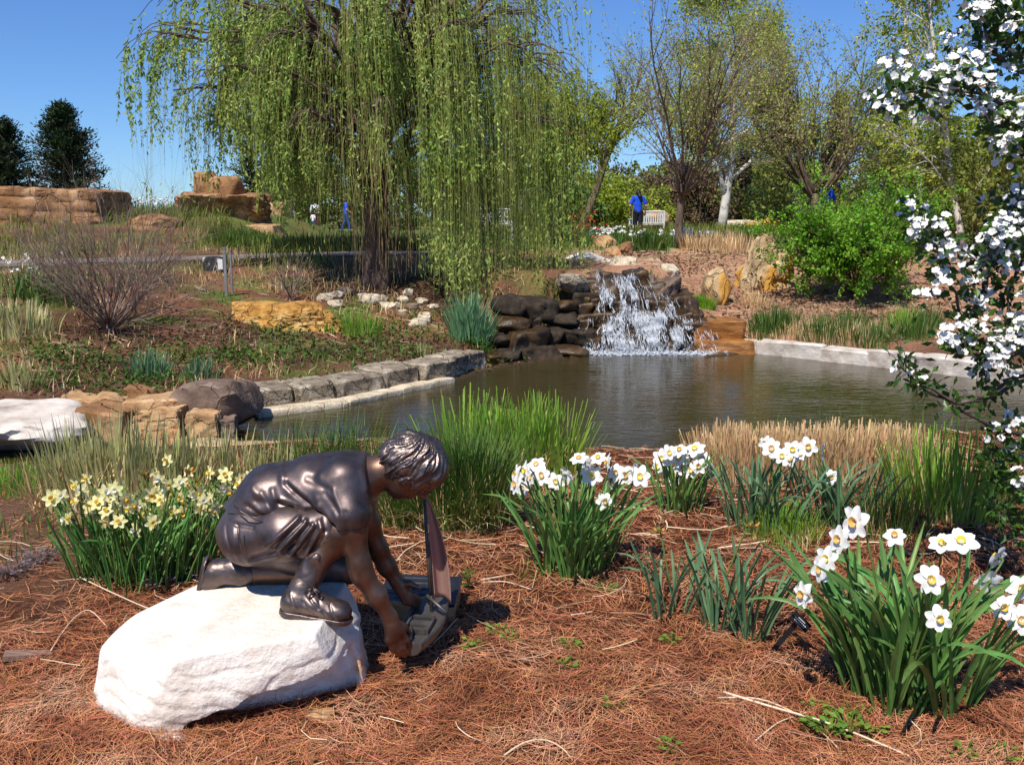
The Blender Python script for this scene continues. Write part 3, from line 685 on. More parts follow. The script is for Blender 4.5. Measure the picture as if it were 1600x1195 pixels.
# far left sandstone outcrops
pr('sandstone_ledge', -40, 182, 294, 352, 22, 1.0, m_rust, 'long brown sandstone ledge on the hill below the pines', 161, planes=BOXP, tilt=.06, soft=20, rough=.05, strata=.03, sub=5, low=.3)
pr('sandstone_slab', 268, 412, 301, 352, 25, .8, m_rust, 'massive rust coloured slab carrying two boulders', 162, planes=[((0,-.1,1),.9),((-1,-.2,.2),.9),((1,0,0),1),((0,-1,-.55),.72),((.5,-.8,-.3),.85),((0,1,0),1),((0,0,-1),.95)], soft=18, rough=.07, strata=.06, sub=5, low=.1)
pr('sandstone_boulder', 299, 348, 265, 304, 25, .42, m_rust, 'rough left boulder on top of the massive rust slab', 163, rough=.1)
pr('sandstone_boulder', 330, 386, 272, 305, 24.8, .42, m_rust, 'smooth rounded right boulder on top of the massive rust slab', 164, nplanes=9, soft=8)
pr('sandstone_ledge', 300, 440, 350, 368, 24, .6, m_tan, 'low tan ledge at the foot of the rust coloured slab', 165, planes=BOXP, tilt=.08, soft=14)
pr('sandstone_ledge', 196, 292, 332, 372, 21, .6, m_rust, 'sunken brown rock behind the bare twiggy shrub', 166, rough=.09, soft=10)
pr('sandstone_ledge', 405, 452, 315, 332, 46, .8, m_tan, 'far tan ledge behind the fan backed bench', 167, planes=BOXP, tilt=.08, soft=14)

# falling water
m_fall = bpy.data.materials.new('falling_water'); m_fall.use_nodes = True
b = m_fall.node_tree.nodes['Principled BSDF']; b.inputs['Base Color'].default_value = (.86, .9, .95, 1); b.inputs['Roughness'].default_value = .25; b.inputs['Specular IOR Level'].default_value = .5
b.inputs['Alpha'].default_value = .8
b.inputs['Subsurface Weight'].default_value = 0.0
rg = np.random.default_rng(8)
wxL = P(910, 500, 12.6)[0]; wxR = P(1094, 500, 12.6)[0]; wtL = P(922, 500, 13.1)[0]; wtR = P(1000, 500, 13.1)[0]
def wside(z):
    t = np.clip((z + .22) / .92, 0, 1); return lerp(wxL, wtL, t), lerp(wxR, wtR, t ** 2.8)
def yface(x, z):
    """front of the wet ledges at height z: irregular treads and risers"""
    zz = z + .10 * vnoise(np.stack([x * 3.1, 0 * x, 0 * x + 4.2], -1), 3)
    t = np.clip((zz + .20) / .80, 0, 1) * (ROWS - 1); i = np.floor(t); f = t - i
    return lerp(12.60, 13.33, (i + sm((f - .3) / .4)) / (ROWS - 1)) - .14
# separate rivulets wander down from the lip; strands of white water follow each
NS = 38; us = np.r_[.10, .16, .20, .5, .55, .6, .64, .68, .75, .8, rg.uniform(.3, 1, NS - 10)]; zk = np.linspace(.74, -.26, 14)
ztop = np.r_[np.full(10, .76), rg.uniform(-.05, .5, NS - 10)]
walk = np.cumsum(rg.normal(0, .035, (NS, 14)), 1) + np.linspace(0, 1, 14) * rg.normal(.03, .08, (NS, 1)); walk[:3] *= .5
n = 5200; sid = rg.choice(NS, n, p=np.r_[np.full(10, 1.7), np.full(NS - 10, 1.0)] / (17 + NS - 10)); k = 4; tt = np.linspace(0, 1, k)[None]
z1 = lerp(ztop[sid], -.2, rg.random(n) ** .85); ln = rg.uniform(.02, .14, n) * (1 + rg.random(n) ** 6); zz = np.maximum(z1[:, None] - ln[:, None] * tt, WATER - .02)
zm = zz.mean(1, keepdims=True) + .25 * (zz - zz.mean(1, keepdims=True)); uw = us[sid][:, None] + np.stack([np.interp(-zm[i], -zk, walk[sid[i]]) for i in range(n)])
dep_ = np.clip((.75 - zz) / 1.0, 0, 1); spread = (.012 + .028 * dep_ ** 1.5) * rg.normal(0, 1, (n, 1)) * np.where(rg.random((n, 1)) < .4, 3.2, 1)
x0_, x1_ = wside(zm); xx = lerp(x0_, x1_, np.clip(uw, 0, 1)) + spread + .01 * np.sin(zz * 37 + sid[:, None] * 9) + rg.normal(0, .005, zz.shape)
gp = fbm(np.stack([xx[:, 1] * 6.5, zz[:, 1] * 6.0, 0 * sid + 2.2], -1), 3, 15); kp = rg.random(n) < .06 + sm((gp + .18) / .5); xx, zz, sid = xx[kp], zz[kp], sid[kp]; n = len(xx)
yy = yface(xx, zz) - rg.uniform(0, .06, (n, 1)) - .05 * tt * (1 - tt)
Rr = (rg.uniform(.0012, .0042, n) * (1 + 1.2 * rg.random(n) ** 5))[:, None] * (1 - .85 * np.abs(tt * 2 - 1) ** 2) + .0008
MBW = MB(); MBW.add(*tubes(np.stack([xx, yy, zz], -1), Rr, 3)); dv = np.array([[1,0,0],[-1,0,0],[0,1,0],[0,-1,0],[0,0,1],[0,0,-1.]]); df = np.array([[0,2,4],[2,1,4],[1,3,4],[3,0,4],[2,0,5],[1,2,5],[3,1,5],[0,3,5]])
nd = 4200; sel = rg.integers(0, n, nd); kk_ = rg.integers(0, k, nd)
C = np.stack([xx[sel, kk_] + rg.normal(0, .03, nd), yy[sel, kk_] - rg.exponential(.05, nd), zz[sel, kk_] + np.abs(rg.normal(0, .03, nd))], -1); r = rg.uniform(.0015, .0048, nd)
MBW.add((C[:, None] + dv[None] * r[:, None, None]).reshape(-1, 3), (df[None] + (np.arange(nd) * len(dv))[:, None, None]).reshape(-1, 3))
nd = 2200; ud = np.clip(rg.uniform(-.06, 1.22, nd), -.1, 1.3); C = np.stack([lerp(wxL, wxR, ud), 12.42 + rg.normal(0, .05, nd) - .07 * rg.random(nd) * (1 - np.abs(ud - .5)), WATER + rg.exponential(.014, nd)], -1)
r = rg.uniform(.004, .016, nd)
MBW.add((C[:, None] + dv[None] * np.array([1.6, 1, .5]) * r[:, None, None]).reshape(-1, 3), (df[None] + (np.arange(nd) * len(dv))[:, None, None]).reshape(-1, 3))
Vf, Ff = MBW.get(); fall = obj('waterfall', Vf, Ff, m_fall, smooth=True); tag(fall, kind='stuff', label='white water cascading over dark steps into the pond', cat='waterfall')
# ------------------------------------------------------------------ bronze boy kneeling on the boulder
m_bz = mat('bronze_cloth', [(.07,.052,.05), (.16,.122,.116), (.27,.20,.17)], rough=.45, metal=.9, scale=7, detail=6, bump=.12, bscale=60, bdist=.006, rvar=.1)
m_bs = mat('bronze_skin', [(.09,.052,.036), (.18,.104,.073), (.27,.165,.12)], rough=.44, metal=.85, scale=8, detail=6, bump=.08, bscale=80, bdist=.004, rvar=.08)
m_bh = mat('bronze_hair', [(.10,.085,.085), (.19,.15,.135), (.27,.20,.165)], rough=.42, metal=.9, scale=10, detail=6, bump=.15, bscale=50, bdist=.006, rvar=.1)
m_bb = mat('bronze_boot', [(.08,.062,.06), (.15,.115,.105), (.23,.17,.145)], rough=.42, metal=.88, scale=12, detail=6, bump=.15, bscale=70, bdist=.006, rvar=.1)
BY = 3.07
st = thing('bronze_statue', 'dark bronze statue of a boy kneeling and lowering a toy sailboat', 'statue', (-.83, 3.0, .26))
hc = P(641, 727, BY + .01); hu = nrm([.86, 0, .51]); hf = nrm([.51, 0, -.86]); hs = np.array([0., 1, 0]); HA = np.stack([hu, hs, hf])
def hp(u, s_, f): return hc + hu * u + hs * s_ + hf * f
VOX = .005
# --- skin: head, neck, arms, knee and far leg as one continuous body
B = Sdf((-1.08, 2.72, .0), (-.15, 3.42, .98), VOX)
B.ell(hc, (.098, .078, .092), HA, k=.01)
B.ell(hp(-.048, 0, .032), (.058, .056, .056), HA, k=.03)          # jaw
B.ell(hp(-.085, 0, .055), (.022, .024, .02), HA, k=.02)           # chin
B.cone(hp(.012, 0, .088), hp(-.018, 0, .108), .009, .014, k=.012) # nose
B.cone(hp(.03, -.03, .083), hp(.03, .03, .083), .012, .012, k=.015)   # brow
B.cone(hp(-.047, -.018, .09), hp(-.047, .018, .09), .008, .008, k=.008)   # lips
B.cone(hp(-.057, -.014, .087), hp(-.057, .014, .087), .008, .008, k=.006)
for s_ in (-1, 1):
    B.ell(hp(.008, s_ * .03, .083), (.009, .014, .008), HA, k=.006) # closed lids
    B.ell(hp(-.005, s_ * .079, -.008), (.026, .010, .016), HA, k=.008) # ears
B.chain([hp(-.045, 0, -.02), P(590, 737, BY), P(560, 745, BY)], [.052, .047, .058], k=.03)
B.chain([P(556, 752, BY), P(480, 766, BY), P(400, 815, BY)], [.085, .085, .085], k=.03, ys=1.3)
# near arm and its five fingers
wN = P(609, 964, 2.95); 
B.chain([P(545, 775, 2.965), P(551, 825, 2.93), P(561, 880, 2.925), P(566, 897, 2.928), P(588, 930, 2.935), wN], [.044, .0425, .034, .034, .031, .0225], k=.025)
B.chain([wN, P(614, 983, 2.955)], [.0235, .026], k=.02, ys=.8)
kn = [P(628, 986, 2.965), P(621, 993, 2.955), P(613, 998, 2.945), P(606, 1000, 2.935)]
for q_ in kn: B.cone(P(612, 976, 2.95), q_, .017, .0125, k=.014)
fing = [[P(637, 1000, 2.975), P(642, 1010, 2.993)], [P(631, 1011, 2.965), P(640, 1020, 2.995)], [P(622, 1016, 2.955), P(633, 1025, 2.99)], [P(613, 1014, 2.945), P(624, 1023, 2.975)]]
for q_, (a, b_) in zip(kn, fing): B.chain([q_, a, b_], [.0105, .0092, .0078], k=.006)
B.chain([P(617, 971, 2.96), P(631, 978, 2.985), P(639, 986, 3.0)], [.014, .011, .009], k=.01)
# far arm, palm turned up beside the hull
wF = P(620, 907, 3.25)
B.chain([P(560, 760, 3.2), P(573, 815, 3.22), P(589, 856, 3.235), P(604, 884, 3.245), wF], [.05, .042, .035, .031, .023], k=.025)
B.chain([wF, P(627, 921, 3.25)], [.023, .026], k=.02)
for i in range(4):
    a = P(637 - i * 1.5, 922 + i * 6.2, 3.25 - .004 * i)
    B.cone(P(627, 917, 3.25), a, .017, .011, k=.014)
    B.chain([a, P(648 - i * 1.5, 928 + i * 5.4, 3.24), P(658 - i * 2, 935 + i * 4.5, 3.235)], [.0095, .009, .0075], k=.005)
B.chain([P(626, 912, 3.245), P(640, 911, 3.24), P(655, 918, 3.235)], [.015, .0115, .0088], k=.01)
# near leg: bare knee and shin; far leg under the shorts
B.chain([P(405, 838, 2.99), P(515, 826, 2.945), P(527, 833, 2.94), P(518, 850, 2.935), P(497, 872, 2.925), P(478, 912, 2.905), P(468, 938, 2.89)], [.07, .056, .05, .046, .043, .034, .032], k=.02)
B.chain([P(410, 840, 3.14), P(546, 886, 3.13), P(470, 893, 3.12), P(385, 893, 3.11)], [.07, .052, .052, .042], k=.02)
V, F = B.mesh(); V = relax(V, F, 2); obj('body', V, F, m_bs, st, smooth=True)
# --- hair: a shell over the skull with carved locks
Hh = Sdf(hc - .16, hc + .16, .0033)
Hh.ell(hp(.012, 0, -.006), (.104, .089, .100), HA, k=.01)
Hh.ell(hp(-.03, 0, -.055), (.05, .066, .045), HA, k=.03)
Hh.ell(hp(.055, 0, .035), (.055, .072, .06), HA, k=.03)
cutn = np.array([-.58, 0, -.81])
Hh.cut(cutn, hc + cutn * .040)
V, F = Hh.mesh(); V = relax(V, F, 2); N = vnormals(V, F)
w = nrm(np.array([.38, -.12, .9])); e1 = nrm(np.cross(w, [0, 1, 0])); e2 = np.cross(w, e1)
q = nrm(V - hc); th = np.arccos(np.clip(q @ w, -1, 1)); ph = np.arctan2(q @ e2, q @ e1) + .55 * th
ph = ph + .25 * vnoise(np.stack([np.cos(ph) * 2, np.sin(ph) * 2, th * 2], -1), 3)
rid = np.abs(fbm(np.stack([np.cos(ph) * 8, np.sin(ph) * 8, th * 1.6], -1), 2, 8)); fine = np.abs(vnoise(np.stack([np.cos(ph) * 24, np.sin(ph) * 24, th * 2.0], -1), 5))
edge = sm((th - .9) / 1.0)
V = V + N * ((.0125 * (rid - .35) + .006 * (fine - .4)) * sm(th / .35))[:, None]
V = V - cutn * (edge * .016 * vnoise(np.stack([np.cos(ph) * 7, np.sin(ph) * 7, th * 0], -1), 9) * sm(((V - hc) @ cutn - .015) / .02))[:, None]
obj('hair', V, F, m_bh, st, smooth=True)
def pxseg(V, N, segs, Yc=2.95, side=.35):
    out = np.zeros(len(V))
    for x0, y0, x1, y1, wd, am in segs:
        a = P(x0, y0, Yc)[[0, 2]]; b_ = P(x1, y1, Yc)[[0, 2]]; p = V[:, [0, 2]]; e = b_ - a
        t = ((p - a) @ e) / (e @ e); tc_ = np.clip(t, 0, 1); dd = np.linalg.norm(p - a - tc_[:, None] * e, axis=1)
        out += am * np.exp(-(dd / wd) ** 2) * sm((side - N[:, 1]) / .4)
    return out
# --- T-shirt
T = Sdf((-1.1, 2.72, .38), (-.35, 3.42, .95), VOX)
T.chain([P(384, 812, BY), P(425, 776, BY), P(495, 763, BY), P(552, 754, BY), P(572, 748, BY)], [.09, .098, .104, .098, .075], k=.04, ys=1.28)
T.chain([P(455, 768, 3.0), P(520, 772, 2.985), P(546, 800, 2.945), P(548, 826, 2.935)], [.054, .079, .067, .06], k=.008)
T.chain([P(538, 752, 2.985), P(548, 800, 2.94)], [.076, .064], k=.03)
T.chain([P(555, 758, 3.16), P(566, 800, 3.2), P(572, 826, 3.21)], [.07, .06, .056], k=.03)
T.cut((-.05, 0, -1), P(547, 818, 2.94))
T.cut(nrm(P(590, 737, BY) - P(560, 745, BY)), P(581, 739, BY))
T.cut(nrm([-.62, 0, -.5]), P(362, 796, BY))
V, F = T.mesh(); V = relax(V, F, 2); N = vnormals(V, F)
segs = [(447,757,527,812,.009,-.016),(440,752,520,800,.014,.006),(405,795,470,812,.012,.007),(400,780,455,790,.012,-.007),(420,805,500,806,.01,-.006),(455,800,505,785,.012,.006),(470,790,515,800,.01,-.006),
        (560,716,575,762,.008,.004),(395,765,430,800,.012,.006),(430,740,455,765,.012,.005),(500,775,530,812,.012,.006),(545,790,552,818,.01,-.004),(530,790,540,818,.01,.004),(425,765,440,800,.009,-.006),(455,735,500,742,.014,.004),(480,748,520,760,.01,-.004),(410,770,425,790,.008,.006),(435,785,470,800,.007,-.006),(440,778,478,790,.007,.006),(512,765,535,790,.009,-.004),(525,760,545,800,.009,.004),(385,790,415,803,.007,-.006),(470,715,520,712,.012,.003)]
V = V + N * (pxseg(V, N, segs) + .0045 * fbm(V * np.array([6, 6, 9]), 2, 4) + .0008 * fbm(V * 24, 2, 6))[:, None]
obj('t_shirt', V, F, m_bz, st, smooth=True)
# --- shorts with gathered cloth
T = Sdf((-1.12, 2.72, .25), (-.45, 3.42, .72), VOX)
T.chain([P(402, 800, BY), P(384, 828, BY)], [.085, .092], k=.04, ys=1.35)
T.chain([P(392, 840, 2.995), P(450, 832, 2.96), P(506, 824, 2.945)], [.090, .083, .068], k=.035)
T.chain([P(392, 845, 3.14), P(470, 868, 3.14), P(538, 884, 3.135)], [.088, .078, .066], k=.03)
T.cut(nrm(P(527, 838, 2.94) - P(455, 822, 2.94)), P(517, 833, 2.94)) if False else None
V, F = T.mesh(); V = relax(V, F, 2); N = vnormals(V, F)
segs = []
pass
for i in range(8): segs.append((472 + i * 6, 802 + i * 2 + (i % 2) * 3, 425 + i * 9, 842 + i * 3.2, .0065, (-.010 if i % 2 else .010)))
segs += [(350,822,372,872,.006,-.005),(372,818,380,868,.006,-.005),(350,815,400,818,.006,-.005),(395,872,440,858,.01,.008),(400,865,470,838,.008,-.008),(440,875,500,850,.009,.006),(505,806,528,846,.007,.007),(510,800,524,850,.004,-.003)]
V = V + N * (pxseg(V, N, segs, side=.5) + .003 * fbm(V * 10, 2, 14))[:, None]
obj('shorts', V, F, m_bz, st, smooth=True)
# belt seam and pocket stitching as raised cords
mb = MB()
for pts in ([(366,790,2.93),(378,800,2.905),(400,812,2.905),(425,820,2.915)], [(372,822,2.885),(374,842,2.878),(378,862,2.888)]):
    mb.add(*tube1([P(*p) for p in pts], .0025, 5))
# --- socks and boots
def boot(name, sdf, folds=.0025, seed=1):
    V, F = sdf.mesh(); V = relax(V, F, 1); N = vnormals(V, F); V = V + N * (folds * fbm(V * 22, 3, seed))[:, None]
    return obj(name, V, F, m_bb, st, smooth=True)
T = Sdf((-.78, 2.8, .28), (-.55, 3.0, .52), .0036)
T.chain([P(496, 870, 2.925), P(484, 898, 2.912), P(472, 925, 2.895)], [.0475, .042, .037], k=.01)
T.cut(nrm(P(500, 862, 2.93) - P(474, 925, 2.9)), P(494, 872, 2.925))
T.cone(P(494.5, 869, 2.885), P(494.5, 871, 2.96), .012, .012, k=.02)
V, F = T.mesh(); N = vnormals(V, F); V = relax(V, F, 1)
V = V + N * (.0018 * np.sin((V @ nrm([.5, .2, .1])) * 700) * 0 + .0035 * np.abs(fbm(V * np.array([40, 40, 14]), 2, 3)))[:, None]
obj('sock', V, F, m_bz, st, smooth=True)
fd = nrm(P(545, 957, 2.87) - P(455, 945, 2.87)); fy = np.array([0, 1., 0]); fu = nrm(np.cross(fd, fy)); FA = np.stack([fd, fy, fu])
T = Sdf((-.83, 2.74, .2), (-.45, 3.02, .48), .0036)
h0 = P(460, 940, 2.875)
T.chain([P(473, 918, 2.893), P(463, 938, 2.88)], [.043, .041], k=.02)
T.chain([P(458, 941, 2.878), P(490, 943, 2.873), P(516, 950, 2.868), P(534, 955, 2.865)], [.036, .034, .030, .026], k=.025, ys=1.12)
T.ell(P(530, 954, 2.866), (.038, .04, .027), FA, k=.02)
bot = P(497, 963, 2.872)
T.cut(-fu, bot + fu * .004)
V, F = T.mesh(); V = relax(V, F, 1); N = vnormals(V, F)
segs = [(480,925,500,945,.004,-.004),(476,935,492,955,.003,-.003),(500,935,512,958,.003,-.003),(518,940,526,962,.004,-.003),(455,925,468,950,.004,.003)]
V = V + N * (pxseg(V, N, segs, 2.86) + .002 * fbm(V * 25, 3, 8))[:, None]
bo = obj('boot', V, F, m_bb, st, smooth=True)
T = Sdf((-.83, 2.74, .18), (-.42, 3.02, .36), .0034)
def flatchain(pts, rs):
    for a, b_, r0_, r1_ in zip(pts[:-1], pts[1:], rs[:-1], rs[1:]):
        T.cone(a, b_, r0_, r1_, k=.02, ys=1.0)
flatchain([P(456, 956, 2.878), P(492, 958, 2.873), P(532, 960, 2.866)], [.040, .038, .043])
T.cut(-fu, bot - fu * .006); T.cut(fu, bot + fu * .013)
V, F = T.mesh(); V = relax(V, F, 1); obj('sole', V, F, m_bb, bo, smooth=True)
mb2 = MB()
for i in range(4):
    c0 = P(487 + i * 7.5, 921 + i * 7.0, 2.845 - i * .002); c1 = P(494 + i * 7.5, 917 + i * 7.2, 2.89)
    mb2.add(*tube1([c0, (c0 + c1) / 2 + fu * .004, c1], .003, 5))
for dx, dy, ex, ey in ((-7, 3, -9, 9), (6, 4, 12, 8), (-3, 8, -6, 16), (5, 8, 9, 14)):
    mb2.add(*tube1([P(489, 918, 2.846), P(489 + dx, 918 + dy, 2.838), P(489 + ex, 918 + ey, 2.842)], .003, 5))
obj('laces', *mb2.get(), m_bb, bo, smooth=True)
# far boot lies on its toe behind the boy
T = Sdf((-1.12, 2.95, .2), (-.8, 3.28, .45), .0036)
T.chain([P(392, 893, 3.11), P(372, 892, 3.105)], [.046, .047], k=.02)
T.chain([P(370, 890, 3.105), P(338, 895, 3.1), P(326, 905, 3.1)], [.046, .043, .040], k=.02)
sn = nrm(P(308, 898, 3.1) - P(338, 905, 3.1)); T.cut(sn, P(320, 900, 3.1))
V, F = T.mesh(); V = relax(V, F, 1); N = vnormals(V, F); V = V + N * (.0025 * fbm(V * 24, 3, 2))[:, None]
bo2 = obj('boot', V, F, m_bb, st, smooth=True)
T = Sdf((-1.12, 2.95, .2), (-.9, 3.28, .45), .0034)
T.chain([P(331, 886, 3.1), P(322, 916, 3.1)], [.043, .038], k=.01); T.cut(sn, P(314, 901, 3.1)); T.cut(-sn, P(321, 903, 3.1))
V, F = T.mesh(); V = relax(V, F, 1); obj('sole', V, F, m_bb, bo2, smooth=True)
obj('seam', *mb.get(), m_bz, st, smooth=True)

# ------------------------------------------------------------------ toy sailboat in his hands
m_boat = mat('bronze_boat', [(.09,.08,.075), (.15,.135,.125), (.22,.2,.18)], rough=.5, metal=.75, scale=14, bump=.15, bscale=90, bdist=.004, rvar=.1)
m_sail = mat('bronze_sail', [(.42,.24,.19), (.52,.31,.25)], rough=.5, metal=.45, scale=8, bump=.08, bscale=50, bdist=.004)
sA = P(640, 1004, 2.985); sB = P(688, 922, 3.36); bx = nrm(sB - sA); BL = np.linalg.norm(sB - sA)
bz0 = nrm(np.array([-.05, -.25, 1.0])); by_ = nrm(np.cross(bz0, bx)); bz = np.cross(bx, by_)
def bt(u, v, w): return sA + bx * u * BL + by_ * v + bz * w
boat = thing('toy_sailboat', 'bronze toy sailboat with a tall narrow sail held by the boy', 'toy boat', bt(.5, 0, -.06))
def hw(u): return .068 * (np.clip(u, 0, 1) * 0 + np.sin(np.pi * (0.16 + .84 * u) ** .9) ** .6)
us = np.linspace(0, 1, 22); ring = []
for u in us:
    hw_ = max(float(.072 * (math.sin(math.pi * min(max(.13 + .85 * u, 0), .985)) ** .62)), .004)
    dp = .062 * (math.sin(math.pi * min(.2 + .75 * u, .98)) ** .5)
    row = []
    for a in np.linspace(0, math.pi, 13): row.append(bt(u, -hw_ * math.cos(a) * (1 if True else 0), -dp * math.sin(a) ** .8))
    for v_ in (.93, .80, .5, 0, -.5, -.80, -.93):
        lipz = 0.006 if abs(v_) > .9 else -.004
        row.append(bt(u, hw_ * v_, lipz if 0.02 < u < .98 else 0))
    ring.append(row)
R_ = np.array(ring); nu, nv = R_.shape[:2]; idx = np.arange(nu * nv).reshape(nu, nv); nx2 = np.roll(idx, -1, 1)
Fh = np.stack([idx[:-1], nx2[:-1], nx2[1:], idx[1:]], -1).reshape(-1, 4)
c0 = idx[0]; c1 = idx[-1]; caps = [np.stack([c0[:1].repeat(nv - 2), c0[2:], c0[1:-1]], -1), np.stack([c1[:1].repeat(nv - 2), c1[1:-1], c1[2:]], -1)]
hull = obj('hull', R_.reshape(-1, 3), [Fh[:, ::-1]] + caps, m_boat, boat, smooth=True); shade_auto(hull, 40)
RB = np.stack([bx, by_, bz], 1); mb = MB()
for (u, v, sx, sy) in ((.18, 0, .012, .07), (.42, 0, .012, .085), (.30, .04, .10, .008), (.30, -.04, .10, .008)): mb.add(*box(bt(u, v, .006), (sx, sy, .016), RB))
obj('cockpit_coaming', *mb.get(), m_boat, boat)
obj('bench', *box(bt(.34, 0, .002), (.03, .07, .008), RB), m_boat, boat)
obj('tiller', *tube1([bt(.03, 0, .004), bt(.06, .004, .018), bt(.16, .01, .022)], .005, 6), m_boat, boat, smooth=True)
obj('deck_ring', *rockV(bt(.22, -.01, .006), (.014, .014, .006), 3, sub=2, rough=.02), m_boat, boat, smooth=True)
mB = bt(.60, -.012, 0); mT = P(662, 770, mB[1] - .005)
mast = obj('mast', *tube1([mB - bz * .02, lerp(mB, mT, .5), mT], [.0075, .007, .005], 8), m_boat, boat, smooth=True)
bE = P(698, 957, mB[1] - .07); bS = P(667, 930, mB[1] - .01)
obj('boom', *tube1([bS, lerp(bS, bE, .5), bE], [.007, .006, .006], 8), m_boat, boat, smooth=True)
obj('mast_collar', *tube1([lerp(mB, mT, .06), lerp(mB, mT, .13)], [.014, .012], 8), m_boat, boat, smooth=True)
obj('rigging_line', *tube1([lerp(mB, mT, .08) + [.006, -.01, 0], lerp(mB, mT, .5) + [.007, -.009, 0], lerp(mB, mT, .95) + [.003, -.006, 0]], .0022, 5), m_boat, boat, smooth=True)
# sail: a thin curved solid between mast and boom, bellied away from the boy
nu, nv = 20, 8; Gs = np.zeros((nu, nv, 3))
for i in range(nu):
    t = i / (nu - 1); a = lerp(lerp(mB, mT, .10), lerp(mB, mT, .985), t) + [.007, 0.004, 0]
    wd = (1 - t ** 1.5) ** .8; e = lerp(lerp(mB, mT, .10), bE + [.004, .055, .006], 1) - lerp(mB, mT, .10)
    for j in range(nv):
        s_ = j / (nv - 1); Gs[i, j] = a + e * s_ * wd + np.array([0, 1, 0]) * (.035 * math.sin(math.pi * s_) * wd) + np.array([.012, 0, 0]) * math.sin(math.pi * t) * s_
Vs = np.concatenate([Gs.reshape(-1, 3), Gs.reshape(-1, 3) + [0.0, .006, 0]]); ix = np.arange(nu * nv).reshape(nu, nv)
q = np.stack([ix[:-1, :-1], ix[:-1, 1:], ix[1:, 1:], ix[1:, :-1]], -1).reshape(-1, 4); off = nu * nv
rim = np.concatenate([ix[0, :], ix[1:, -1], ix[-1, -2::-1], ix[-2:0:-1, 0]]); rn = np.roll(rim, -1)
obj('sail', Vs, [q, q[:, ::-1] + off, np.stack([rim, rim + off, rn + off, rn], -1)], m_sail, boat, smooth=True)

# plaque on a low stone behind the boat
m_pl = mat('plaque_metal', [(.06,.06,.065), (.11,.11,.12)], rough=.3, metal=.8, scale=20, bump=.1)
pl = thing('plaque', 'low metal plaque on a tan stone block in the straw behind the sailboat', 'plaque', G(655, 965))
pc = G(655, 962); Rp = np.array(Matrix.Rotation(-.12, 3, 'Z') @ Matrix.Rotation(.18, 3, 'X'))
obj('stone_base', *rockV(pc + [0, .06, .02], (.155, .11, .045), 71, sub=3, planes=BOXP, tilt=.04, soft=18, rough=.03), m_tan, pl, smooth=True)
obj('plate', *box(pc + [0, .06, .076], (.30, .2, .012), Rp), m_pl, pl)
mb = MB()
for i in range(5): mb.add(*box(pc + Rp @ np.array([-.02 * (i % 2), .07 - i * .035, 0]) + [0, .06, .0835], (.2 - .03 * (i % 3), .008, .002), Rp))
obj('raised_lettering', *mb.get(), m_boat, pl)
# ------------------------------------------------------------------ pine straw, grasses, daffodils
m_needle = mat('pine_needles', [S(142,84,54), S(186,120,82), S(208,158,122)], rough=.75, scale=3.0, detail=5, rnd='island', rv=.55, rh=.02, spec=.25)
m_strawp = mat('dry_straw', [S(196,170,134), S(232,214,182)], rough=.8, scale=3, rnd='island', rv=.25, rh=.02)
m_dleaf = mat('daffodil_leaf', [S(84,122,58), S(110,152,78), S(144,178,106)], rough=.42, scale=7, detail=3, stretch=(1, 1, .25), rnd='object', rv=.28, rh=.025, transl=.28, spec=.4)
m_dleafb = mat('daffodil_leaf_blue', [S(78,114,78), S(104,140,98), S(130,160,114)], rough=.45, scale=7, detail=3, stretch=(1, 1, .25), rnd='object', rv=.25, rh=.02, transl=.25, spec=.4)
m_petw = mat('white_petal', [(.84,.83,.77), (.88,.87,.83)], rough=.6, scale=20, transl=.15, spec=.2)
m_pety = mat('yellow_petal', [S(238,222,120), S(244,236,170), S(248,244,206)], rough=.6, scale=3, transl=.3, spec=.2, rnd='object', rv=.12, rh=.012)
m_cory = mat('yellow_corona', [S(236,196,60), S(246,216,96)], rough=.6, scale=20, transl=.3, rnd='object', rv=.2, rh=.015)
m_coro = mat('orange_corona', [S(226,160,60), S(240,206,120)], rough=.6, scale=20, transl=.3)
m_wilt = mat('wilted_petal', [S(190,136,62), S(222,176,96)], rough=.8, scale=20, transl=.3)
m_stem = mat('flower_stem', [S(84,112,50), S(120,142,72)], rough=.5, scale=10, transl=.1)
m_gdark = mat('dark_grass', [S(58,86,34), S(86,116,48), S(120,142,70)], rough=.5, scale=2, rnd='island', rv=.45, rh=.03, transl=.3, spec=.35)
m_gbrt = mat('bright_sedge', [S(104,146,46), S(136,172,62), S(168,192,92)], rough=.5, scale=2, rnd='island', rv=.3, rh=.025, transl=.35, spec=.35)
m_giris = mat('iris_blades', [S(146,148,86), S(180,178,118), S(214,202,154)], rough=.5, scale=2, rnd='island', rv=.3, rh=.03, transl=.35, spec=.35)
m_gdry = mat('dry_grass', [S(184,146,100), S(216,182,134), S(232,208,166)], rough=.8, scale=2, rnd='island', rv=.35, rh=.02, transl=.2)
m_weed = mat('weed_leaf', [S(92,122,40), S(128,158,62)], rough=.55, scale=5, rnd='island', rv=.3, rh=.02, transl=.3)
m_purp = mat('purple_weed', [S(104,92,98), S(126,112,112)], rough=.7, scale=8, rnd='island', rv=.3, rh=.03, transl=.2)

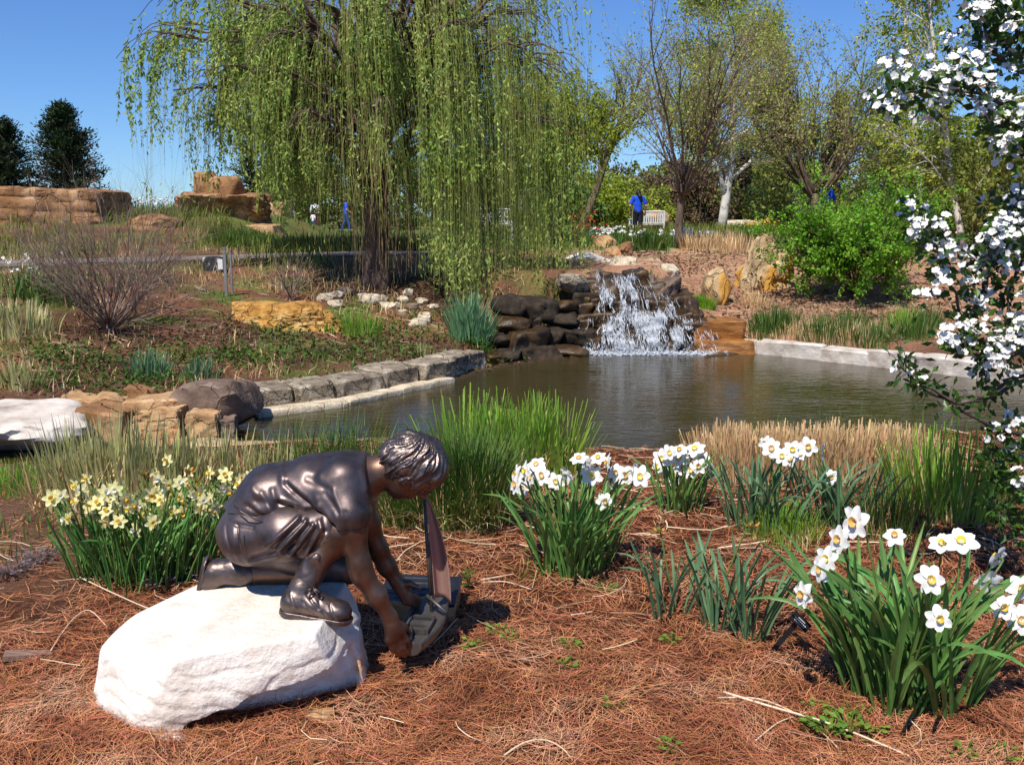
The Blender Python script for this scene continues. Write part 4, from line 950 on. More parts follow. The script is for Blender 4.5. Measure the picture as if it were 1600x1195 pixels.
def blades(rg, Bp, h, lean, w, k=5, out=None, curl=1.8, tip=.15, wild=.35, cutz=None):
    """grass blades rooted at Bp (n,3); lean outward, taper to the tip"""
    n = len(Bp); h = np.broadcast_to(h, (n,)); lean = np.broadcast_to(lean, (n,)); w = np.broadcast_to(w, (n,))
    az = rg.uniform(0, 2 * np.pi, n); rd = np.stack([np.cos(az), np.sin(az), 0 * az], -1)
    o = rd if out is None else nrm(out * (1 - wild) + rd * wild + 1e-6)
    o = o * np.array([1, 1, 0]); t = np.linspace(0, 1, k)[None, :, None]
    hl = (h * lean)[:, None, None]; hv = (h * np.sqrt(np.maximum(1 - lean ** 2 * .6, .2)))[:, None, None]
    drop = (h * np.maximum(lean - .5, 0) * 1.1)[:, None, None]
    Pp = Bp[:, None] + o[:, None] * hl * t ** curl + np.array([0, 0, 1.0]) * (hv * t - drop * t ** 3)
    twist = rg.uniform(-.6, .6, n); sd = nrm(np.cross(o, [0, 0, 1.0])); sd = nrm(sd * np.cos(twist)[:, None] + o * np.sin(twist)[:, None])
    tt = np.linspace(0, 1, k)[None]
    Wd = w[:, None] * np.minimum(1, .55 + 1.5 * tt) * (1 - (1 - tip) * np.clip((tt - .45) / .55, 0, 1) ** 1.4)
    return ribbons(Pp, Wd, sd)
def grass_clump(name, label, c, n, rad, h, w, m, seed, lean=(.1, .5), cat='grass', group=None, ell=(1, 1), k=5, tip=.12, dry=0, curl=1.8, wild=.35, rough=True):
    rg = np.random.default_rng(seed); a = rg.uniform(0, 6.283, n); r = rad * np.sqrt(rg.uniform(0, 1, n))
    x = c[0] + r * np.cos(a) * ell[0]; y = c[1] + r * np.sin(a) * ell[1]; z = H(x, y) - .015
    off = np.stack([np.cos(a), np.sin(a), 0 * a], -1) * (r / rad)[:, None]
    Bp = np.stack([x, y, z], -1); hh = rg.uniform(*h, n) * (1 - .35 * (r / rad) ** 2)
    ln = np.clip(lean[0] + (lean[1] - lean[0]) * (r / rad) ** 1.2 * rg.uniform(.4, 1.15, n), 0, 1.2)
    V, F = blades(rg, Bp, hh, ln, rg.uniform(.6, 1.2, n) * w, k=k, out=off, tip=tip, curl=curl, wild=wild)
    if dry:
        root = thing(name, label, cat, c, group); obj('green_blades', V, F, m, root)
        nd = int(n * dry); a = rg.uniform(0, 6.283, nd); r = rad * 1.05 * np.sqrt(rg.uniform(0, 1, nd)); x = c[0] + r * np.cos(a) * ell[0]; y = c[1] + r * np.sin(a) * ell[1]
        V, F = blades(rg, np.stack([x, y, H(x, y) - .01], -1), rg.uniform(.25, .6, nd) * h[1], rg.uniform(.1, .9, nd), w * .8, k=4, curl=1.4)
        obj('dry_blades', V, F, m_gdry, root, kind='stuff'); return root
    o = obj(name, V, F, m, origin=c); return tag(o, label, cat, group)

# --- pine straw needles over the near ground
rg = np.random.default_rng(77)
n = 84000; yy = 2.0 / (1 - rg.uniform(0, 1, n) * (1 - 2.0 / 7.0)); xx = rg.uniform(-1, 1, n) * (yy * .58 + .35)
dm = pond_d(xx, yy); keep = (dm > .12) & ~((xx < -1.75 + .4 * n2(xx, yy, 1.2, 2, 5)) & (yy > 3.3) & (rg.random(n) < .75)); xx, yy = xx[keep], yy[keep]; n = len(xx)
L = rg.uniform(.05, .13, n); base_az = 3.0 * n2(xx, yy, 2.2, 2, 9) + rg.normal(0, .9, n); bend = rg.normal(0, .55, n)
k = 3; t = np.linspace(-.5, .5, k)[None]
az = base_az[:, None] + bend[:, None] * t
step = (L / (k - 1))[:, None]; dx = np.cos(az) * step; dy = np.sin(az) * step
X = xx[:, None] + np.cumsum(dx, 1) - dx.sum(1, keepdims=True) / 2; Y = yy[:, None] + np.cumsum(dy, 1) - dy.sum(1, keepdims=True) / 2
lift = rg.exponential(.007, n)[:, None]; tl = rg.normal(0, .10, n)[:, None]
relief = (0.010 * n2(X, Y, 9, 3, 11) + 0.005 * n2(X, Y, 30, 2, 12))
Z = H(X, Y) + relief * sm((7.2 - Y) / 1.5) + .003 + lift + np.abs(tl * t) * L[:, None] + np.maximum(tl * t, 0) * L[:, None]
sd = np.stack([-np.sin(az), np.cos(az), rg.normal(0, .3, (n, 1)) + 0 * az], -1)
Wd = (rg.uniform(.0006, .0011, n) * np.clip(yy / 2.9, 1, 2.2))[:, None] * (1 - .5 * np.abs(t * 2) ** 2)
V, F = ribbons(np.stack([X, Y, Z], -1), Wd, nrm(sd))
ndl = obj('pine_straw', V, F, m_needle); tag(ndl, 'loose rust brown pine needles covering the near ground', 'pine straw', kind='stuff')
# paler straw stalks scattered over the mulch
def stalks(n, xr, yr, Ls, w, seed, name, label, dens=None):
    rg = np.random.default_rng(seed); xx = rg.uniform(*xr, n); yy = rg.uniform(*yr, n); ok = pond_d(xx, yy) > .15; xx, yy = xx[ok], yy[ok]; n = len(xx)
    if dens is not None: kp = rg.random(n) < dens(xx, yy); xx, yy = xx[kp], yy[kp]; n = len(xx)
    L = rg.uniform(*Ls, n); a0 = rg.uniform(0, 6.28, n); cv = rg.normal(0, .9, n); k = 4; t = np.linspace(-.5, .5, k)[None]; az = a0[:, None] + cv[:, None] * t
    st_ = (L / (k - 1))[:, None]; X = xx[:, None] + np.cumsum(np.cos(az) * st_, 1); Y = yy[:, None] + np.cumsum(np.sin(az) * st_, 1)
    Z = H(X, Y) + .014 + rg.exponential(.006, n)[:, None] + np.abs(rg.normal(0, .06, n))[:, None] * (t + .5) * L[:, None]
    V, F = tubes(np.stack([X, Y, Z], -1), (rg.uniform(.5, 1.1, n) * w)[:, None] * np.ones((1, k)), 3)
    o = obj(name, V, F, m_strawp); return tag(o, label, 'straw', kind='stuff')
stalks(270, (-2.4, 2.8), (2.2, 6.6), (.05, .24), .0016, 5, 'straw_litter', 'pale straw stalks strewn over the near pine needles')
stalks(260, (-1.2, 3.2), (4.2, 6.6), (.1, .35), .003, 6, 'straw_litter', 'bleached reed stalks lying along the near shore')
stalks(2200, (1.6, 8), (12.6, 21), (.06, .28), .0028, 7, 'straw_litter', 'tan straw mulch strewn over the right slope')
stalks(420, (-7, .3), (8.2, 14), (.06, .3), .003, 8, 'straw_litter', 'dry stems littering the left bank')
def stalk(pts, r, label, m=m_strawp, name='dry_stalk'):
    g = [G(*p[:2]) + [0, 0, .012 + (p[2] if len(p) > 2 else 0)] for p in pts]; g = np.array(g)
    tt = np.linspace(0, len(g) - 1, 14); q = np.stack([np.interp(tt, range(len(g)), g[:, i]) for i in range(3)], -1)
    for _ in range(3): q[1:-1] = (q[:-2] + q[1:-1] * 2 + q[2:]) / 4
    o = obj(name, *tube1(q, np.linspace(r, r * .7, 14), 6), m, origin=g[0], smooth=True); return tag(o, label, 'stalk')
stalk([(1130,1093,.01),(1200,1118,.02),(1300,1148,.02),(1420,1188)], .0042, 'long bleached stalk lying below the big white daffodil clump')
stalk([(1120,1096),(1190,1105,.015),(1262,1135,.01),(1310,1180)], .003, 'thinner bleached stalk crossing the long one')
stalk([(1180,1165),(1215,1143,.01),(1265,1120)], .0025, 'short pale twig angled against the long bleached stalk')
stalk([(120,905),(165,935,.02),(240,965,.01),(300,975)], .0028, 'long curved straw below the yellow daffodils')
stalk([(80,1025),(110,985,.02),(140,965,.03),(168,985)], .0026, 'looped pale straw beside the white boulder')
stalk([(785,1190),(815,1178,.02),(850,1172,.025),(880,1185,.015),(895,1195)], .003, 'arched pale straw lying in the open pine straw')
stalk([(712,1135),(715,1152,.015),(735,1168,.01),(770,1172)], .002, 'hooked straw in the middle of the pine straw')
stalk([(752,911),(780,908,.005),(803,903)], .004, 'thick white stalk piece lying behind the plaque')
stalk([(752,916),(790,915,.005),(830,926)], .003, 'long white stalk lying beside the thick piece')
stalk([(892,966),(910,963),(926,961)], .0035, 'short white stalk piece on bare pine straw')
stalk([(925,938),(950,940,.01),(975,928,.02),(980,908)], .0022, 'curved straw near the foot of a daffodil clump')
# broken board half buried at the left edge
m_board = mat('weathered_board', [S(120,92,76), S(164,134,116)], rough=.9, scale=3, stretch=(2, 18, 2), bump=.4)
bc_ = G(45, 1030); Rb = np.array(Matrix.Rotation(.35, 3, 'Z') @ Matrix.Rotation(.12, 3, 'Y')); V, F = box((0,0,0), (.15, .055, .018)); V[4:, 1] *= .6
o = obj('wood_scrap', V @ Rb.T + bc_ + [0, 0, .006], F, m_board, origin=bc_); tag(o, 'weathered grey brown board scrap half buried in pine straw', 'board')

# --- small weeds in the straw
def weed(px_, py_, label, n=14, r=.03, m=m_weed, s=.012, hgt=.03, name='weed', group='weed seedlings in the pine straw'):
    rg = np.random.default_rng(int(px_ * 7 + py_)); g = G(px_, py_); a = rg.uniform(0, 6.28, n); rr = r * np.sqrt(rg.random(n))
    C = np.stack([g[0] + rr * np.cos(a), g[1] + rr * np.sin(a), g[2] + rg.uniform(.3, 1, n) * hgt], -1)
    D = np.stack([np.cos(a), np.sin(a), rg.uniform(-.1, .6, n)], -1); mb = MB()
    mb.add(*leaves(C, D, np.array([[0, 0, 1.0]]) + rg.normal(0, .3, (n, 3)), rg.uniform(.7, 1.4, n) * s * 1.6, s * .6))
    base = np.repeat(g[None], n, 0) + rg.normal(0, .003, (n, 3)) * [1, 1, 0]; mb.add(*tubes(np.stack([base, (base + C) / 2 + [0, 0, .003], C], 1), np.full((n, 3), .0008), 3))
    o = obj(name, *mb.get(), m, origin=g); return tag(o, label, 'weed', group)
for (a, b_) in [(800,1005),(740,1018),(775,992),(890,1015),(885,1048),(960,1108),(1050,1008),(735,1010),(1300,1140),(1340,1125),(1365,1150),(1275,1115),(1045,1180),(1510,1185),(1570,1190),(950,925)]:
    weed(a, b_, 'tiny green weed seedling sprouting through the pine straw', n=16, r=.035)
for (a, b_) in [(1325,1150),(1290,1150)]: weed(a, b_, 'leafier green weed below the big white daffodil clump', n=40, r=.06, s=.016, hgt=.05, group='leafy weeds by the white daffodils')
for (a, b_) in [(240,920),(320,905),(345,910),(60,880),(20,900)]: weed(a, b_, 'low purple tinged weed at the foot of the yellow daffodils', n=90, r=.09, m=m_purp, s=.011, hgt=.05, group='purple weeds by the yellow daffodils')
w_ = weed(732, 925, 'small dark upright seedling standing behind the plaque', n=22, r=.014, m=m_gdark, s=.014, hgt=.09, group=None)

# --- daffodils
def leaf_mesh(bend, seed, m, k=9):
    rg = np.random.default_rng(seed); t = np.linspace(0, 1, k); ang = bend * t ** 1.6; dz = np.cos(ang) / (k - 1); dx = np.sin(ang) / (k - 1)
    x = np.r_[0, np.cumsum(dx)[:-1]]; z = np.r_[0, np.cumsum(dz)[:-1]]; tw = rg.uniform(-.7, .7) * t
    w = .5 * np.minimum(1, .6 + 1.2 * t) * np.sqrt(np.clip((1 - t) / .14, 0, 1)); w[-1] = .06
    Vv = []
    for i in range(k):
        sdx, sdy = math.sin(tw[i]), math.cos(tw[i]); nx, nz = math.cos(ang[i]), -math.sin(ang[i]); cup = .25 * w[i] * .07
        for s_ in (-1, 0, 1): Vv.append((x[i] + (nx * (-cup if s_ == 0 else cup)) + s_ * w[i] * .05 * sdx * nx, s_ * w[i] * .05 * sdy, z[i] + nz * (cup if s_ else -cup)))
    idx = np.arange(k * 3).reshape(k, 3); F = np.stack([idx[:-1, :-1], idx[:-1, 1:], idx[1:, 1:], idx[1:, :-1]], -1).reshape(-1, 4)
    me = mesh_from(np.array(Vv), F, True); me.materials.append(m); return me
BENDS = [.1, .25, .4, .6, .85, 1.15, 1.5, 1.9]
LM = {m.name: [[leaf_mesh(b_, i * 9 + j, m) for j in range(2)] for i, b_ in enumerate(BENDS)] for m in (m_dleaf, m_dleafb)}
def flower_meshes(petm, corm, long=False, seed=0, cor=(.27, .20, .16), refl=.12):
    rg = np.random.default_rng(seed); mb = MB()
    for i in range(6):
        a0 = i * math.pi / 3 + rg.normal(0, .06); up = (.06 if i % 2 else 0); L = rg.uniform(.92, 1.05); rows = []; rf = refl + rg.normal(0, .09)
        for j, t in enumerate(np.linspace(0, 1, 6)):
            wd = .36 * math.sin(math.pi * min(.12 + .80 * t, .97)) ** .75 * (1.0 if not long else .8)
            for s_ in (-1, -.5, 0, .5, 1):
                r_ = .06 + t * L * .94; zz = up + .10 * t - rf * t * t + .06 * (1 - abs(s_)) * (t) * -1 + .05 * math.sin(5 * t + i) * s_
                rows.append((r_ * math.cos(a0) - wd * s_ * math.sin(a0), r_ * math.sin(a0) + wd * s_ * math.cos(a0), zz))
        ix = np.arange(30).reshape(6, 5); mb.add(np.array(rows), np.stack([ix[:-1, :-1], ix[1:, :-1], ix[1:, 1:], ix[:-1, 1:]], -1).reshape(-1, 4))
    p = mesh_from(*mb.get(), True); p.materials.append(petm)
    hh, r1, r0 = cor; ring = []
    for t, rr in ((0, r0 * .7), (.5, r0), (.85, r1), (1.0, r1 * 1.14)):
        for q_ in range(14): a = q_ * 2 * math.pi / 14; f_ = 1 + (.07 if q_ % 2 else -.03) * t; ring.append((rr * f_ * math.cos(a), rr * f_ * math.sin(a), .03 + hh * t))
    ix = np.arange(56).reshape(4, 14); nx = np.roll(ix, -1, 1); F = np.stack([ix[:-1], nx[:-1], nx[1:], ix[1:]], -1).reshape(-1, 4)
    ring.append((0, 0, .05)); Fc = np.stack([ix[0], nx[0], np.full(14, 56)], -1)[:, ::-1]
    c_ = mesh_from(np.array(ring), [F, Fc], True); c_.materials.append(corm)
    return p, c_
FW = [flower_meshes(m_petw, m_cory if i < 2 else m_coro, False, i, (.24, .25, .17)) for i in range(4)]
FY = [flower_meshes(m_pety, m_cory if i != 1 else m_petw, True, 20 + i, (.42, .24, .19), .05) for i in range(4)]
FD = [flower_meshes(m_wilt, m_wilt, True, 40, (.3, .15, .15), .6)]
def flower(root, base, tip, face, size, kind, rg, Vst):
    p, c_ = kind[rg.integers(len(kind))]; face = nrm(face)
    R3 = frame(face) @ Matrix.Rotation(rg.uniform(0, 1.0), 3, 'Z'); M = Matrix.Translation(Vector(tip)) @ R3.to_4x4() @ Matrix.Diagonal((size * rg.uniform(.88, 1.1), size * rg.uniform(.88, 1.1), size * rg.uniform(.7, 1.5), 1))
    f = inst('flower', p, M, root); q = bpy.data.objects.new('corona', c_); COL.objects.link(q); q.parent = f
    nk = tip - face * size * .55
    pts = [base, lerp(base, nk, .5) + [0, 0, .02], lerp(base, nk, .85) + [0, 0, .03], nk + [0, 0, .012], tip - face * size * .05]
    pts = np.array(pts); tt = np.linspace(0, 4, 10); q_ = np.stack([np.interp(tt, range(5), pts[:, i]) for i in range(3)], -1); q_[1:-1] = (q_[:-2] + 2 * q_[1:-1] + q_[2:]) / 4
    obj('stem', *tube1(q_, np.r_[np.full(8, .0035), .0045, .005], 5), m_stem, root, smooth=True)
def daffodils(label, bases, nleaf, h, w, m, flowers, fk, fsize, seed, group=None, spread=.05, bendp=None, name='daffodil_clump', sunface=True, nrand=0, az=None):
    """bases: pixels on the ground; flowers: (px, py[, face]) or drawn at random"""
    rg = np.random.default_rng(seed); gs = [G(*b_) for b_ in bases]; c = np.mean(gs, 0); root = thing(name, label, 'daffodils', c, group)
    pw = bendp if bendp is not None else np.array([.16, .2, .2, .16, .12, .08, .05, .03])
    for i in range(nleaf):
        g = gs[i % len(gs)]; a = rg.uniform(0, 6.283); r_ = spread * math.sqrt(rg.random()); px_, py_ = g[0] + r_ * math.cos(a), g[1] + r_ * math.sin(a)
        bi = rg.choice(8, p=pw / pw.sum()); me = LM[m.name][bi][rg.integers(2)]; oa = a + rg.normal(0, .5); hh = rg.uniform(*h) * (1 + .1 * (bi > 3)); ww = rg.uniform(.8, 1.2) * w / .1
        tilt = rg.uniform(0, .25) + .2 * r_ / spread
        M = Matrix.Translation((px_, py_, gz(px_, py_) - .01)) @ Matrix.Rotation(oa, 4, 'Z') @ Matrix.Rotation(tilt, 4, 'Y') @ Matrix.Rotation(rg.normal(0, .35), 4, 'Z') @ Matrix.Diagonal((hh, ww * 2, hh, 1))
        inst('leaf', me, M, root)
    for fl in flowers:
        g = gs[rg.integers(len(gs))]; Yf = g[1] + rg.normal(0, .06) if len(fl) < 4 else fl[3]; tip = P(fl[0], fl[1], Yf)
        kd = fl[2] if len(fl) > 2 else None
        face = {'c': (-.1 + rg.normal(0, .15), -1, .3), 'l': (-.9, -.6 + rg.normal(0, .2), .15), 'r': (1, -.5, 0), 'b': (rg.normal(0, .5), .9, .3), 'u': (-.3, -.5, .8), None: (rg.normal(-.2, .6), rg.normal(-.7, .3), rg.normal(0, .25)), 'w': (0, -.3, -1)}[kd]
        flower(root, np.array([g[0], g[1], g[2]]) + rg.normal(0, .02, 3) * [1, 1, 0], tip, np.array(face), fsize * rg.uniform(.85, 1.1), FD if kd == 'w' else fk, rg, None)
    for i in range(nrand):
        g = gs[rg.integers(len(gs))]; a = rg.uniform(0, 6.28); hh = rg.uniform(*h) * 1.02; tip = g + np.array([math.cos(a) * spread * 1.6, math.sin(a) * spread * 1.6, hh])
        flower(root, g + rg.normal(0, .02, 3) * [1, 1, 0], tip, np.array([rg.normal(-.2, .6), rg.normal(-.7, .35), rg.normal(0, .3)]), fsize * rg.uniform(.85, 1.1), fk, rg, None)
    return root
daffodils('large clump of broad green leaves with white orange cupped daffodils beside the black plant label', [(1372,1090),(1400,1112),(1460,1112),(1432,1100),(1350,1080),(1485,1100)], 150, (.32, .56), .0185, m_dleaf,
    [(1453,905,'c',2.58),(1466,966,'c',2.52),(1568,948,'c',2.72),(1596,918,'c',2.8),(1337,815,'l'),(1312,842,'l'),(1292,872,'l'),(1282,890,'l'),(1398,838,'u'),(1472,850,'u'),(1502,846,'u'),(1560,872,'b'),(1545,908,'b'),(1256,928,'l'),(1596,968,'c',2.75)], FW, .046, 11, spread=.07, bendp=np.array([.10, .15, .18, .16, .14, .12, .09, .07]))
daffodils('tall clump of upright green leaves with many white daffodils behind the statue plaque', [(868,892),(892,900),(925,885)], 110, (.32, .48), .0135, m_dleaf,
    [(808,742,'l'),(818,762,'l'),(822,735,'l'),(838,726,'u'),(846,742,'c'),(905,716,'u'),(915,722,'b'),(935,716,'u'),(950,722,'l'),(962,738,'c'),(944,783,'c'),(992,738,'r'),(1000,744,'c'),(955,748,'l'),(885,742,'b'),(868,752,'c'),(806,756,'l'),(830,745,'l'),(925,742,'c'),(975,742,'c')], FW, .045, 12, spread=.075)
daffodils('rounded clump topped by a bunch of white daffodils on the straw shore', [(1050,800),(1072,800)], 46, (.26, .36), .012, m_dleaf,
    [(1034,716,'c'),(1045,707,'c'),(1060,716,'c'),(1066,728,'c'),(1076,708,'c'),(1086,702,'u'),(1098,716,'c'),(1092,728,'c'),(1052,742,'c'),(1080,734,'c'),(1030,728,'l'),(1062,704,'u'),(1112,738,'r')], FW, .048, 13, spread=.07)
daffodils('sparse clump of upright bluish green daffodil leaves with one spent flower', [(1034,965),(1058,962)], 17, (.26, .36), .013, m_dleafb, [(1028,830,'w')], FW, .04, 14, spread=.05)
daffodils('second sparse bluish green daffodil clump with a brown wilted flower', [(1122,985),(1172,1000)], 40, (.28, .40), .013, m_dleafb, [(1176,822,'w')], FW, .04, 15, spread=.055)
daffodils('leafy bluish green clump with white daffodils before the cut reed bed', [(1170,825),(1210,832)], 60, (.30, .42), .013, m_dleafb, [(1196,692,'l'),(1205,700,'c'),(1238,702,'c'),(1250,708,'c'),(1222,712,'c'),(1232,716,'c')], FW, .044, 16, spread=.1)
daffodils('bluish green daffodil clump between the reed bed and the bright sedge', [(1285,822),(1330,828)], 55, (.28, .4), .013, m_dleafb, [(1286,705,'r'),(1298,745,'c'),(1262,698,'c')], FW, .042, 17, spread=.1)
yel = [[(80,778),(95,775),(92,790),(142,792),(126,765),(118,758)], [(150,802),(165,770),(180,765),(196,780),(206,792),(190,800)], [(216,800),(226,826,'c'),(222,814,'c'),(240,772),(256,790),(270,800,'c'),(265,776)], [(296,792),(310,772),(318,782),(330,776),(336,792),(322,802),(304,800),(312,792),(326,786)], [(240,742),(222,740,'w'),(232,746,'w'),(272,882,'c'),(345,736),(352,742),(296,738,'w')], [(308,752,'w'),(300,762,'w'),(365,748),(384,752),(376,762),(330,744,'w'),(392,744)]]
yb = [[(140,905),(165,900)], [(190,918),(215,922)], [(238,905),(262,915)], [(292,905),(318,895)], [(262,862),(300,858),(230,868)], [(345,862),(380,860)]]
yl = ['leaning yellow daffodil clump at the outer end of the yellow drift', 'yellow daffodil clump next to the outer one in the drift', 'full yellow daffodil clump in the middle of the drift', 'dense yellow daffodil clump close behind the white boulder', 'back row daffodil clump of white and withered amber flowers', 'daffodil clump of withered flowers behind the kneeling statue']
for i in range(6): daffodils(yl[i], yb[i], 58, (.26, .40), .009, m_dleaf, yel[i], FY, .034, 30 + i, group='yellow daffodil drift', spread=.085, nrand=10, bendp=np.array([.3, .3, .2, .1, .06, .02, .02, .0]))
# --- grasses of the near shore
def gc(px_, py_): return G(px_, py_)
k_ = 0
for (a, b_, n, r, h0_, h1_, lab) in [(125,790,190,.22,.34,.56,'pale iris blades at the left end of the near shore'),(200,800,260,.28,.38,.62,'thick stand of pale iris blades above the yellow daffodils'),(275,790,190,.22,.32,.55,'thinner pale iris blades beside the cream pond rock'),(352,772,110,.22,.28,.5,'tall iris blades in front of the cream pond rock'),(420,775,120,.2,.22,.42,'iris blades and straw just behind the statue back')]:
    grass_clump('iris_clump', lab, gc(a, b_), n, r, (h0_, h1_), .0065, m_giris, 400 + k_, lean=(.05, .3), dry=.8, cat='iris'); k_ += 1
for (a, b_, n, r, h0_, h1_, lab) in [(470,760,260,.25,.3,.5,'fine dark grass rising behind the statue back'),(545,748,260,.25,.3,.52,'fine dark grass tuft on the shore behind the statue neck'),(615,765,220,.22,.25,.42,'fine dark grass tuft hidden partly by the bronze head')]:
    grass_clump('grass_tuft', lab, gc(a, b_), n, r, (h0_, h1_), .0028, m_gdark, 420 + k_, lean=(.1, .6), dry=.3); k_ += 1
grass_clump('ornamental_grass', 'big shaggy dark green grass mound beside the bronze head', gc(728, 822), 1150, .23, (.42, .62), .0032, m_gdark, 431, lean=(.12, .75), dry=.35, ell=(1, .8), k=6)
grass_clump('ornamental_grass', 'dark green grass mound mostly hidden behind the sail', gc(645, 815), 520, .18, (.35, .5), .003, m_gdark, 432, lean=(.12, .7), dry=.35, k=6)
for i, (a, b_, n, r, lab) in enumerate([(735,735,170,.26,'bright green upright sedge behind the shaggy grass mound'),(800,742,210,.26,'bright green upright sedge in the middle of the shore row'),(858,740,190,.2,'bright green sedge fanning out towards open water')]):
    grass_clump('sedge_clump', lab, gc(a, b_), n, r, (.38, .56), .0055, m_gbrt, 440 + i, lean=(.05, .55), tip=.5, k=4, curl=1.2, dry=.25)
grass_clump('sedge_clump', 'bright green upright sedge below the blossoming branches', gc(1478, 805), 330, .27, (.35, .56), .0045, m_gbrt, 445, lean=(.05, .5), tip=.5, k=4, curl=1.2, dry=.2)
grass_clump('grass_tuft', 'fine bright grass at the foot of the bluish daffodil clump', gc(1225, 842), 360, .17, (.12, .25), .0022, m_gbrt, 446, lean=(.1, .5), dry=.2)
grass_clump('grass_tuft', 'fine green grass between daffodils and bright sedge', gc(1385, 830), 300, .2, (.2, .38), .0024, m_gdark, 447, lean=(.1, .5), dry=.2)
for i, a in enumerate(range(1130, 1450, 40)):
    grass_clump('reed_stubble', 'bed of cut straw coloured reed stubble along the near shore', gc(a, 742 + 4 * (i % 2)), 420, .22, (.22, .36), .0042, m_gdry, 450 + i, lean=(.05, .45), tip=.8, k=3, curl=1.2, group='cut reed stubble', cat='reeds')
for i, (a, b_) in enumerate([(1195,735),(1290,735),(1340,738),(1430,738)]):
    grass_clump('wispy_grass', 'wispy green stems standing up through the reed stubble', gc(a, b_), 40, .12, (.3, .5), .002, m_gdark, 470 + i, lean=(.1, .7), group='wispy stems in the reed stubble')
grass_clump('grass_tuft', 'low bright grass beside the dark overhang of the white shore rock', gc(40, 762), 420, .3, (.08, .2), .004, m_gbrt, 480, lean=(.1, .6))
grass_clump('grass_tuft', 'low green sprouts beside the straw left of the yellow daffodils', gc(30, 850), 220, .4, (.05, .14), .003, m_gdark, 481, lean=(.1, .6))['kind'] = 'stuff'
for i, (a, b_) in enumerate([(850,870),(905,905),(830,905)]): grass_clump('grass_tuft', 'thin green grass wisps at the foot of the tall white daffodils', gc(a, b_), 60, .1, (.04, .1), .0016, m_weed, 485 + i, lean=(.2, .9), group='grass wisps by the white daffodils')['kind'] = 'stuff'

# plant label: black stake with a tilted plate
m_blk = mat('black_plastic', [(.012,.012,.015), (.02,.02,.024)], rough=.35, scale=20); m_txt = mat('label_print', [(.75,.75,.75)], rough=.6)
lg = G(1203, 1022); lt = P(1248, 968, lg[1] - .02)
pt = thing('plant_label', 'black plant label with tilted plate stuck in the straw by the white daffodils', 'plant label', lg)
dv_ = nrm(lt - lg); sd_ = nrm(np.cross(dv_, [0, -1, .2])); nn_ = np.cross(sd_, dv_)
def slab(c, A, s):
    V, F = box((0, 0, 0), s); return V @ np.stack(A, 0) + c, F
obj('stake', *slab((lg + lt) / 2 - dv_ * .015, (dv_, sd_, nn_), (np.linalg.norm(lt - lg) + .03, .018, .004)), m_blk, pt)
pd = nrm(P(1268, 984, lt[1] - .02) - P(1238, 955, lt[1])); ps = nrm(np.cross(pd, [0, -1, .35])); pn = np.cross(ps, pd)
if pn[1] > 0: pn = -pn
plt_ = obj('plate', *slab(lt + pd * .008, (pd, ps, pn), (.075, .034, .004)), m_blk, pt)
mb = MB()
for i, (l_, o_) in enumerate(((.045, .009), (.052, .002), (.03, -.006))):
    for q_ in range(7): mb.add(*slab(lt + pd * (.008 - l_ / 2 + l_ * (q_ + .5) / 7) + ps * o_ + pn * .003, (pd, ps, pn), (l_ / 7 * .62, .0026, .001)))
obj('lettering', *mb.get(), m_txt, plt_)
# ------------------------------------------------------------------ trees and shrubs
m_bark = mat('grey_brown_bark', [S(58,46,38), S(98,82,68), S(132,114,96)], rough=.95, scale=9, stretch=(1, 1, .2), bump=.8, bscale=30, bdist=.02)
m_barkl = mat('willow_bark', [S(60,46,40), S(104,84,74), S(140,118,104)], rough=.95, scale=9, stretch=(1, 1, .2), bump=.8, bscale=30, bdist=.02)
m_barkw = mat('white_bark', [S(150,140,128), S(206,198,186), S(226,220,210)], rough=.9, scale=4, bump=.3, spots=(5, .62, S(120,106,92)))
m_barkr = mat('red_brown_bark', [S(72,60,52), S(112,96,82), S(146,126,108)], rough=.95, scale=9, stretch=(1, 1, .2), bump=.8, bscale=30, bdist=.02)
m_twig = mat('fine_twigs', [S(126,108,94), S(162,142,124)], rough=.9, scale=3, rnd='island', rv=.3)
m_twigr = mat('reddish_twigs', [S(112,92,82), S(152,130,116)], rough=.9, scale=3, rnd='island', rv=.35)
m_lwil = mat('willow_leaf', [S(112,142,54), S(148,170,78), S(186,198,110)], rough=.5, scale=.9, detail=4, rnd='island', rv=.35, rh=.02, transl=.35, spec=.3)
m_lwilb = mat('willow_bare_twig', [S(122,100,70), S(158,134,98)], rough=.8, scale=2, rnd='island', rv=.3)
m_lwstr = mat('willow_green_twig', [S(124,130,58), S(150,150,78)], rough=.7, scale=2, rnd='island', rv=.3)
m_lyel = mat('yellow_green_leaf', [S(120,140,36), S(152,166,54), S(182,188,84)], rough=.5, scale=1.2, detail=4, rnd='island', rv=.35, rh=.02, transl=.4, spec=.25)
m_lpale = mat('pale_bud_leaf', [S(136,148,56), S(168,176,80), S(198,200,114)], rough=.55, scale=1.2, detail=4, rnd='island', rv=.3, rh=.02, transl=.4, spec=.25)
m_loli = mat('olive_leaf', [S(92,104,40), S(122,130,56), S(150,152,80)], rough=.55, scale=1.2, detail=4, rnd='island', rv=.35, rh=.02, transl=.35, spec=.25)
m_lbri = mat('bright_shrub_leaf', [S(84,132,26), S(116,166,40), S(150,190,66)], rough=.5, scale=1.5, detail=4, rnd='island', rv=.35, rh=.02, transl=.35, spec=.3)
m_lever = mat('evergreen_needles', [S(26,38,20), S(42,58,30), S(62,78,42)], rough=.6, scale=1.0, detail=4, rnd='island', rv=.4, rh=.02, transl=.15, spec=.25)
m_lmid = mat('mid_green_leaf', [S(54,82,28), S(78,106,38), S(104,128,56)], rough=.55, scale=1.2, detail=4, rnd='island', rv=.4, rh=.02, transl=.3, spec=.25)
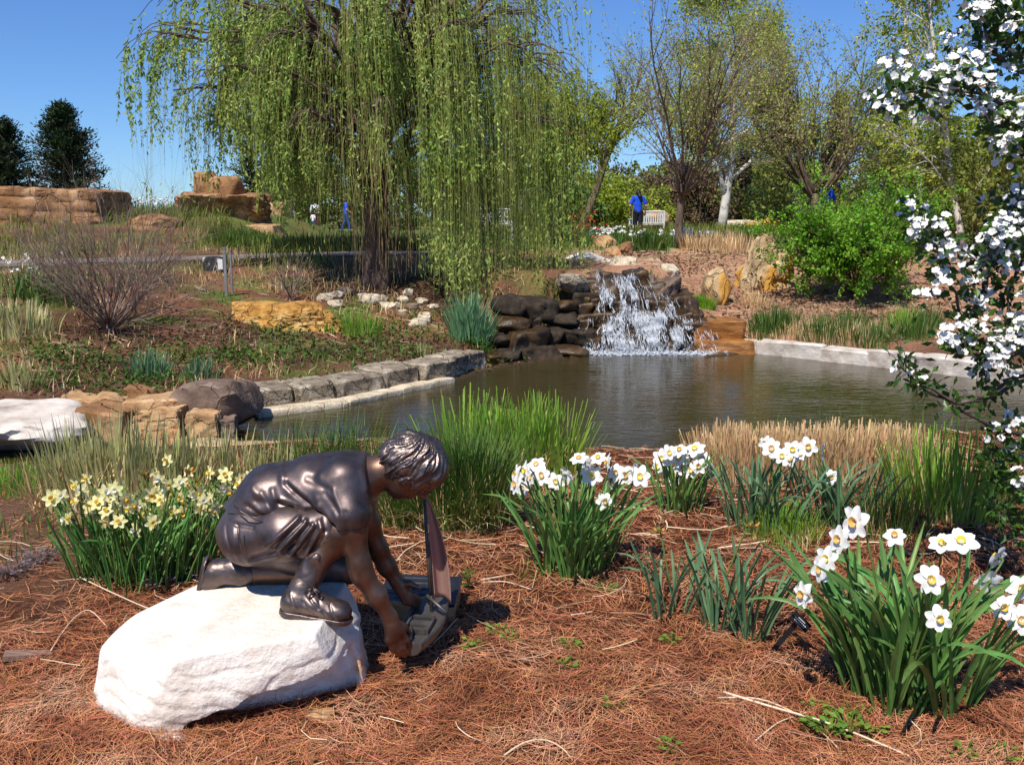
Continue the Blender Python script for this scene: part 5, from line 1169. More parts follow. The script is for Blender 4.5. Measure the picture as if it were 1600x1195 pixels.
m_lbrn = mat('brown_thicket', [S(84,66,48), S(118,96,70)], rough=.9, scale=1, rnd='island', rv=.35)
m_ldark = mat('crab_leaf', [S(40,66,22), S(66,98,34), S(100,132,52)], rough=.4, scale=6, rnd='island', rv=.35, rh=.02, transl=.25, spec=.4)

def grow(rg, levels, start, d0):
    """levels: list of dict(n,len,rad,ang,up,wob,k,t0); returns per-level (P (n,k,3), R (n,k))"""
    out = []; parents = [(np.asarray(start, float), np.asarray(d0, float), 1.0, None)]
    prev = None
    for li, lv in enumerate(levels):
        Ps, Rs = [], []; k = lv['k']
        if li == 0:
            src = [(np.asarray(start, float), nrm(d0), lv['rad'], 1.0)]
        else:
            src = []; PP, PR = prev
            for i in range(len(PP)):
                nch = lv['n'] if not callable(lv['n']) else lv['n'](i)
                ts = lv['t0'] + (1 - lv['t0']) * (np.arange(nch) + rg.random(nch)) / nch
                for t in ts:
                    f = t * (PP.shape[1] - 1); j = min(int(f), PP.shape[1] - 2); p = lerp(PP[i, j], PP[i, j + 1], f - j); r = lerp(PR[i, j], PR[i, j + 1], f - j)
                    dd = nrm(PP[i, j + 1] - PP[i, j]); a = rg.normal(lv['ang'], lv['ang'] * .25); sd = nrm(np.cross(dd, rg.normal(size=3)))
                    if lv.get('flat'): sd = nrm(sd * [1, 1, .3])
                    nd = nrm(dd * math.cos(a) + sd * math.sin(a)); src.append((p, nd, min(r * .75, lv['rad']), 1 - lv.get('tap', .35) * t))
        for p, d, r, ls in src:
            L = lv['len'] * ls * rg.uniform(.75, 1.2); pts = [p]; dd = d.copy()
            for s in range(k - 1):
                dd = nrm(dd + rg.normal(0, lv['wob'], 3) + np.array([0, 0, lv['up']])); pts.append(pts[-1] + dd * L / (k - 1))
            Ps.append(pts); Rs.append(r * (1 - lv.get('rt', .75) * np.linspace(0, 1, k)))
        prev = (np.array(Ps), np.array(Rs)); out.append(prev)
    return out
def along(rg, PP, n, t0=.2):
    """n random points on each polyline, with local direction"""
    m, k, _ = PP.shape; t = rg.uniform(t0, 1, (m, n)) * (k - 1); j = np.minimum(t.astype(int), k - 2); f = (t - j)[..., None]; i = np.arange(m)[:, None]
    a, b_ = PP[i, j], PP[i, j + 1]; return (a + (b_ - a) * f).reshape(-1, 3), nrm(b_ - a).reshape(-1, 3)
def tree(name, label, base, d0, levels, bark, leafm, nleaf, lsz, seed, group=None, lw=.3, leaflev=(-1,), twigm=None, droop=0.0, jit=.05, cat='tree', t0=.2, leafz=-9):
    rg = np.random.default_rng(seed); lv = grow(rg, levels, base, d0); root = thing(name, label, cat, base, group)
    sides = [9, 6, 4, 3, 3]
    obj('trunk', *tubes(*lv[0], sides[0]), bark, root, smooth=True)
    mb = MB()
    for i in range(1, len(lv) - (1 if twigm else 0)): mb.add(*tubes(*lv[i], sides[i]))
    if mb.n: obj('limbs', *mb.get(), bark, root, smooth=True)
    if twigm: obj('twigs', *tubes(*lv[-1], 3), twigm, root, kind='stuff')
    if nleaf:
        Vs = MB()
        for l in leaflev:
            C, D = along(rg, lv[l][0], nleaf, t0); n = len(C); C = C + rg.normal(0, jit, (n, 3)); kz = C[:, 2] > base[2] + leafz; C, D = C[kz], D[kz]; n = len(C)
            dd = nrm(D * .6 + rg.normal(0, .6, (n, 3)) + np.array([0, 0, -droop])); L = rg.uniform(.6, 1.3, n) * lsz
            Vs.add(*leaves(C, dd, rg.normal(size=(n, 3)) + [0, 0, .6], L, L * lw))
        obj('crown', *Vs.get(), leafm, root, kind='stuff')
    return root
def cloud_crown(rg, clumps, per, lsz, lw=.3, droop=0., shell=.6):
    """clumps (n,4) centre+radius -> leaf faces spread through ragged lobes"""
    Vs = MB()
    for cx, cy, cz, r in clumps:
        n = max(int(per * r * r), 8); d = randdir(n, rg); rr = r * (shell + (1 - shell) * rg.random(n)) ** .8 * (1 + .35 * vnoise(d * 2.2 + [cx, cy, cz], 3))
        C = np.array([cx, cy, cz]) + d * rr[:, None] * [1, 1, .85]; L = rg.uniform(.6, 1.4, n) * lsz
        Vs.add(*leaves(C, nrm(d * .5 + rg.normal(0, .7, (n, 3)) - [0, 0, droop]), rg.normal(size=(n, 3)) + d, L, L * lw))
    return Vs.get()

# --- the weeping willow on the left bank
rg = np.random.default_rng(5)
wb = G(588, 447); wb[2] -= .05
wt = thing('willow_tree', 'big weeping willow trailing yellow green strands over the left bank', 'tree', wb)
tr = np.array([wb, wb + [.02, .02, .5], wb + [.0, .1, 1.2], wb + [.08, .1, 2.0], wb + [.1, .1, 2.7]])
tt = np.linspace(0, 4, 14); tp = np.stack([np.interp(tt, range(5), tr[:, i]) for i in range(3)], -1); tp[1:-1] = (tp[:-2] + 2 * tp[1:-1] + tp[2:]) / 4
V, F = tubes(tp[None], np.array([np.r_[.25, .21, .185, np.linspace(.175, .13, 11)]]), 14); q = V - tp.mean(0)
V[:, :2] += (nrm(V - np.array([wb[0], wb[1], 0]) * [1, 1, 0] - np.c_[0 * V[:, :2], V[:, 2]])[:, :2] * (.03 * fbm(V * np.array([9, 9, 1.5]), 3, 5))[:, None])
obj('trunk', V, F, m_barkl, wt, smooth=True)
limbs = []; tips = []
for i in range(64):
    a = i * 2.399 + rg.normal(0, .2); z0 = rg.uniform(1.3, 2.7); R0 = rg.uniform(.8, 3.1); rise = rg.uniform(.6, 2.4) * (1.25 - .2 * R0) + .35
    ex = math.cos(a) * R0 * 1.02 - .22; ey = math.sin(a) * R0 * .85
    s0 = np.array([np.interp(z0, tr[:, 2] - wb[2], tr[:, j]) for j in range(3)])
    pts = []
    for t in np.linspace(0, 1, 9): pts.append(s0 + np.array([ex * t ** .9, ey * t ** .9, rise * (1 - (1 - t) ** 1.8) - .25 * t ** 3]) + rg.normal(0, .05, 3) * t)
    limbs.append(pts)
for i in range(22):   # high shoulders of the crown on both sides
    a = (math.pi if i % 2 else 0) + rg.uniform(-.9, .9); z0 = rg.uniform(2.0, 2.7); R0 = rg.uniform(1.8, 2.95); rise = rg.uniform(1.4, 2.6); s0 = np.array([np.interp(z0, tr[:, 2] - wb[2], tr[:, j]) for j in range(3)])
    ex = math.cos(a) * R0 - .2; ey = math.sin(a) * R0 * .9
    limbs.append([s0 + np.array([ex * t ** .9, ey * t ** .9, rise * (1 - (1 - t) ** 1.8) - .25 * t ** 3]) + rg.normal(0, .05, 3) * t for t in np.linspace(0, 1, 9)])
limbs = np.array(limbs); Rl = np.array([.045 * rg.uniform(.6, 1.3) * (1 - .85 * np.linspace(0, 1, 9)) + .006 for _ in limbs])
mb = MB(); mb.add(*tubes(limbs, Rl, 6))
# upright leaders that carry the top of the crown out of frame
lead = []
for i in range(20):
    a = i * 2.399; r = rg.uniform(.3, 2.6); pts = [tp[-1] + np.array([math.cos(a) * r * t, math.sin(a) * r * t, rg.uniform(2.0, 3.2) * t]) + rg.normal(0, .06, 3) * t for t in np.linspace(0, 1, 9)]; lead.append(pts)
lead = np.array(lead); mb.add(*tubes(lead, np.array([.07 * (1 - .85 * np.linspace(0, 1, 9)) for _ in lead]), 6))
al = np.concatenate([limbs, lead]); C, D = along(rg, al, 11, .3); n = len(C)
bl = rg.uniform(.3, .9, n); oo = nrm((C - wb) * [1, 1, 0] + rg.normal(0, .5, (n, 3)) * [1, 1, 0]); k = 6; t = np.linspace(0, 1, k)[None, :, None]
BR = C[:, None] + (nrm(D * .5 + oo)[:, None] * t + np.array([0, 0, .35]) * t - np.array([0, 0, .7]) * t ** 2.5) * bl[:, None, None]
mb.add(*tubes(BR, np.array([.012, .01, .008, .006, .005, .004])[None].repeat(n, 0), 4))
obj('limbs', *mb.get(), m_barkl, wt, smooth=True)
# hanging strands
C, D = along(rg, BR, 3, .3); n = len(C); rel = C - wb
def low_end(x):  # how far the curtain reaches down, by side of the tree
    return np.interp(x, [-5.6, -4.9, -4.3, -3.6, -3.0, -2.5, -1.9, -1.4, -.8, .2, .9], [1.95, 1.9, 2.2, 2.35, 1.95, 1.8, 1.6, 1.1, .25, .0, .5])
le = low_end(C[:, 0]) + rg.exponential(.5, n) * (1 - .2 * sm((C[:, 0] + 1.9) / 1.3)) + .6 * n2(C[:, 0], C[:, 1], 1.6, 2, 4)
rf = (C[:, 0] > -1.3) & (C[:, 1] < wb[1] - .2); le = np.where(rf, low_end(C[:, 0]) * .8 + rg.exponential(.22, n), le)
ok = (C[:, 2] - le > .25) & (C[:, 0] < 1.0) & (rf & (rg.random(n) < .8) | ~rf); rf = rf[ok]; C = C[ok]; le = le[ok]; n = len(C)
ln = np.minimum(C[:, 2] - le, rg.uniform(1.2, 3.4, n) + 3 * rf + np.where(rg.random(n) < .6, 3.0, .8) * sm((C[:, 0] + 1.9) / 1.3)); k = 6; t = np.linspace(0, 1, k)[None, :, None]
oo = nrm((C - wb) * [1, 1, 0]) * rg.uniform(.05, .3, (n, 1)); sway = rg.normal(0, .11, (n, 3)) * [1, 1, 0] + .25 * np.stack([n2(C[:, 0], C[:, 1], 1.1, 2, 71), n2(C[:, 0], C[:, 1], 1.1, 2, 72), 0 * C[:, 0]], -1)
ST = C[:, None] + oo[:, None] * (1 - (1 - t) ** 3) + sway[:, None] * t ** 1.5 - np.array([0, 0, 1.0]) * (ln[:, None, None] * t ** 1.25)
gzs = H(ST[:, -1, 0], ST[:, -1, 1]); 
obj('strands', *tubes(ST, np.full((n, k), .0023) * np.linspace(1, .5, k), 3), m_lwstr, wt, kind='stuff')
inner = (np.abs(C[:, 0] - wb[0]) < .9) & (rg.random(n) < .35)
per = 74; Cl, Dl = along(rg, ST[~inner], per, .03); nl = len(Cl)
cl_ = n2(Cl[:, 0] * 1.0 + Cl[:, 1] * .7, Cl[:, 2] * .8, 1.6, 2, 31); ff = (np.abs(Cl[:, 0] - wb[0] - .1) < .75) & (Cl[:, 2] < wb[2] + 2.6 + .4 * cl_); kp = (rg.random(nl) < .58 + 1.15 * cl_) & (~ff | (rg.random(nl) < .22)); Cl, Dl = Cl[kp], Dl[kp]; nl = len(Cl)
L = rg.uniform(.035, .09, nl) * (1 + .25 * cl_[kp]); dd = nrm(Dl * .75 + rg.normal(0, .42, (nl, 3)))
obj('crown', *leaves(Cl, dd, rg.normal(size=(nl, 3)), L, L * .17), m_lwil, wt, kind='stuff')
# dead bare strands round the trunk
n = 130; a = rg.uniform(0, 6.28, n); r = np.abs(rg.normal(.18, .22, n)); zt = rg.uniform(1.6, 2.9, n); C = np.stack([wb[0] + .05 + r * np.cos(a) * 1.3, wb[1] - .12 + r * np.sin(a), wb[2] + zt], -1)
ln = zt - rg.uniform(.05, 1.1, n); k = 8; t = np.linspace(0, 1, k)[None, :, None]
Q = C[:, None] + rg.normal(0, .10, (n, 1, 3)) * [1, 1, 0] * t - np.array([0, 0, 1.0]) * ln[:, None, None] * t + rg.normal(0, .012, (n, k, 3)) * [1, 1, 0]
obj('dead_strands', *tubes(Q, np.full((n, k), .007) * np.linspace(1, .5, k), 4), m_lwilb, wt, kind='stuff')

# --- trees right of the willow
def LV(*a): return [dict(zip(('n', 'len', 'rad', 'ang', 'up', 'wob', 'k', 't0'), v)) for v in a]
g = G(1060, 388)
tree('elm_tree', 'vase shaped tree with dark fine branches and thin olive leaves above the waterfall', g, (.02, 0, 1), [dict(n=1, len=1.25, rad=.10, ang=0, up=0, wob=.04, k=6, t0=0, rt=.25)] + LV((17, 5.2, .036, .58, .06, .06, 9, .66), (9, 1.9, .013, .5, .05, .09, 6, .15), (8, .8, .0042, .55, .03, .12, 5, .1)), m_barkr, m_lpale, 7, .06, 51, twigm=m_twig, jit=.05, t0=.3)
g = G(1126, 368)
tree('sycamore_tree', 'pale white trunked tree with crooked limbs and yellow green leaves', g, (.10, 0, 1), [dict(n=1, len=8.5, rad=.19, ang=0, up=.05, wob=.05, k=12, t0=0, rt=.9)] + LV((17, 2.9, .10, 1.05, .06, .14, 8, .15), (7, 1.3, .03, .7, .08, .15, 5, .25), (5, .6, .01, .6, .05, .15, 4, .2)), m_barkw, m_lyel, 42, .12, 52, jit=.22, leafz=2.9)
g = P(1275, 372, 25); g[2] = gz(g[0], g[1])
tree('elm_tree', 'vase shaped olive tree rising behind the bright green shrub', g, (0, 0, 1), [dict(n=1, len=1.7, rad=.14, ang=0, up=0, wob=.04, k=6, t0=0, rt=.25)] + LV((18, 5.2, .045, .55, .08, .05, 9, .7), (10, 1.9, .014, .5, .06, .09, 6, .15), (9, .85, .0055, .5, .03, .12, 5, .1)), m_bark, m_lpale, 9, .07, 53, twigm=m_twig, jit=.06)
g = P(1505, 400, 20); g[2] = gz(g[0], g[1])
tree('birch_tree', 'slender leaning birch with thin white trunk and hanging yellow green leaves', g, (-.22, 0, 1), [dict(n=1, len=7.5, rad=.075, ang=0, up=.03, wob=.04, k=12, t0=0, rt=.85)] + LV((26, 1.5, .02, .75, .02, .1, 7, .12), (9, .9, .007, .7, -.12, .12, 5, .2)), m_barkw, m_lyel, 34, .075, 54, droop=.5, jit=.06)
g = P(1440, 385, 24); g[2] = gz(g[0], g[1])
tree('birch_tree', 'tall straight birch with white trunk showing against the sky', g, (-.02, 0, 1), [dict(n=1, len=9, rad=.08, ang=0, up=.03, wob=.03, k=12, t0=0, rt=.85)] + LV((28, 1.5, .02, .7, .0, .1, 7, .15), (9, .9, .007, .7, -.12, .12, 5, .2)), m_barkw, m_lyel, 26, .075, 55, droop=.5, jit=.06)
g = P(1590, 390, 22); g[2] = gz(g[0], g[1])
tree('birch_tree', 'birch with thin olive leaves half hidden by white blossom', g, (.03, 0, 1), [dict(n=1, len=8, rad=.08, ang=0, up=.03, wob=.03, k=12, t0=0, rt=.85)] + LV((26, 1.7, .02, .7, .0, .1, 7, .1), (9, .9, .007, .7, -.1, .12, 5, .2)), m_barkw, m_lyel, 34, .075, 56, droop=.5, jit=.06)
g = P(902, 372, 32); g[2] = gz(g[0], g[1])
tree('leaning_tree', 'leaning dark trunk with thin spreading branches beside the willow', g, (.35, 0, 1), [dict(n=1, len=3.6, rad=.15, ang=0, up=-.02, wob=.05, k=7, t0=0, rt=.5)] + LV((10, 3.4, .06, .6, .05, .08, 8, .5), (8, 1.6, .02, .55, .05, .1, 6, .2), (6, .8, .009, .5, .04, .12, 4, .2)), m_bark, m_lpale, 6, .07, 57, twigm=m_twig)
g = P(870, 372, 27); g[2] = gz(g[0], g[1])
tree('willow_tree', 'younger yellow green willow rising behind the right side of the big one', g, (0, 0, 1), [dict(n=1, len=2.4, rad=.2, ang=0, up=0, wob=.05, k=6, t0=0, rt=.4)] + LV((14, 3.3, .06, .5, .05, .08, 8, .4), (9, 1.4, .02, .6, -.05, .1, 6, .2), (5, 1.2, .008, .8, -.35, .1, 6, .2)), m_bark, m_lyel, 34, .11, 58, lw=.2, droop=.4, jit=.06)
# --- evergreens
def conifer(label, px_, py_top, Y, wpx, seed, m=m_lever, name='pine_tree', round_=.7, base_py=372, nper=58):
    rg = np.random.default_rng(seed); b_ = P(px_, base_py, Y); b_[2] = gz(b_[0], b_[1]) - .1; top = P(px_, py_top, Y)[2]; hgt = top - b_[2]; R0 = wpx / FPX * Y / 2
    root = thing(name, label, 'tree', b_)
    obj('trunk', *tube1([b_, b_ + [0, 0, hgt * .5], b_ + [0, 0, hgt * .97]], [R0 * .07, R0 * .05, R0 * .01], 7), m_bark, root, smooth=True)
    nb = 150; z = rg.random(nb) ** 1.15; a = rg.uniform(0, 6.28, nb); rr = R0 * ((1 - z) ** round_) * rg.uniform(.55, 1.12, nb) * (.35 + .65 * sm(z / .15)); k = 5; t = np.linspace(0, 1, k)[None, :, None]
    s0 = np.stack([0 * z, 0 * z, z * hgt], -1) + b_; e = np.stack([np.cos(a) * rr, np.sin(a) * rr, .18 * rr + .02 * hgt], -1)
    Pb = s0[:, None] + e[:, None] * t - np.array([0, 0, .12]) * (rr[:, None, None] * t * (1 - t)); obj('limbs', *tubes(Pb, np.linspace(.03, .008, k)[None].repeat(nb, 0) * R0, 3), m_bark, root)
    C, D = along(rg, Pb, nper, .12); n = len(C); C = C + rg.normal(0, .05 * R0 + .02, (n, 3)) * [1, 1, .7]; L = rg.uniform(.5, 1.2, n) * (.10 + .035 * R0)
    obj('crown', *leaves(C, nrm(D * .8 + rg.normal(0, .5, (n, 3)) + [0, 0, .25]), rg.normal(size=(n, 3)) + [0, 0, .5], L, L * .16), m, root, kind='stuff'); return root
conifer('dark pine with pointed tip standing behind the sandstone ledge', 112, 172, 38, 175, 61, round_=.62, nper=170)
conifer('broad dark pine at the outer end of the sandstone ledge', 8, 186, 36, 150, 62, round_=.5, nper=150)
conifer('second dark pine overlapping the broad one', -45, 170, 40, 120, 63)
conifer('dark green cedar standing behind the stacked rust boulders', 400, 195, 60, 110, 64, m=m_lever, name='cedar_tree', round_=.5)
conifer('cedar filling the gap behind the willow trunk', 470, 190, 64, 140, 65, m=m_lever, name='cedar_tree', round_=.5)
for i, (a, t_, Y, w_, lb) in enumerate([(1215,215,52,120,'dark cedar behind the white trunked tree'),(1300,150,54,150,'tall dark cedar behind the vase shaped olive tree'),(1385,110,50,150,'tallest dark cedar left of the birches'),(1160,240,58,110,'short dark cedar in the back hedge'),(1470,190,48,150,'dark cedar behind the leaning birch'),(1560,170,46,150,'dark cedar behind the white blossom'),(1640,150,44,140,'dark cedar beyond the blossoming branches')]):
    conifer(lb, a, t_, Y, w_, 70 + i, m=m_lever if i % 2 else m_lmid, name='cedar_tree', round_=.55)
# --- leafy shrubs and background thickets
def shrub(name, label, c, R, hgt, m, seed, n=40, per=1500, lsz=.05, bark=m_bark, group=None, lw=.3, cat='shrub', stems=14, low=.1, flat=.8):
    rg = np.random.default_rng(seed); root = thing(name, label, cat, c, group); C = []
    a = rg.uniform(0, 6.28, n); z = rg.uniform(low, 1, n); r = R * np.sqrt(rg.random(n)) * np.sqrt(np.clip(1.05 - (2 * z - .9) ** 2 * .75, .05, 1))
    cl = np.stack([c[0] + r * np.cos(a), c[1] + r * np.sin(a) * flat, c[2] + z * hgt, rg.uniform(.16, .3, n) * R], -1)
    obj('crown', *cloud_crown(rg, cl, per / (R * R) * .6, lsz, lw, .1, .35), m, root, kind='stuff')
    sel = cl[rg.choice(n, min(stems, n), replace=False)]; b0 = c + rg.normal(0, .06 * R, (len(sel), 3)) * [1, 1, 0]; t = np.linspace(0, 1, 6)[None, :, None]
    Q = b0[:, None] + (sel[:, None, :3] - b0[:, None]) * np.concatenate([t ** 1.3, t ** 1.3, t ** .9], -1) - np.array([0, 0, .06]); obj('stems', *tubes(Q, np.linspace(.02, .006, 6)[None].repeat(len(sel), 0) * max(R, .5), 5), bark, root, smooth=True)
    return root
g = G(1345, 474); g[1] += .3; g[2] = gz(g[0], g[1])
tree('green_shrub', 'spreading bright green shrub on the right pond bank', g, (0, 0, 1), [dict(n=1, len=.1, rad=.05, ang=0, up=0, wob=.02, k=3, t0=0, rt=.1)] + LV((40, 1.8, .016, .66, .03, .06, 8, .0), (12, .62, .006, .85, -.02, .12, 5, .22), (3, .26, .003, .7, .0, .12, 4, .2)), m_bark, m_lbri, 20, .052, 81, cat='shrub', jit=.025, lw=.34, t0=.1)
bgS = [(835,330,60,1.9,2.2,m_lmid,'mid green bush behind the right willow curtain'),(935,308,52,2.0,1.7,m_lyel,'round yellow green bush left of the person in blue'),(975,305,55,2.0,1.8,m_lyel,'yellow green bush behind the person in blue'),(1035,300,60,2.2,2.0,m_lbrn,'brown leafless thicket behind the dark trunk'),(1095,300,58,2.2,2.2,m_lbrn,'brown thicket behind the white trunk'),(1150,300,60,2.4,2.4,m_loli,'olive bush in the far hedge beside the white trunk'),(1230,300,45,2.0,2.0,m_loli,'olive bush behind the bright green shrub'),(1400,300,30,1.6,2.2,m_loli,'olive bush right of the bright green shrub'),(1470,320,22,1.5,2.0,m_loli,'loose olive bush below the leaning birch'),(1560,330,20,1.5,1.9,m_loli,'olive bush behind the lower white blossom'),(460,330,58,2.4,2.2,m_loli,'olive thicket behind the fan backed bench'),(545,320,60,2.6,2.6,m_loli,'olive thicket behind the walking person'),(640,320,55,2.4,2.4,m_lmid,'green thicket behind the willow trunk'),(740,320,55,2.4,2.4,m_loli,'olive thicket seen through the willow curtain'),(890,320,40,1.0,1.2,m_lmid,'small dark bush beside the willow curtain edge'),(1520,330,32,2.2,2.6,m_loli,'tall olive bush behind the leaning birch'),(1640,330,26,2.0,2.4,m_loli,'olive bush at the far right behind the blossom')]
for i, (a, t_, Y, R, hg, m, lb) in enumerate(bgS):
    R *= 1.35 if Y > 35 else 1.1; hg *= 1.5 if Y > 35 else 1.15; c = P(a, 370, Y); c[2] = gz(c[0], c[1]); shrub('garden_bush', lb, c, R, hg, m, 200 + i, n=40, per=3400, lsz=.10 if Y < 35 else .19, group='bushes of the far garden', low=.08)
# --- the wood beyond the garden, tree by tree
fw = [(905,262,70,'olive'),(960,258,74,'brown'),(1010,248,70,'olive'),(1062,240,76,'brown'),(1110,225,72,'olive'),(1165,205,70,'mid'),(1225,190,74,'olive'),(1280,180,70,'mid'),(1340,165,68,'olive'),(1400,160,66,'yellow'),(1455,170,62,'olive'),(1515,165,60,'yellow'),(1575,170,60,'olive'),(1635,170,58,'mid'),(430,262,75,'olive'),(500,245,76,'mid'),(570,235,75,'olive'),(640,235,74,'olive'),(700,240,73,'mid'),(770,235,72,'olive'),(835,250,72,'olive'),(1690,165,58,'olive'),(1750,170,58,'mid'),(350,285,80,'olive')]
wm = {'olive': m_loli, 'brown': m_lbrn, 'mid': m_lmid, 'yellow': m_lyel}
for i, (a, t_, Y, kd) in enumerate(fw):
    rg = np.random.default_rng(900 + i); c = P(a, 372, Y); c[2] = gz(c[0], c[1]); top = P(a, t_, Y)[2]; hg = top - c[2]; R = rg.uniform(2.0, 2.7)
    root = thing('woodland_tree', {'olive': 'olive leaved tree in the wood beyond the garden', 'brown': 'brown leafless tree in the wood beyond the garden', 'mid': 'mid green tree in the wood beyond the garden', 'yellow': 'yellow green tree in the wood beyond the garden'}[kd], 'tree', c, 'trees of the far wood, ' + kd)
    obj('trunk', *tube1([c - [0, 0, .1], c + [rg.normal(0, .1), 0, hg * .5], c + [rg.normal(0, .2), 0, hg * .9]], [.16, .11, .03], 6), m_bark, root, smooth=True)
    n = 46; aa = rg.uniform(0, 6.28, n); z = rg.uniform(.08, 1, n); r = R * np.sqrt(rg.random(n)) * np.sqrt(np.clip(1.05 - (2 * z - .95) ** 2 * .8, .05, 1)); cl = np.stack([c[0] + r * np.cos(aa), c[1] + r * np.sin(aa) * .8, c[2] + z * (hg - .4), rg.uniform(.16, .32, n) * R], -1)
    obj('crown', *cloud_crown(rg, cl, 210, .26, .28, .1, .3), wm[kd], root, kind='stuff')
# --- bare twiggy shrub on the left bank
g = G(172, 520)
tree('bare_shrub', 'leafless shrub of many fine reddish brown twigs on the left bank', g, (0, 0, 1), [dict(n=1, len=.08, rad=.04, ang=0, up=0, wob=.02, k=3, t0=0, rt=.1)] + LV((44, 1.6, .008, .8, .07, .12, 7, .0), (7, .8, .004, .5, .05, .14, 5, .15), (6, .42, .0024, .6, .04, .16, 4, .15)), m_twigr, m_lyel, 0, .02, 82, cat='shrub')
g = G(455, 470)
tree('bare_shrub', 'small leafless brown shrub behind the yellow sandstone boulder', g, (0, 0, 1), [dict(n=1, len=.05, rad=.02, ang=0, up=0, wob=.02, k=3, t0=0, rt=.1)] + LV((22, .6, .007, .7, .05, .06, 6, .0), (5, .3, .003, .45, .03, .1, 4, .2)), m_twigr, m_lyel, 0, .02, 83, cat='shrub')
# --- red flowering quince by the willow
g = P(905, 382, 24); g[2] = gz(g[0], g[1])
qs = shrub('quince_shrub', 'dark shrub with orange red blossom beside the willow curtain', g, .5, .95, m_lmid, 84, n=26, per=500, lsz=.05)
rg = np.random.default_rng(85); n = 90; m_red = mat('red_blossom', [S(196,52,30), S(226,92,58)], rough=.6, scale=6, rnd='island', rv=.2)
C = g + rg.normal(0, .2, (n, 3)) * [1, 1, .9] + [.12, -.3, .62]; obj('blossom', *leaves(C, randdir(n, rg), rg.normal(size=(n, 3)), .06, .03), m_red, qs, kind='stuff')

# --- flowering crab apple whose branches hang in from the right
m_cbark = mat('crab_bark', [S(52,42,40), S(88,74,70), S(124,108,104)], rough=.9, scale=14, bump=.5, bscale=50, bdist=.008)
m_blos = mat('white_blossom', [(.82,.80,.74), (.88,.87,.83)], rough=.6, scale=30, transl=.15, spec=.2)
m_bud = mat('pink_bud', [S(226,190,150), S(236,222,196)], rough=.6, scale=30, transl=.2)
rg = np.random.default_rng(15)
cb = PZ(1668, 905, 0.0); cb[2] = gz(cb[0], cb[1]) - .02
ct = thing('crab_apple_tree', 'crab apple with white blossom clusters reaching in over the pond edge', 'tree', cb)
def poly(pts, n=12):
    pts = np.array([P(*p) for p in pts]); tt = np.linspace(0, len(pts) - 1, n); q = np.stack([np.interp(tt, range(len(pts)), pts[:, i]) for i in range(3)], -1)
    for _ in range(2): q[1:-1] = (q[:-2] + 2 * q[1:-1] + q[2:]) / 4
    return q
Yt = cb[1]
trunk = np.array([cb, cb + [.02, 0, .35], P(1660, 690, Yt), P(1655, 560, Yt), P(1640, 380, Yt - .05), P(1632, 200, Yt - .1), P(1610, 20, Yt - .15), P(1600, -80, Yt - .15)])
tt = np.linspace(0, 7, 20); tq = np.stack([np.interp(tt, range(8), trunk[:, i]) for i in range(3)], -1)
obj('trunk', *tube1(tq, np.linspace(.045, .02, 20), 9), m_cbark, ct, smooth=True)
BRS = {  # branch lines (pixel, pixel, distance), radius, blossom per branch, leaves
 'a': ([(1655,600,Yt),(1600,585,Yt-.1),(1520,640,Yt-.2),(1480,622,Yt-.25),(1420,590,Yt-.3),(1405,565,Yt-.32)], .010, 0, 34),
 'a2': ([(1665,680,Yt),(1600,676,Yt-.1),(1540,665,Yt-.18),(1495,640,Yt-.2),(1450,610,Yt-.25),(1422,598,Yt-.3)], .011, 0, 20),
 'b': ([(1655,560,Yt),(1610,580,Yt-.1),(1560,605,Yt-.15),(1520,625,Yt-.2)], .012, 0, 22),
 'c': ([(1650,520,Yt),(1590,560,Yt-.1),(1540,555,Yt-.15),(1505,540,Yt-.2),(1495,500,Yt-.22)], .011, 9, 34),
 'd': ([(1500,560,Yt-.2),(1512,510,Yt-.2),(1540,440,Yt-.2),(1560,380,Yt-.2),(1590,310,Yt-.15)], .009, 18, 46),
 'e': ([(1512,510,Yt-.2),(1488,450,Yt-.22),(1470,400,Yt-.25),(1445,360,Yt-.28),(1428,330,Yt-.3)], .006, 13, 26),
 'f': ([(1540,460,Yt-.2),(1550,410,Yt-.25),(1540,370,Yt-.25)], .005, 6, 14),
 'g': ([(1640,360,Yt),(1605,400,Yt-.1),(1580,430,Yt-.15),(1570,500,Yt-.18),(1575,545,Yt-.2)], .008, 13, 34),
 'h': ([(1630,220,Yt-.05),(1590,200,Yt-.2),(1560,150,Yt-.3),(1520,145,Yt-.35),(1470,140,Yt-.42),(1420,145,Yt-.48),(1385,150,Yt-.5)], .009, 22, 46),
 'i': ([(1622,120,Yt-.1),(1580,110,Yt-.25),(1550,80,Yt-.3),(1535,30,Yt-.32),(1540,-20,Yt-.35)], .009, 16, 60),
 'j': ([(1635,260,Yt-.05),(1600,225,Yt-.2),(1575,190,Yt-.28),(1550,215,Yt-.3)], .008, 15, 50),
 'k': ([(1615,40,Yt-.1),(1590,60,Yt-.3),(1580,30,Yt-.3),(1570,-10,Yt-.3)], .007, 9, 40),
 'l': ([(1640,330,Yt),(1600,310,Yt-.15),(1585,320,Yt-.2)], .006, 5, 16),
 'm': ([(1660,740,Yt),(1590,712,Yt-.05),(1570,705,Yt-.1),(1545,690,Yt-.15)], .006, 4, 34),
 'n': ([(1664,800,Yt),(1600,770,Yt-.05),(1570,760,Yt-.1),(1550,720,Yt-.12)], .006, 0, 70),
 'o': ([(1664,860,Yt),(1600,840,Yt-.05),(1575,810,Yt-.1),(1555,780,Yt-.12)], .006, 0, 70),
 'p': ([(1540,600,Yt-.15),(1538,560,Yt-.17),(1500,545,Yt-.2)], .004, 3, 10),
 'q': ([(1420,590,Yt-.3),(1412,560,Yt-.3),(1408,522,Yt-.32)], .003, 3, 10),
}
mb = MB(); lv_ = MB(); cl_pts = []
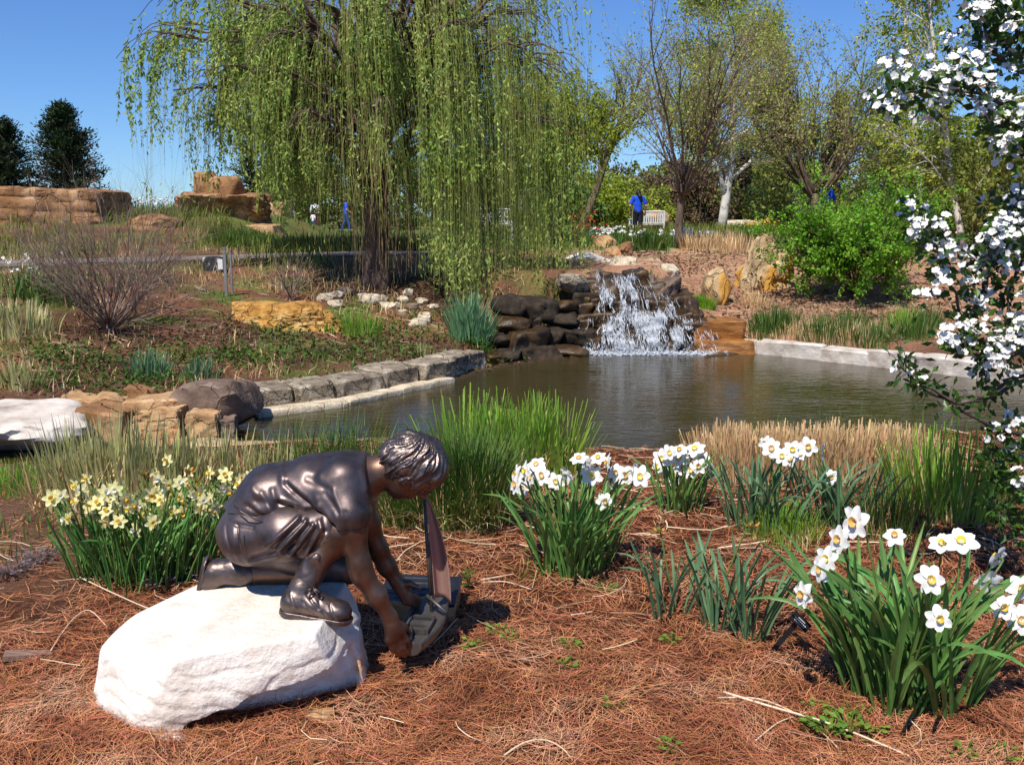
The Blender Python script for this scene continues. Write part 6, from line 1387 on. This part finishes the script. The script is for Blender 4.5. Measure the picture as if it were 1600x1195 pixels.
for key, (pts, r, nb, nl) in BRS.items():
    q = poly(pts, 14); q[1:-1] += rg.normal(0, .006, (12, 3)); mb.add(*tube1(q, np.linspace(r, r * .35, 14), 6))
    C, D = along(rg, q[None], nl * 3, .15); n = len(C); tw = nrm(rg.normal(size=(n, 3)) + [0, 0, .3]); C2 = C + tw * rg.uniform(.005, .07, (n, 1)); L = rg.uniform(.024, .055, n)
    lv_.add(*leaves(C2, nrm(tw + rg.normal(0, .4, (n, 3))), rg.normal(size=(n, 3)) + [0, 0, .8], L, L * .27))
    s_ = C[::7]; e_ = C2[::7]; mb.add(*tubes(np.stack([s_, (s_ + e_) / 2, e_], 1), np.full((len(s_), 3), .0016), 3))
    if nb:
        t_ = np.linspace(.3, 1, int(nb * 1.3)) * 13; j = np.minimum(t_.astype(int), 12)
        for ti, ji in zip(t_, j): cl_pts.append(lerp(q[ji], q[ji + 1], ti - ji) + rg.normal(0, .042, 3) + [0, -.01, .005])
cp_ = np.repeat(np.array(cl_pts), 9, 0); dr = randdir(len(cp_), rg) + [0, .25, 0]; Lq = rg.uniform(.025, .05, len(cp_)); lv_.add(*leaves(cp_ + nrm(dr) * .018, nrm(dr), rg.normal(size=(len(cp_), 3)) + [0, 0, .6], Lq, Lq * .28))
obj('branches', *mb.get(), m_cbark, ct, smooth=True); obj('foliage', *lv_.get(), m_ldark, ct, kind='stuff')
def flower5(seed, s_):
    rg = np.random.default_rng(seed); mb = MB()
    for p_ in range(5):
        a = p_ * 1.2566 + rg.normal(0, .08); ca, sa = math.cos(a), math.sin(a); rows = []; cu = rg.uniform(.05, .25)
        for t, w in ((.1, .12), (.45, .38), (.8, .46), (1.02, .26)):
            for s2 in (-1, 0, 1): rows.append((t * ca - w * s2 * sa, t * sa + w * s2 * ca, cu * t + .12 * abs(s2) * t))
        ix = np.arange(12).reshape(4, 3); mb.add(np.array(rows) * s_, np.stack([ix[:-1, :-1], ix[1:, :-1], ix[1:, 1:], ix[:-1, 1:]], -1).reshape(-1, 4))
    return mb.get()
FL5 = [flower5(i, .0145) for i in range(6)]; FM5 = []
for V, F in FL5: me = mesh_from(V, F, True); me.materials.append(m_blos); FM5.append(me)
rest = MB(); bud = MB(); dv8 = np.array([[1,0,0],[-1,0,0],[0,1,0],[0,-1,0],[0,0,1],[0,0,-1.]]); df8 = np.array([[0,2,4],[2,1,4],[1,3,4],[3,0,4],[2,0,5],[1,2,5],[3,1,5],[0,3,5]])
allf = []
for c in cl_pts:
    for i in range(rg.integers(5, 12)):
        d = nrm(rg.normal(size=3) + [-.3, -.7, .75]); p = c + d * rg.uniform(.022, .06)
        if rg.random() < .18: bud.add(dv8 * .0055 + p, df8); continue
        allf.append((p, nrm(d * .7 + np.array([-.25, -.5, .55]) + rg.normal(0, .3, 3)), rg.uniform(.75, 1.15), rg.integers(6)))
def inview(p):
    d = p - [0, 0, CAMZ]; w = d[1] * cp - d[2] * sp; x_ = 800 + d[0] / w * FPX; y_ = 597.5 - (d[1] * sp + d[2] * cp) / w * FPX; return (x_ < 1600) & (y_ > 0), w
order = sorted(range(len(allf)), key=lambda i: (not inview(allf[i][0])[0], inview(allf[i][0])[1] / allf[i][2]))
for r_, i in enumerate(order):
    p, n_, sc_, k_ = allf[i]; R3 = frame(n_) @ Matrix.Rotation(i * 1.7, 3, 'Z')
    if r_ < 295: inst('blossom', FM5[k_], Matrix.Translation(Vector(p)) @ R3.to_4x4() @ Matrix.Scale(sc_, 4), ct)
    else: rest.add(FL5[k_][0] * sc_ @ np.array(R3).T + p, FL5[k_][1])
obj('blossom_mass', *rest.get(), m_blos, ct, smooth=True, kind='stuff'); obj('buds', *bud.get(), m_bud, ct, smooth=True, kind='stuff')
# ------------------------------------------------------------------ planting of the far banks
def tuft(lab, px_, py_, n, r, h, w, m, seed, group=None, lean=(.05, .5), cat='plant', name='garden_plant', **k): return grass_clump(name, lab, G(px_, py_), n, r, h, w, m, seed, lean=lean, cat=cat, group=group, **k)
for i, (a, b_, n, r, h, w, m, lb) in enumerate([
    (230,588,150,.22,(.2,.34),.008,m_dleafb,'bluish iris leaves above the tan shore rocks'), (312,590,110,.18,(.16,.28),.007,m_dleafb,'smaller bluish iris leaves beside the brown boulder'),
    (36,602,90,.2,(.2,.32),.009,m_giris,'grey green leaves at the edge of the bare soil'), (25,520,260,.42,(.2,.4),.01,m_giris,'silvery green leaves beside the bare shrub'),
    (565,525,260,.26,(.22,.38),.006,m_gbrt,'bright grass clump beside the yellow boulder'), (735,530,240,.26,(.45,.75),.011,m_dleafb,'tall dark iris leaves near the shaded bank rocks'),
    (665,558,26,.1,(.15,.26),.008,m_giris,'thin upright sprouts on the mulch above the wall'), (1095,480,420,.22,(.15,.26),.006,m_lbri,'mop of bright green leaves beside the orange ledge'),
    (1212,515,300,.3,(.25,.42),.007,m_gdark,'green grass clump at the foot of the standing stone'), (1310,528,240,.3,(.25,.42),.006,m_gdark,'grass tuft below the bright green shrub'), (1408,522,200,.2,(.3,.5),.006,m_gbrt,'upright grass tuft beside the white edging'),
    (1015,450,90,.1,(.15,.3),.007,m_gdark,'sprouting plant among the crest rocks of the waterfall'), (1010,392,520,.42,(.35,.55),.012,m_gdark,'dense dark green daffodil leaves before the person in blue'),
    (85,470,200,.35,(.2,.34),.009,m_gdark,'dark leaves of the pale daffodils behind the bare shrub'), (510,520,60,.1,(.1,.2),.006,m_lbri,'leafy green plant under the yellow boulder')]):
    tuft(lb, a, b_, n, r, h, w, m, 600 + i)
for i, (a, b_) in enumerate([(1260,522),(1340,535),(1380,528),(1240,538),(1290,540),(1180,480)]): tuft('dry straw coloured grass on the right bank above the edging', a, b_, 160, .28, (.18, .34), .005, m_gdry, 630 + i, group='dry grass on the right bank')
for i, (a, b_) in enumerate([(1195,525),(1230,520),(1275,530),(1330,520),(1365,538),(1430,530),(1445,512)]): tuft('green grass tuft growing on the right bank above the edging', a, b_, 200, .24, (.2, .42), .006, m_gdark, 620 + i, group='green tufts on the right bank')
for i, (a, b_) in enumerate([(770,545),(800,520),(820,548),(850,500),(870,470),(790,500),(890,540),(760,560)]): tuft('trailing dark green plant growing between the shaded bank ledges', a, b_, 130, .2, (.12, .3), .008, m_lmid, 612 + i, group='plants on the shaded ledges', lean=(.3, .9))
for i, (a, b_) in enumerate([(1090,392),(1120,390),(1150,395),(1130,385)]): tuft('dry tan ornamental grass below the white trunked tree', a, b_, 200, .4, (.3, .55), .008, m_gdry, 640 + i, group='dry ornamental grass')
# hedge of dark iris leaves along the path behind the willow
for i, a in enumerate(range(455, 720, 24)): tuft('dark green iris leaves in the border behind the willow', a, 394, 330, .5, (.28, .45), .012, m_lever, 660 + i, group='dark iris border', lean=(.05, .35))
for i, a in enumerate((360, 385, 410, 432)): tuft('dark green leaves below the stacked boulders', a, 385, 260, .55, (.2, .4), .012, m_lmid, 680 + i, group='leaf border below the boulders', lean=(.05, .35))
for i, (a, b_) in enumerate([(1180,372),(1215,372),(1250,372),(1150,375)]): tuft('dark green leaves edging the lawn behind the standing stone', a, b_, 260, .8, (.3, .5), .016, m_gdark, 690 + i, group='leaf border on the far lawn')
# ground cover of the banks and far lawn
def cover(name, label, n, xr, yr, h, w, m, seed, mask): 
    rg = np.random.default_rng(seed); xx = rg.uniform(*xr, n); yy = rg.uniform(*yr, n); k = (pond_d(xx, yy) > .35) & (rg.random(n) < mask(xx, yy)); xx, yy = xx[k], yy[k]
    V, F = blades(rg, np.stack([xx, yy, H(xx, yy) - .01], -1), rg.uniform(*h, len(xx)), rg.uniform(.1, .8, len(xx)), w * rg.uniform(.6, 1.3, len(xx)), k=3)
    tag(obj(name, V, F, m), label, 'grass', kind='stuff')
pathd = lambda x, y: np.min(np.hypot(x[:, None] - px_p[None], y[:, None] - py_p[None]), 1)
px_p, py_p = np.interp(np.linspace(0, 6, 40), range(7), pp[:, 0]), np.interp(np.linspace(0, 6, 40), range(7), pp[:, 1])
nb_ = lambda x, y, s, f=1.0: sm((n2(x, y, f, 3, s) + .05) / .35)
cover('bank_grass', 'short green ground cover on the left bank', 20000, (-9, 0), (8, 18), (.03, .12), .008, m_gdark, 701, lambda x, y: nb_(x, y, 40, .8) * .75 * (pathd(x, y) > .95))
cover('bank_grass', 'bright weedy patches on the left bank', 12000, (-8, -.3), (8.2, 13.5), (.02, .07), .008, m_lmid, 702, lambda x, y: nb_(x, y, 41, 1.3) * .8 * sm((nb_(x, y, 45, .5) + .2)))
cover('bank_grass', 'dry stems on the left bank', 20000, (-9, 0.2), (8, 19), (.04, .2), .005, m_gdry, 703, lambda x, y: nb_(x, y, 42, .9) * .7 * (pathd(x, y) > .95))
cover('lawn_grass', 'green grass of the far lawn', 32000, (-22, 20), (19, 48), (.06, .22), .018, m_gdark, 704, lambda x, y: sm((y - 19.5) / 4) * (.45 + .55 * nb_(x, y, 43, .3)) * ((x > 5) | (x < -2) | (y > 21.5)) * (pathd(x, y) > 1) * np.where(x < -2, .5, 1))
cover('lawn_grass', 'tall wild meadow grass behind the dark trunk', 12000, (1.5, 12), (26, 42), (.25, .6), .016, m_loli, 705, lambda x, y: nb_(x, y, 44, .25))
cover('hill_grass', 'brown and olive stems on the left hill', 26000, (-18, -3), (15, 27), (.08, .4), .01, m_loli, 706, lambda x, y: nb_(x, y, 46, .5) * .8 * (pathd(x, y) > 1))
rg = np.random.default_rng(9)
def leafpatch(name, label, n, pts, spread, m, sz, seed, hgt=.08):
    rg = np.random.default_rng(seed); Cs = []
    for (a, b_) in pts: g = G(a, b_); Cs.append(g + rg.normal(0, 1, (n, 3)) * [spread, spread, 0] + np.abs(rg.normal(0, hgt, (n, 1))) * [0, 0, 1])
    C = np.concatenate(Cs); C[:, 2] = H(C[:, 0], C[:, 1]) + np.abs(rg.normal(0, hgt, len(C))); L = rg.uniform(.6, 1.3, len(C)) * sz
    tag(obj(name, *leaves(C, nrm(rg.normal(size=(len(C), 3)) * [1, 1, .4] + [0, 0, .3]), rg.normal(0, .5, (len(C), 3)) + [0, 0, 1], L, L * .3), m), label, 'plant', kind='stuff')
leafpatch('leafy_weeds', 'low leafy weeds on the left bank', 150, [(90,590),(70,605),(150,575),(215,605),(265,605),(370,560),(420,528),(450,530),(300,560),(520,512),(590,540),(640,555),(700,500),(660,500),(760,560)], .15, m_lmid, .045, 710)
leafpatch('leafy_weeds', 'dull green weeds on the left bank', 220, [(120,560),(330,570),(400,565),(480,555),(560,560),(240,560),(60,560),(160,605),(600,520)], .22, m_lmid, .05, 711)
leafpatch('leaf_litter', 'brown fallen leaves on the left bank', 420, [(100,540),(250,545),(400,540),(550,540),(650,530),(350,520),(470,450),(520,430),(650,440),(700,540),(580,470)], .45, m_lbrn, .05, 712, .02)
leafpatch('mulch_litter', 'bark chips and dead leaves on the right slope', 260, [(1100,470),(1130,500),(1160,470),(1080,420),(1040,405),(1150,430),(1250,455),(1220,470),(1000,400),(1110,400),(1180,400),(1420,470),(1460,500)], .5, m_lbrn, .06, 714, .015)
leafpatch('leaf_litter', 'brown litter on the shaded right bank', 300, [(1300,495),(1380,500),(1440,495),(1250,480)], .35, m_lbrn, .05, 713, .02)
# far daffodil drifts: leaves plus pale flower specks
m_far = mat('far_white_flower', [(.8,.8,.7), (.86,.85,.8)], rough=.7, scale=5)
m_fary = mat('far_yellow_flower', [S(222,180,40), S(238,206,90)], rough=.7, scale=5)
for i, (x0, x1, py_, Y, n, fm, lb) in enumerate([(920,972,366,26,60,m_far,'white daffodil drift on the lawn left of the person in blue'),(1048,1100,378,23,50,m_far,'white daffodil drift at the foot of the dark trunk'),(1165,1215,360,36,60,m_fary,'yellow daffodil drift on the far lawn'),(20,85,462,11.5,22,m_far,'pale daffodils behind the bare twiggy shrub'),(985,1035,380,20.6,16,m_far,'few white daffodils in the dark green leaves'),(130,270,318,24,60,m_far,'white flowering plants on the hill beside the stacked boulders')]):
    rg = np.random.default_rng(800 + i); a = P(x0, py_, Y); b_ = P(x1, py_, Y); xx = rg.uniform(a[0], b_[0], n); yy = Y + rg.normal(0, .35, n); zz = H(xx, yy); hh = rg.uniform(.28, .45, n) * (1 if Y < 30 else 1.4)
    root = thing('daffodil_drift', lb, 'daffodils', ((a[0] + b_[0]) / 2, Y, gz((a[0] + b_[0]) / 2, Y)))
    C = np.stack([xx, yy, zz + hh], -1); mb = MB()
    for r_ in range(3): D = randdir(n, rg); fs_ = .05 if Y < 15 else .085; mb.add(*leaves(C - D * fs_ / 2, D, rg.normal(size=(n, 3)) + [0, -1, .5], fs_, fs_ * .42))
    obj('flowers', *mb.get(), fm, root, kind='stuff'); nl = n * 8; xl = rg.uniform(a[0] - .1, b_[0] + .1, nl); yl_ = Y + rg.normal(0, .4, nl)
    V, F = blades(rg, np.stack([xl, yl_, H(xl, yl_) - .02], -1), rg.uniform(.2, .42, nl), rg.uniform(.05, .5, nl), .011, k=4); obj('leaves', V, F, m_gdark, root, kind='stuff')

# ------------------------------------------------------------------ people
m_skin = mat('skin', [S(190,140,112), S(206,158,130)], rough=.6, scale=8); m_blue = mat('blue_cotton', [S(20,66,196), S(30,86,222)], rough=.85, scale=5); m_black = mat('black_cotton', [(.012,.012,.02), (.022,.022,.03)], rough=.85, scale=5)
m_whitec = mat('white_cotton', [(.72,.72,.74), (.82,.82,.82)], rough=.85, scale=5); m_hair = mat('dark_hair', [(.010,.008,.007), (.022,.017,.014)], rough=.5, scale=20); m_denim = mat('blue_denim', [S(46,66,120), S(64,88,150)], rough=.9, scale=5); m_maroon = mat('dark_red_cloth', [S(70,34,34), S(96,50,46)], rough=.9, scale=5); m_shoe = mat('pale_shoe', [S(170,160,150), S(200,190,180)], rough=.7, scale=5)
def person(label, px_, py_feet, Y, hgt, rz, top, bottom, pose='stand', longhair=False, short=True, group=None, seed=0, hairm=None, sleeve=.5):
    """standing figure; built facing -y in a 1.7 m frame then scaled and turned"""
    g = P(px_, py_feet, Y); g[2] = gz(g[0], g[1]); s = hgt / 1.7; vx = .016 if Y < 40 else .024
    A = lambda *p: np.array(p, float)
    bend = {'stand': 0., 'walk': .05, 'bend': .75}[pose]
    def bd(p):
        p = np.asarray(p, float).copy()
        if p[2] > .95 and bend:
            dz = p[2] - .95; p[1] += -dz * math.sin(bend); p[2] = .95 + dz * math.cos(bend)
        return p
    st_ = .2 if pose == 'walk' else .0
    hips = [(-.09, 0, .92), (.09, 0, .92)]; knees = [(-.10, -.02 - st_ * .5, .50), (.10, -.02 + st_ * .4, .50)]; ank = [(-.10, .02 - st_, .09), (.10, .02 + st_, .09)]; toe = [(-.115, -.13 - st_, .035), (.115, -.13 + st_, .035)]
    sh = [bd((-.185, 0, 1.40)), bd((.185, 0, 1.40))]
    if pose == 'bend': el = [(-.22, -.42, .95), (.22, -.42, .95)]; wr = [(-.14, -.55, .78), (.14, -.55, .78)]
    elif pose == 'walk': el = [(-.25, -.02, 1.13), (.25, .06, 1.13)]; wr = [(-.25, -.22, .98), (.27, .0, .90)]
    else: el = [(-.29, .02, 1.13), (.29, .02, 1.13)]; wr = [(-.27, -.10, .90), (.27, -.10, .90)]
    neck = bd((0, 0, 1.44)); head = bd((0, -.03, 1.58))
    lo, hi = A(-.5, -.85, -.03), A(.5, .5, 1.78)
    B = Sdf(lo, hi, vx); B.ell(head, (.078, .095, .115), k=.02); B.ell(head + A(0, -.09, -.015), (.014, .02, .018), k=.015); B.ell(head + A(0, -.05, -.075), (.045, .045, .04), k=.03); B.cone(head - A(0, -.02, .06), neck, .05, .055, k=.03)
    for q in (-1, 1): B.ell(head + A(q * .078, .01, -.01), (.012, .02, .03), k=.01)
    B.chain([bd((0, 0, 1.36)), bd((0, 0, 1.15)), A(0, 0, .95)], [.12, .115, .13], k=.04, ys=.75)
    for i in (0, 1):
        B.chain([sh[i], el[i], wr[i]], [.05, .042, .03], k=.03); hd = A(*wr[i]) + nrm(A(*wr[i]) - A(*el[i])) * .09; B.chain([wr[i], (A(*wr[i]) + hd) / 2, hd], [.03, .036, .03], k=.02)
        for f_ in range(4): B.cone(hd + A((f_ - 1.5) * .018, 0, 0), hd + A((f_ - 1.5) * .02, -.01, 0) + nrm(A(*wr[i]) - A(*el[i])) * (.07 - .01 * abs(f_ - 1.3)), .011, .009, k=.006)
        B.cone((A(*wr[i]) + hd) / 2, hd + A((-1 if i else 1) * .045, -.03, 0), .013, .01, k=.008)
        B.chain([hips[i], knees[i], ank[i]], [.085, .058, .038], k=.04); B.chain([A(*ank[i]) + A(0, .03, -.05), toe[i]], [.042, .036], k=.03)
    ca, sa = math.cos(rz), math.sin(rz); Rz = np.array([[ca, -sa, 0], [sa, ca, 0], [0, 0, 1]])
    root = thing('person', label, 'person', g, group)
    def em(nm, sd, m, rl=1):
        V, F = sd.mesh()
        if len(V) == 0: return
        V = relax(V, F, rl); obj(nm, V * s @ Rz.T + g, F, m, root, smooth=True)
    em('body', B, m_skin)
    T = Sdf(lo, hi, vx); T.chain([bd((0, 0, 1.36)), bd((0, 0, 1.18)), A(0, 0, .93)], [.145, .14, .155], k=.04, ys=.75); T.cone(bd((-.15, 0, 1.40)), bd((.15, 0, 1.40)), .065, .065, k=.05)
    for i in (0, 1): T.chain([sh[i], lerp(A(*sh[i]), A(*el[i]), sleeve * 1.3)], [.068, .07], k=.03)
    T.cut((0, 0, -1), A(0, 0, .86)); em('shirt', T, top)
    T = Sdf(lo, hi, vx); T.chain([A(0, 0, .98), A(0, 0, .9)], [.135, .145], k=.03, ys=.8)
    for i in (0, 1):
        if short: T.chain([hips[i], lerp(A(*hips[i]), A(*knees[i]), 1.05)], [.105, .085], k=.03)
        else: T.chain([hips[i], knees[i], ank[i]], [.105, .078, .066], k=.03)
    T.cut((0, 0, -1), A(0, 0, .44 if short else .06)); em('shorts' if short else 'trousers', T, bottom)
    T = Sdf(lo, hi, vx); T.ell(head + A(0, .02, .02), (.092, .105, .118), k=.02)
    if longhair: T.chain([head + A(0, .06, 0), head + A(-.05, .12, -.12), head + A(-.09, .13, -.28)], [.085, .07, .04], k=.04)
    T.sub(lambda X, Y, Z: np.maximum(np.maximum((Y - (head[1] - .035)), (Z - (head[2] + .055))), -(Z - head[2] + .3)), lo, hi); em('hair', T, hairm or m_hair)
    for i in (0, 1):
        T = Sdf(lo, hi, vx); T.chain([A(*ank[i]) + A(0, .03, -.045), A(*toe[i])], [.052, .046], k=.03); T.cut((0, 0, 1), A(0, 0, .085)); em('shoe', T, m_shoe)
    return root
person('person in blue shirt and black shorts with long dark hair, seen from behind', 996, 372, 35, 1.66, math.pi, m_blue, m_black, 'stand', True, True)
person('person in a white shirt bending over a child on the lawn', 497, 362, 52, 1.72, -2.6, m_whitec, m_maroon, 'bend', False, False)
person('small child in white shirt and blue trousers in front of the bending adult', 490, 364, 50.5, .95, 2.6, m_whitec, m_denim, 'stand', False, False)
person('person in blue walking along the far path left of the willow trunk', 541, 363, 50, 1.62, 1.9, m_blue, m_denim, 'walk', False, False)
person('person in blue mostly hidden behind the bright green shrub', 1284, 376, 26, 1.64, math.pi, m_blue, m_black, 'stand', False, True)

# ------------------------------------------------------------------ benches, posts and small garden things
m_wood = mat('grey_teak', [S(120,112,104), S(160,152,142)], rough=.85, scale=6, stretch=(1, 1, 6), bump=.2); m_wpaint = mat('white_bench_paint', [(.66,.65,.62), (.76,.75,.72)], rough=.6, scale=6)
def bench(label, px_, py_, Y, rz, m, w=1.3, arch=False):
    g = P(px_, py_, Y); g[2] = gz(g[0], g[1]); root = thing('garden_bench', label, 'bench', g); ca, sa = math.cos(rz), math.sin(rz); Rz = np.array([[ca, -sa, 0], [sa, ca, 0], [0, 0, 1]])
    def pc(nm, c, s):
        V, F = box(c, s); return obj(nm, V @ Rz.T + g, F, m, root)
    for x_ in (-1, 1):
        pc('leg', (x_ * (w / 2 - .03), -.22, .22), (.06, .06, .48)); pc('leg', (x_ * (w / 2 - .03), .22, .45), (.06, .06, .94)); pc('armrest', (x_ * (w / 2 - .03), -.02, .64), (.07, .5, .035))
        pc('arm_support', (x_ * (w / 2 - .03), -.21, .54), (.05, .05, .17))
    for i in range(5): pc('seat_slat', (0, -.2 + i * .1, .43), (w - .004, .085, .025))
    n = 13
    for i in range(n):
        x_ = -w / 2 + .1 + (w - .2) * i / (n - 1); tp_ = .9 + (.22 * (1 - (2 * x_ / w) ** 2) if arch else 0); pc('back_slat', (x_, .225, (.5 + tp_) / 2), (.045, .02, tp_ - .5))
    pc('rail', (0, .225, .485), (w - .12, .035, .05))
    xs_ = np.linspace(-w / 2, w / 2, 9); zt = .92 + (.22 * (1 - (2 * xs_ / w) ** 2) if arch else 0 * xs_); V, F = tube1(np.stack([xs_, .225 + 0 * xs_, zt], -1), .035, 6); obj('top_rail', V @ Rz.T + g, F, m, root)
bench('grey wooden bench with arched fan back on the far left lawn', 437, 356, 48, .15, m_wood, 1.5, True)
bench('white slatted bench behind the person in blue', 1010, 368, 38, math.pi + .2, m_wpaint, 1.3)
bench('white bench glimpsed through the willow curtain', 772, 366, 30, .2, m_wpaint, 1.1)
m_post = mat('galvanised_steel', [S(128,130,128), S(168,170,168)], rough=.5, metal=.6, scale=12)
g = G(354, 462); g2 = G(363, 458)
for gg, top_, lb in ((g, 388, 'taller grey steel post standing on the left bank'), (g2, 392, 'thinner grey steel post beside the taller one')):
    r_ = thing('steel_post', lb, 'post', gg); tz = P(354, top_, gg[1])[2]; obj('shaft', *box([gg[0], gg[1], (gg[2] + tz) / 2 - .05], (.036 if gg is g else .022, .03, tz - gg[2] + .1)), m_post, r_); obj('cap', *box([gg[0], gg[1], tz + .006], (.044 if gg is g else .028, .038, .012)), m_post, r_)
m_sgn = mat('weathered_black_white', [(.02,.02,.02), (.05,.05,.05), (.7,.7,.68)], rough=.8, scale=7, detail=3, lo=.46, hi=.64)
sg = G(333, 425); ub = thing('utility_box', 'low weathered black and white box beside the steel posts', 'box', sg); obj('housing', *rockV(sg + [0, .1, .10], (.15, .12, .12), 4, sub=3, planes=BOXP, tilt=.03, soft=22, rough=.02), m_sgn, ub); obj('white_panel', *box(sg + [.12, -.035, .11], (.07, .01, .15)), m_wpaint, ub)
m_bkt = mat('blue_grey_bucket', [S(120,134,160), S(150,164,186)], rough=.5, scale=4)
bg_ = P(1107, 378, 28); bg_[2] = gz(bg_[0], bg_[1]); V, F = tubes(np.array([[bg_, bg_ + [0, 0, .15], bg_ + [0, 0, .3]]]), np.array([[.12, .135, .15]]), 12); o = obj('bucket', V, F, m_bkt, origin=bg_, smooth=True); tag(o, 'small blue grey bucket at the foot of the white trunked tree', 'bucket')
